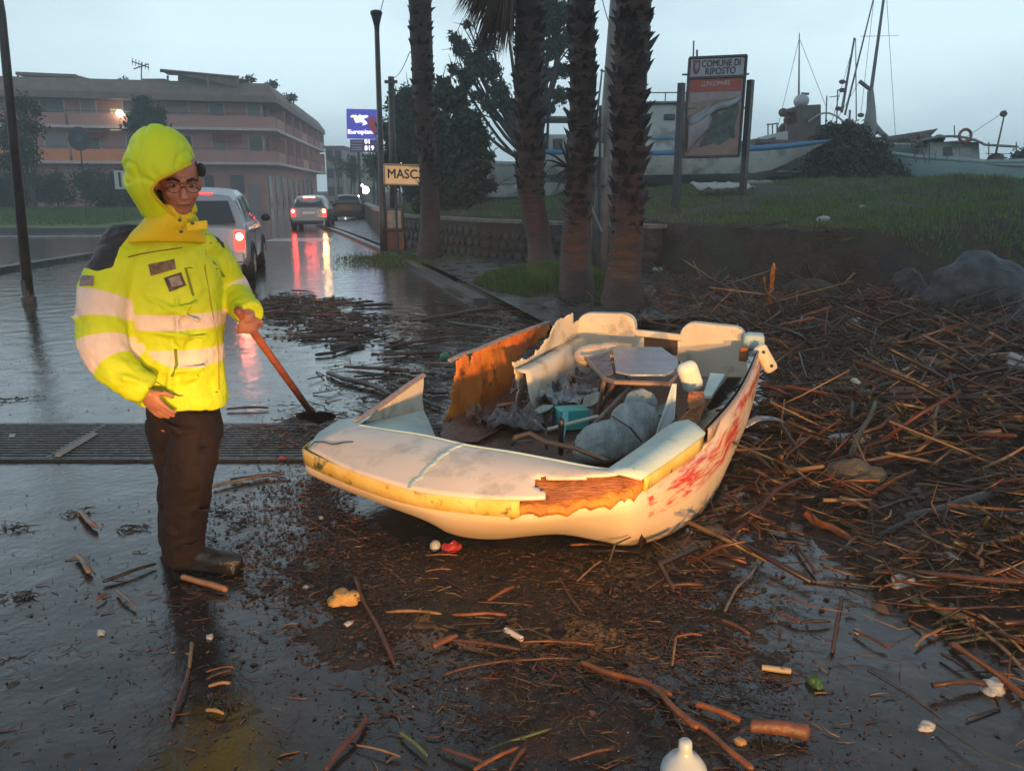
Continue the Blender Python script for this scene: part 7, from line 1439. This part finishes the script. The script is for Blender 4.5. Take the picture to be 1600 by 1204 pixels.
H = [
 (556, 903, 616, 1038, 11, RB, 'long brown cane pointing down towards the camera left of centre'), (603, 957, 690, 960, 7, TN, 'thin straight tan stick lying level, left of its orange twin'),
 (706, 961, 792, 962, 8, OR, 'thin straight orange stick lying level below the boat keel'), (762, 940, 804, 917, 8, OR, 'short orange stick slanting up below the bow keel'),
 (677, 1012, 715, 995, 14, OR, 'blunt orange wood end pointing left in the litter'), (700, 1000, 812, 1016, 9, RB, 'curved brown stick lying beside the blunt orange wood end'),
 (812, 1004, 930, 1008, 5, OR, 'long thin reddish twig lying level in mid foreground'), (692, 1055, 800, 1032, 7, RB, 'bowed red brown twig sweeping across the dark foreground'), (800, 1032, 900, 1030, 6, RB, 'thin red brown twig continuing right of the bowed twig'),
 (908, 1036, 1050, 1088, 13, OR, 'thick orange brown cane leading down to the right from mid foreground'), (1000, 1062, 1090, 1140, 15, OR, 'split yellow ended cane in the lower middle'), (1085, 1130, 1175, 1204, 14, OR, 'orange cane running off the bottom edge beside the white bottle'),
 (1088, 1102, 1158, 1128, 16, OR, 'short thick orange cane just above the log'), (508, 1204, 574, 1122, 13, RB, 'brown cane leaning at the bottom left of centre'), (556, 1164, 626, 1182, 5, TN, 'curved greenish tan twig at the bottom edge'),
 (690, 1170, 762, 1196, 10, RB, 'dark brown stick near the bottom middle'), (740, 1204, 812, 1168, 10, OR, 'orange brown stick at the bottom middle'), (762, 1172, 862, 1138, 6, GN, 'long thin greenish twig in the bottom middle'), (796, 1204, 822, 1168, 9, RB, 'short brown stick standing out at the bottom edge'),
 (624, 1144, 668, 1182, 8, GN, 'green stalk with a pale knot near the bottom'), (888, 1188, 960, 1170, 9, RB, 'brown stick under the white bottle neck side'), (1286, 0, 0, 0, 0, RB, ''),
 (872, 902, 908, 956, 6, RB, 'thin brown twig slanting in the dark litter under the boat'), (1018, 850, 1062, 896, 7, RB, 'brown twig beside the starboard keel'), (902, 908, 940, 876, 5, TN, 'short pale twig below the keel'),
 (665, 868, 716, 868, 4, OR, 'short level orange twig under the red packet'), (664, 893, 706, 890, 4, OR, 'second short level orange twig below the red packet'), (890, 852, 955, 853, 6, OR, 'orange twig lying tight under the keel'),
 (1036, 916, 1100, 915, 9, RB, 'brown stick lying level right of the dark keel shadow'), (1050, 1040, 1056, 995, 6, TN, 'curved tan root end standing up in the middle foreground'), (1056, 995, 1094, 992, 6, OR, 'orange hooked root tip in the middle foreground'),
 (1132, 956, 1166, 905, 7, GR, 'curved grey reed arching left of the puddle'), (1166, 905, 1196, 865, 6, GR, 'pale grey reed tip left of the puddle'), (1128, 970, 1172, 992, 11, RB, 'short dark brown stick floating in the puddle'),
 (1216, 960, 1250, 974, 8, RB, 'small branched brown twig in the puddle'), (1250, 974, 1298, 972, 7, DK, 'dark twig joined on in the middle of the puddle'), (1316, 932, 1300, 1020, 8, RB, 'brown twig standing upright in the puddle'), (1334, 985, 1388, 1014, 7, RB, 'brown twig at the right side of the puddle'),
 (1430, 1010, 1482, 976, 7, TN, 'curved tan stick right of the puddle'), (1488, 1006, 1600, 1090, 13, OR, 'thick orange brown cane at the lower right edge'), (1470, 1022, 1512, 1048, 8, DK, 'short dark stick left of the lower right cane'), (1512, 972, 1600, 1048, 8, TN, 'long tan cane above the lower right cane'), (1530, 960, 1600, 1020, 7, TN, 'thin tan cane at the right edge below the green sheet'),
 (1244, 852, 1276, 898, 8, RB, 'brown twig crossing the top of the puddle'), (1200, 822, 1258, 838, 10, RB, 'dark red brown stick at the top edge of the puddle'), (1212, 846, 1262, 852, 7, DK, 'dark stick lying at the top of the puddle'),
 (1366, 892, 1470, 856, 12, TN, 'thick yellowish cane at the upper right of the puddle'), (1310, 862, 1346, 838, 9, TN, 'short tan cane left of the thick yellowish cane'), (1364, 895, 1600, 912, 12, RB, 'long dark red brown branch above the green sheet'), (1395, 842, 1560, 852, 9, RB, 'reddish branch crossing above the yellowish cane'),
 (1356, 800, 1448, 776, 10, RB, 'arched red brown branch right of the mossy boulder'), (1448, 776, 1600, 838, 10, OR, 'long red brown branch running down to the right edge'), (1383, 756, 1480, 762, 7, TN, 'green tan cane above the long red brown branch'), (1520, 742, 1600, 764, 9, TN, 'yellow tan cane at the right edge'),
 (1236, 668, 1440, 696, 8, TN, 'long tan cane lying level right of the boat'), (1236, 664, 1330, 676, 9, OR, 'orange end of a cane right of the stern quarter'), (1382, 708, 1476, 730, 8, TN, 'long greenish cane lower right of the boat'), (1476, 636, 1516, 724, 9, GR, 'pale brown stick pointing down right in the pile'),
 (1494, 650, 1568, 604, 8, GN, 'green stem slanting up in the right pile'), (1230, 614, 1322, 606, 8, GR, 'pale straight stick right of the stern'), (1205, 592, 1260, 572, 9, RB, 'red brown stick just right of the fender'), (1260, 580, 1390, 560, 8, RB, 'long red brown stick in the upper pile'),
 (1528, 552, 1600, 566, 13, (.50, .12, .05), 'thick bright orange pipe at the right edge of the pile'), (1490, 568, 1545, 580, 12, OR, 'split orange stick in the upper right pile'), (1430, 566, 1466, 572, 17, OR, 'broad orange wood piece in the upper right pile'), (1398, 530, 1420, 508, 9, GR, 'pale stub standing in the upper pile'), (1468, 546, 1506, 536, 9, GR, 'grey stick in the upper right pile'),
 (1172, 620, 1194, 640, 6, GR, 'forked pale twig below the fender'), (1110, 740, 1240, 762, 9, RB, 'red brown branch right of the starboard side'), (1160, 700, 1236, 690, 7, RB, 'thin red stick beside the starboard side'), (1130, 776, 1230, 742, 7, OR, 'orange twig slanting from the starboard side'),
 (1262, 770, 1272, 735, 6, TN, 'short tan twig standing right of the bow shoulder'), (1336, 706, 1384, 762, 6, RB, 'dark twig over the mossy boulder'), (1450, 600, 1456, 640, 5, GR, 'pale upright twig in the right pile'), (1292, 600, 1288, 560, 5, GR, 'thin upright pale stalk in the upper pile'),
 (1216, 520, 1234, 480, 8, TN, 'pale reed stub leaning right behind the stern'), (1222, 544, 1216, 500, 8, TN, 'second pale reed stub behind the stern'), (1150, 470, 1138, 432, 5, GR, 'thin upright twig behind the stern'), (1172, 490, 1142, 440, 5, GR, 'longer leaning twig behind the stern'), (1192, 480, 1194, 436, 6, TN, 'thin reed beside the orange slat'), (1246, 510, 1262, 490, 8, OR, 'orange stub at the edge of the pile behind the stern'),
 (285, 903, 356, 924, 15, (.26, .12, .05), 'short thick brown cane lying right under the man\'s boot'), (120, 870, 140, 896, 14, (.16, .10, .06), 'stubby brown wood piece on the wet road at the left'), (268, 1128, 296, 1045, 9, RB, 'brown twig upright in the lower left litter'), (296, 1045, 300, 1004, 8, TN, 'tan top of the twig in the lower left litter'),
 (322, 1050, 366, 1042, 5, OR, 'thin orange straw in the lower left litter'), (322, 1062, 362, 1048, 6, RB, 'second brown straw in the lower left litter'), (326, 1073, 360, 1068, 8, (.34, .17, .07), 'short tan straw in the lower left litter'), (322, 1110, 350, 1116, 8, (.34, .17, .07), 'lowest short tan straw in the lower left litter'), (324, 1080, 362, 1112, 10, DK, 'dark bent stick in the lower left litter'),
 (182, 922, 212, 950, 8, GR, 'pale pinkish stick left of the man\'s boots'), (150, 940, 166, 928, 6, OR, 'tiny brown straw left of the man\'s boots'), (160, 910, 244, 882, 8, DK, 'thin dark branch lying towards the man\'s boots'), (0, 822, 42, 826, 12, DK, 'dark stick at the left edge of the road'), (0, 625, 66, 622, 12, DK, 'dark stick near the left edge beyond the grate'), (18, 930, 42, 932, 10, DK, 'short dark stick at the left edge in the foreground'),
 (90, 806, 134, 800, 13, (.06, .03, .025), 'dark clump of bark on the road at the left'), (125, 800, 152, 826, 11, (.20, .12, .08), 'pale bark strip beside the dark bark clump'), (186, 826, 228, 826, 8, DK, 'dark leafy twig on the road left of the trousers'),
 (332, 762, 422, 742, 8, GR, 'long weathered stick beyond the man on the wet road'), (360, 750, 442, 742, 7, RB, 'brown stick lying on the long weathered stick'), (370, 818, 400, 810, 9, DK, 'small dark stick right of the trousers'), (354, 640, 420, 638, 6, DK, 'thin dark feather like twig beyond the man'), (340, 800, 366, 800, 8, DK, 'short dark stick beside the trousers'),
 (512, 584, 615, 620, 13, (.05, .03, .028), 'dark rounded pole poking out from under the broken bow'), (470, 528, 555, 527, 12, (.06, .035, .03), 'dark log end lying at the front of the far litter patch'), (540, 522, 582, 520, 17, (.05, .03, .026), 'knotty root at the right of the far litter patch'), (520, 552, 565, 540, 10, DK, 'dark forked stick below the far litter patch'), (492, 556, 525, 553, 8, DK, 'small dark stick below the far litter patch'),
 (555, 474, 584, 472, 6, DK, 'thin dark stick above the far litter patch'), (550, 480, 614, 477, 8, DK, 'long thin dark stick right of the far litter patch'), (596, 556, 690, 552, 10, (.10, .05, .03), 'brown branch lying level behind the bow'), (538, 574, 640, 582, 10, (.10, .05, .03), 'long brown reed bundle beyond the dark pole'), (640, 584, 680, 586, 9, RB, 'brown stick right of the reed bundle'),
 (660, 500, 780, 480, 8, (.13, .06, .04), 'long brown branch lying towards the palm mound'), (700, 504, 800, 520, 7, GR, 'pale branch behind the torn orange side'), (600, 545, 700, 528, 7, RB, 'thin brown branch behind the boat'), (690, 488, 800, 484, 5, RB, 'thin red twig before the palm mound'), (610, 600, 690, 640, 9, DK, 'dark stick lying inside the gap of the port side'), (600, 612, 700, 616, 9, RB, 'brown stick lying inside the gap of the port side'),
]
def clump(x0, y0, x1, y1, th, col, label):
    a, b = W(x0, y0, .004), W(x1, y1, .004); rr = random.Random(int(x0*3+y0)); m_ = MB(); L_ = (b-a).length; k = 12 + int(L_*60)
    for i in range(k):
        t = rr.random(); c = a.lerp(b, t) - a + Vector((rr.gauss(0, .018), rr.gauss(0, .022), rr.uniform(.001, .012))); d = (b-a).normalized()*rr.uniform(.3, 1) + Vector((rr.gauss(0, .5), rr.gauss(0, .6), rr.gauss(0, .12))); l = rr.uniform(.02, .07)*(1+L_); r = rr.uniform(.0012, .0045)
        m_.tube([c - d*l*.5, c + Vector((rr.gauss(0, .004), rr.gauss(0, .004), .003)), c + d*l*.5], [r, r*.9, r*.4], 5)
    o = m_.build('leaf_clump', smat(col)); o.location = a; return tag(o, label.replace('stick', 'twig clump').replace('log end', 'twig clump'), 'debris')
for h in H:
    if h[4] > 0 and h[-1]:
        px_l = math.hypot(h[2]-h[0], h[3]-h[1])
        if h[5] in (DK, (.06, .03, .025)) and px_l < 75 and h[0] < 420 and h[4] >= 7: clump(*h)
        else: stick(*h)
stick(1201, 484, 1209, 413, 9, (.55, .20, .05), 'upright orange slat standing in the debris behind the stern', z0=.1, z1=.72, nm='upright_cane', cat='cane', wob=.1)
stick(1135, 790, 1135, 788, .1, RB, 'tiny brown twig stub beside the starboard chine')
# ---- countable sticks of the pile: copies that share a few meshes
base = []
for k in range(12):
    rr = random.Random(90+k); m_ = MB(); q = spline([(-.5, 0, 0), (-.15, rr.uniform(-.05, .05), .01), (.2, rr.uniform(-.05, .05), .0), (.5, 0, 0)], 2); m_.tube(q, [.018*(1-.4*i/len(q))*(1+.2*rr.uniform(-1, 1)) for i in range(len(q))], 6)
    if k % 3 == 0: m_.tube([(.15, .02, 0), (.28, .12*(1 if k % 2 else -1), .02), (.36, .16*(1 if k % 2 else -1), .02)], [.010, .007, .003], 5)
    o = m_.build('reed_cane', M_stick1, smooth=True); base.append(o.data); bpy.data.objects.remove(o)
LM = [('the boat\'s stern fender', W(1196, 575)), ('the mossy boulder', W(1332, 768)), ('the large shiny boulder', W(1513, 510)), ('the green torn sheet', W(1470, 945)), ('the curved blue grey plastic', W(1195, 668)), ('the pale tan tube', W(1347, 610)), ('the thick orange pipe', W(1560, 562)),
      ('the dark smooth trunk', W(1490, 800)), ('the starboard side of the boat', W(1120, 760)), ('the white lump at the right edge', W(1590, 806)), ('the red food packet', W(699, 853)), ('the yellow foam chunk', W(540, 937)), ('the stubby log', W(1215, 1150)), ('the white bottle', W(1066, 1190)), ('the green stalk', W(646, 1165)),
      ('the broken orange side', W(690, 600)), ('the palm mound', W(830, 500)), ('the upright orange cane', W(1200, 490)), ('the thickest palm', W(975, 490)), ('the orange cane in mid foreground', W(980, 1060)), ('the long tan cane', W(1340, 685)), ('the arched branch', W(1400, 785))]
def where(x, y, l, label):
    nm, p = min(LM, key=lambda t: (t[1].x-x)**2 + (t[1].y-y)**2); dx, dy = x-p.x, y-p.y
    side = ('just right of' if dx > 0 else 'just left of') if abs(dx) > abs(dy) else ('just behind' if dy > 0 else 'in front of')
    return ('long' if l > .6 else 'medium' if l > .38 else 'short') + ' ' + label + ' ' + side + ' ' + nm
def canes(P, n, l0, l1, thk, seed, tilt, label, group, nm='reed_cane'):
    X, Y, rg = scatter(P, n, seed); Z = surf(X, Y)
    for x, y, z in zip(X, Y, Z):
        o = bpy.data.objects.new(nm, base[rg.randint(12)]); COL.objects.link(o); l = l0+(l1-l0)*rg.rand()**1.5; e_ = rg.normal(0, tilt); a = rg.normal(-.2, .55) if rg.rand() < .6 else rg.uniform(0, 3.14)
        k = thk*rg.uniform(.6, 1.35); o.location = (x, y, z + .02*k + abs(math.sin(e_))*l*.35 + .02*rg.rand()*(tilt > .1)); o.rotation_euler = (rg.uniform(0, 6.28), -e_, a); o.scale = (l, k*min(1, .5+l), k*min(1, .5+l))
        tag(o, where(x, y, l, label), 'reed', group)
canes(R_['pile'], 150, .20, .85, 1.15, 71, .20, 'broken reed in the pile', 'reeds and branches in the debris pile')
canes(R_['back'], 34, .25, .9, .75, 72, .35, 'jutting broken reed', 'reeds behind the stern')
canes(R_['front'], 38, .08, .34, .28, 73, .05, 'thin cane', 'small canes in front of the bow')
canes(R_['bottom'], 26, .06, .26, .24, 74, .05, 'thin cane', 'small canes at the bottom')
canes(R_['behind'], 9, .25, .7, .6, 75, .05, 'flat brown reed', 'reeds behind the boat')
canes(R_['spill'], 14, .15, .5, .5, 76, .08, 'loose brown reed', 'reeds at the pile edge')
# chunks of bark and broken wood lying in the pile
chunk = []
for k in range(6):
    rr = random.Random(300+k); m_ = MB(); pts = [Vector((-.5+i*.25, rr.uniform(-.05, .05), rr.uniform(-.03, .03))) for i in range(5)]; m_.tube(pts, [(.10*rr.uniform(.5, 1), .16*rr.uniform(.5, 1)) if i not in (0, 4) else (.04, .09) for i in range(5)], 9)
    m_.v = [v + Vector((mnoise.noise(v*5+Vector((k, 0, 0))), mnoise.noise(v*6+Vector((0, k, 0))), mnoise.noise(v*6)))*.07 for v in m_.v]; o = m_.build('wood_chunk', M_stick1); chunk.append(o.data); bpy.data.objects.remove(o)
for P, n, s0, s1, sd_ in ((R_['pile'], 105, .12, .48, 401), (R_['back'], 16, .15, .4, 402), (R_['front'], 16, .04, .10, 403), (R_['bottom'], 10, .03, .09, 404), (R_['behind'], 8, .15, .35, 405)):
    X, Y, rg = scatter(P, n, sd_); Z = surf(X, Y)
    for x, y, z in zip(X, Y, Z):
        s_ = rg.uniform(s0, s1); o = bpy.data.objects.new('wood_chunk', chunk[rg.randint(6)]); COL.objects.link(o); o.location = (x, y, z + .045*s_); o.rotation_euler = (rg.uniform(0, 6), rg.normal(0, .15), rg.uniform(0, 6)); o.scale = (s_, s_*rg.uniform(.5, 1), s_*rg.uniform(.4, .9)); tag(o, where(x, y, s_*1.6, 'rough broken wood chunk'), 'driftwood', 'wood chunks in the flood debris')
# ---- rubbish and stones
def lump(nm, px, py, size, mat, label, cat, seed=1, z=None, group=None, rot=0, n=2, amp=.25, vox=None):
    bm = bmesh.new(); bmesh.ops.create_icosphere(bm, subdivisions=n+1, radius=1); Mz = Matrix.Rotation(rot, 3, 'Z')
    for v in bm.verts: p = v.co.copy(); p *= 1 + amp*mnoise.noise(p*1.3 + Vector((seed*3.1, 0, 0))) + amp*.5*mnoise.noise(p*3.1 + Vector((0, seed*2.3, 0))); v.co = Mz @ Vector((p.x*size[0], p.y*size[1], p.z*size[2]))
    me = bpy.data.meshes.new(nm); bm.to_mesh(me); bm.free(); me.materials.append(mat); me.polygons.foreach_set('use_smooth', [n > 1]*len(me.polygons)); o = bpy.data.objects.new(nm, me); COL.objects.link(o)
    p = W(px, py, 0)
    for _ in range(14 if z is None else 0): p = p.lerp(W(px, py, min(1.45, max(0, float(surf(np.array([p.x]), np.array([p.y]))[0])))), .6)
    size = tuple(v*.72 for v in size) if mat.name == 'white_rubbish' else size; s = float(surf(np.array([p.x]), np.array([p.y]))[0]) if z is None else z; o.location = (p.x, p.y, s + size[2]*.55); return tag(o, label, cat, group)
M_rock = pbr('wet_lava_rock', (.008, .010, .013), (.065, .080, .10), scale=4, rough=.40, rough2=.6, bump=1, bscale=9, bdist=.06, spec=.4)
M_moss = pbr('mossy_rock', (.07, .06, .035), (.13, .08, .055), scale=5, rough=.6, bump=1, bscale=14, bdist=.04, c3=(.05, .07, .03), c3scale=4)
lump('boulder', 1520, 505, (.54, .42, .56), M_rock, 'large shiny wet dark boulder at the foot of the grassy bank', 'rock', 5, z=.0, rot=-.2, n=3, amp=.2); lump('boulder', 1414, 482, (.22, .2, .36), M_rock, 'smaller dark upright boulder left of the large shiny one', 'rock', 8, z=.0, n=3)
lump('boulder', 1610, 525, (.35, .3, .22), M_rock, 'dark boulder cut by the right edge below the large shiny one', 'rock', 14, z=.0, n=3); lump('boulder', 1332, 768, (.15, .13, .12), M_moss, 'mossy brown boulder half buried in the debris right of the bow', 'rock', 9, z=.0, n=3)
lump('boulder', 1270, 470, (.42, .4, .20), M_bank, 'low earthy mound of soil behind the stern', 'mound', 19, z=.0, n=3)
M_whp = pbr('white_rubbish', (.28, .28, .27), (.42, .42, .41), scale=14, rough=.35, bump=.5, bscale=40); M_yf = pbr('yellow_foam', (.46, .24, .06), (.56, .34, .11), scale=22, rough=.8, bump=1, bscale=70, bdist=.01)
M_redp = pbr('red_packet', (.42, .03, .035), (.30, .02, .025), scale=12, rough=.25); M_grp = pbr('green_plastic', (.03, .22, .09), rough=.25); M_sh = pbr('green_sheet', (.20, .26, .13), (.32, .38, .22), scale=9, rough=.4, bump=1, bscale=25, bdist=.02)
M_bluep = pbr('blue_grey_plastic', (.16, .20, .26), (.24, .28, .34), scale=6, rough=.25)
lump('foam_chunk', 540, 938, (.062, .045, .028), M_yf, 'yellow foam chunk on the dark litter left of centre', 'foam', 3, amp=.6)
for a in ((1412, 912, .05, 3, 'white crumpled plastic piece above the green sheet'), (1550, 1078, .045, 4, 'white bag scrap at the lower right'), (1448, 1138, .024, 6, 'small white scrap floating near the bottom right'), (1596, 806, .05, 7, 'white plastic lump at the right edge'), (1340, 988, .016, 8, 'tiny white cap in the puddle'), (1480, 878, .05, 9, 'pale grey rubbish beside the red brown branch'), (1375, 838, .014, 10, 'small white pebble in the debris by the boulder'),
          (1196, 738, .024, 11, 'white shell like scrap right of the hull'), (1300, 694, .03, 12, 'white crumpled wrapper right of the boat'), (1358, 440, .09, 13, 'white rubbish hanging on the earth bank'), (1340, 455, .07, 14, 'grey white rag on the earth bank'), (1028, 428, .14, 15, 'white plastic bag at the foot of the bank right of the palms'), (1460, 510, .06, 16, 'small white cup near the dark boulders'), (1590, 575, .12, 17, 'grey white rubbish at the right edge of the pile'),
          (1278, 534, .06, 18, 'white lump beside the orange rubbish'), (1340, 508, .09, 19, 'pale flat container at the top of the pile'), (730, 388, .09, 20, 'white rubbish lying before the stone wall'), (780, 398, .07, 22, 'small white scrap lying before the stone wall'), (872, 415, .09, 23, 'white scrap between the palms'), (932, 428, .08, 24, 'white rubbish at the foot of the concrete pole'), (1285, 345, .12, 25, 'small white bird like scrap on the grass slope'), (1340, 395, .07, 26, 'pale stone low on the grass slope'),
          (502, 810, .016, 27, 'pale oval pebble in the litter left of the keel'), (478, 918, .014, 28, 'pale pebble beside the yellow foam'), (545, 975, .016, 29, 'white chip below the yellow foam'), (328, 996, .014, 30, 'white pebble below the man\'s boots'), (158, 990, .016, 31, 'pale leaf on the wet road at the lower left'), (20, 684, .03, 32, 'white scrap on the grate at the left edge'), (488, 500, .04, 33, 'white scrap on the far litter patch'), (1076, 830, .018, 34, 'small white stone just right of the keel'), (1150, 830, .02, 35, 'pale stone at the edge of the pile near the hull'), (1100, 810, .02, 36, 'whitish stone below the starboard chine')):
    lump('rubbish', a[0], a[1], (a[2], a[2]*.75, a[2]*.6), M_whp, a[4], 'rubbish', a[3], amp=.55, rot=a[3])
lump('rubbish', 1278, 538, (.05, .05, .05), pbr('orange_plastic', (.62, .22, .02), rough=.35), 'round orange plastic scrap at the top of the pile', 'rubbish', 4, amp=.1); lump('rubbish', 1588, 658, (.16, .10, .05), pbr('orange_plastic', (.62, .22, .02)), 'large orange fibreglass fragment at the right edge of the pile', 'rubbish', 5, amp=.5); lump('rubbish', 1550, 634, (.035, .03, .03), pbr('orange_plastic', (.62, .22, .02)), 'small orange fruit in the right pile', 'rubbish', 8, amp=.1)
lump('rubbish', 1440, 572, (.13, .08, .04), pbr('orange_wood', (.48, .19, .05)), 'flat orange wood chunk in the upper pile', 'rubbish', 6, amp=.3, n=1)
lump('plastic_bottle', 1305, 519, (.12, .04, .035), M_grp, 'green plastic bottle at the top of the pile', 'bottle', 3, amp=.15); lump('plastic_bottle', 695, 560, (.05, .035, .035), M_grp, 'green bottle end behind the broken bow', 'bottle', 3, amp=.15); lump('plastic_scrap', 1274, 1070, (.022, .03, .02), pbr('green_weed', (.03, .09, .02)), 'green leafy scrap in the puddle', 'scrap', 4, amp=.7)
def ptube(nm, x0, y0, x1, y1, th, mat, label, cat, z=.03): m_ = MB(); a, b = W(x0, y0, z), W(x1, y1, z); r = th/2*a.length/F; m_.tube([a, b], r, 12); return tag(m_.build(nm, mat, bevel=r*.3), label, cat)
ptube('plastic_tube', 1334, 596, 1362, 622, 13, pbr('tan_tube', (.48, .38, .22), rough=.4), 'pale tan plastic tube lying in the middle of the pile', 'tube', .14); ptube('cigarette_stub', 789, 983, 816, 998, 10, pbr('stub_white', (.62, .52, .46), rough=.6), 'short white rolled stub below the bow', 'stub', .012); ptube('paper_roll', 1190, 1042, 1236, 1048, 10, pbr('cream_paper', (.34, .26, .16), rough=.6), 'cream paper roll floating in the puddle', 'paper', .012)
m_ = MB(); c = W(699, 853, .03); m_.ell(c+Vector((.02, 0, -.005)), (.048, .032, .022), 22, 14, Matrix.Rotation(.2, 3, 'Z')); m_.v = [v + Vector((mnoise.noise(v*40), mnoise.noise(v*40+Vector((5, 0, 0))), mnoise.noise(v*40+Vector((0, 5, 0)))))*.014 for v in m_.v]; o = m_.build('food_packet', M_redp); tag(o, 'red food packet with a white end under the bow', 'packet'); m_ = MB(); m_.ell(W(680, 852, .03), (.025, .03, .025), 12, 8); b_ = m_.build('white_end', M_whp, o); b_.location = (0, 0, 0)
lump('rubbish', 441, 719, (.028, .022, .018), M_redp, 'small dark red scrap at the tip of the bow', 'rubbish', 3); lump('rubbish', 1255, 690, (.06, .035, .02), M_whp, 'pale wrapper beside the long tan cane', 'rubbish', 40, rot=.4)
m_ = MB(); q = spline([W(1158, 668, .10), W(1185, 654, .16), W(1215, 656, .15), W(1232, 668, .10)], 4); m_.tube(q, [(.012, .05)]*len(q), 8); tag(m_.build('plastic_trough', M_bluep, smooth=True), 'curved blue grey plastic piece right of the stern quarter', 'plastic')
lump('plastic_bottle', 1335, 690, (.20, .05, .035), pbr('grey_bottle', (.2, .22, .24), (.3, .32, .33), rough=.2), 'long grey plastic piece under the tan cane', 'plastic', 6, amp=.15)
rows = []
for i in range(14):
    t_ = i/13; p0 = W(1415+98*t_, 925+40*t_-16*math.sin(t_*3), .03); p1 = W(1425+92*t_, 938+40*t_, .02) ; rows.append([p0.lerp(p1, k/5) + Vector((0, 0, .018*mnoise.noise(Vector((t_*6, k*.8, 2))))) for k in range(6)])
m_ = MB(); m_.grid(rows); tag(m_.build('green_sheet', M_sh, smooth=True, solid=.004), 'pale green torn plastic sheet at the lower right of the debris', 'plastic sheet')
# log and white bottle at the bottom
lg = stick(1172, 1142, 1262, 1152, 36, (.12, .045, .022), 'thick short reddish log at the bottom right of centre', nm='log', cat='log', wob=.3); lump('cork_piece', 1156, 1160, (.020, .016, .010), pbr('tan_cork', (.36, .20, .08)), 'small tan cork beside the log', 'cork', 2)
M_btl = pbr('white_bottle', (.34, .40, .42), (.42, .47, .49), scale=10, rough=.3)
c = W(1066, 1245, .0); m_ = MB(); Ht = .175
m_.lathe((c.x, c.y, 0), [(.055, 0), (.062, .01), (.062, .085), (.058, .10), (.040, .125), (.022, .138), (.0185, .15), (.0175, .172), (.012, .178)], 24)
o = m_.build('white_bottle', M_btl, smooth=True); tag(o, 'white plastic bottle standing at the bottom edge beside the orange cane', 'bottle')
stick(1415, 815, 1560, 775, 20, (.05, .05, .048), 'thick dark smooth trunk lying in the right of the pile', nm='driftwood_trunk', cat='driftwood', z0=.08, z1=.12); stick(1372, 842, 1430, 812, 16, (.05, .05, .048), 'dark driftwood root curving down to the puddle', nm='driftwood_trunk', cat='driftwood', z0=.03, z1=.09)
# rubbish on the road beneath the bank, torn branches on the earth face
for i, (x0, y0, x1, y1) in enumerate(((1195, 352, 1245, 346), (1215, 362, 1248, 350), (1150, 356, 1220, 350))):
    m_ = MB(); a, b = D(x0, y0, 14.6), D(x1, y1, 14.9); m_.tube([a, a.lerp(b, .5)+Vector((0, 0, .03)), b], [.03, .025, .012], 6); tag(m_.build('dead_branch', M_bark, smooth=True), ('upper dead branch on the lip of the earth bank', 'forked pale dead branch below the lip of the bank', 'long thin root hanging along the earth bank')[i], 'branch')
HAZE = .0029
# ---------------------------------------------------------------- damp air
hz = MB(); hz.box((0, 120, 6.4), (420, 330, 14.9)); ho = hz.build('haze', pbr('t', (1, 1, 1)), kind='stuff')
hm = bpy.data.materials.new('haze'); hm.use_nodes = True; t = hm.node_tree; t.nodes.clear()
o_ = N(t, 'ShaderNodeOutputMaterial'); pv_ = N(t, 'ShaderNodeVolumePrincipled'); pv_.inputs['Color'].default_value = (.82, .92, .97, 1); pv_.inputs['Density'].default_value = HAZE
t.links.new(pv_.outputs[0], o_.inputs['Volume']); ho.data.materials.clear(); ho.data.materials.append(hm)
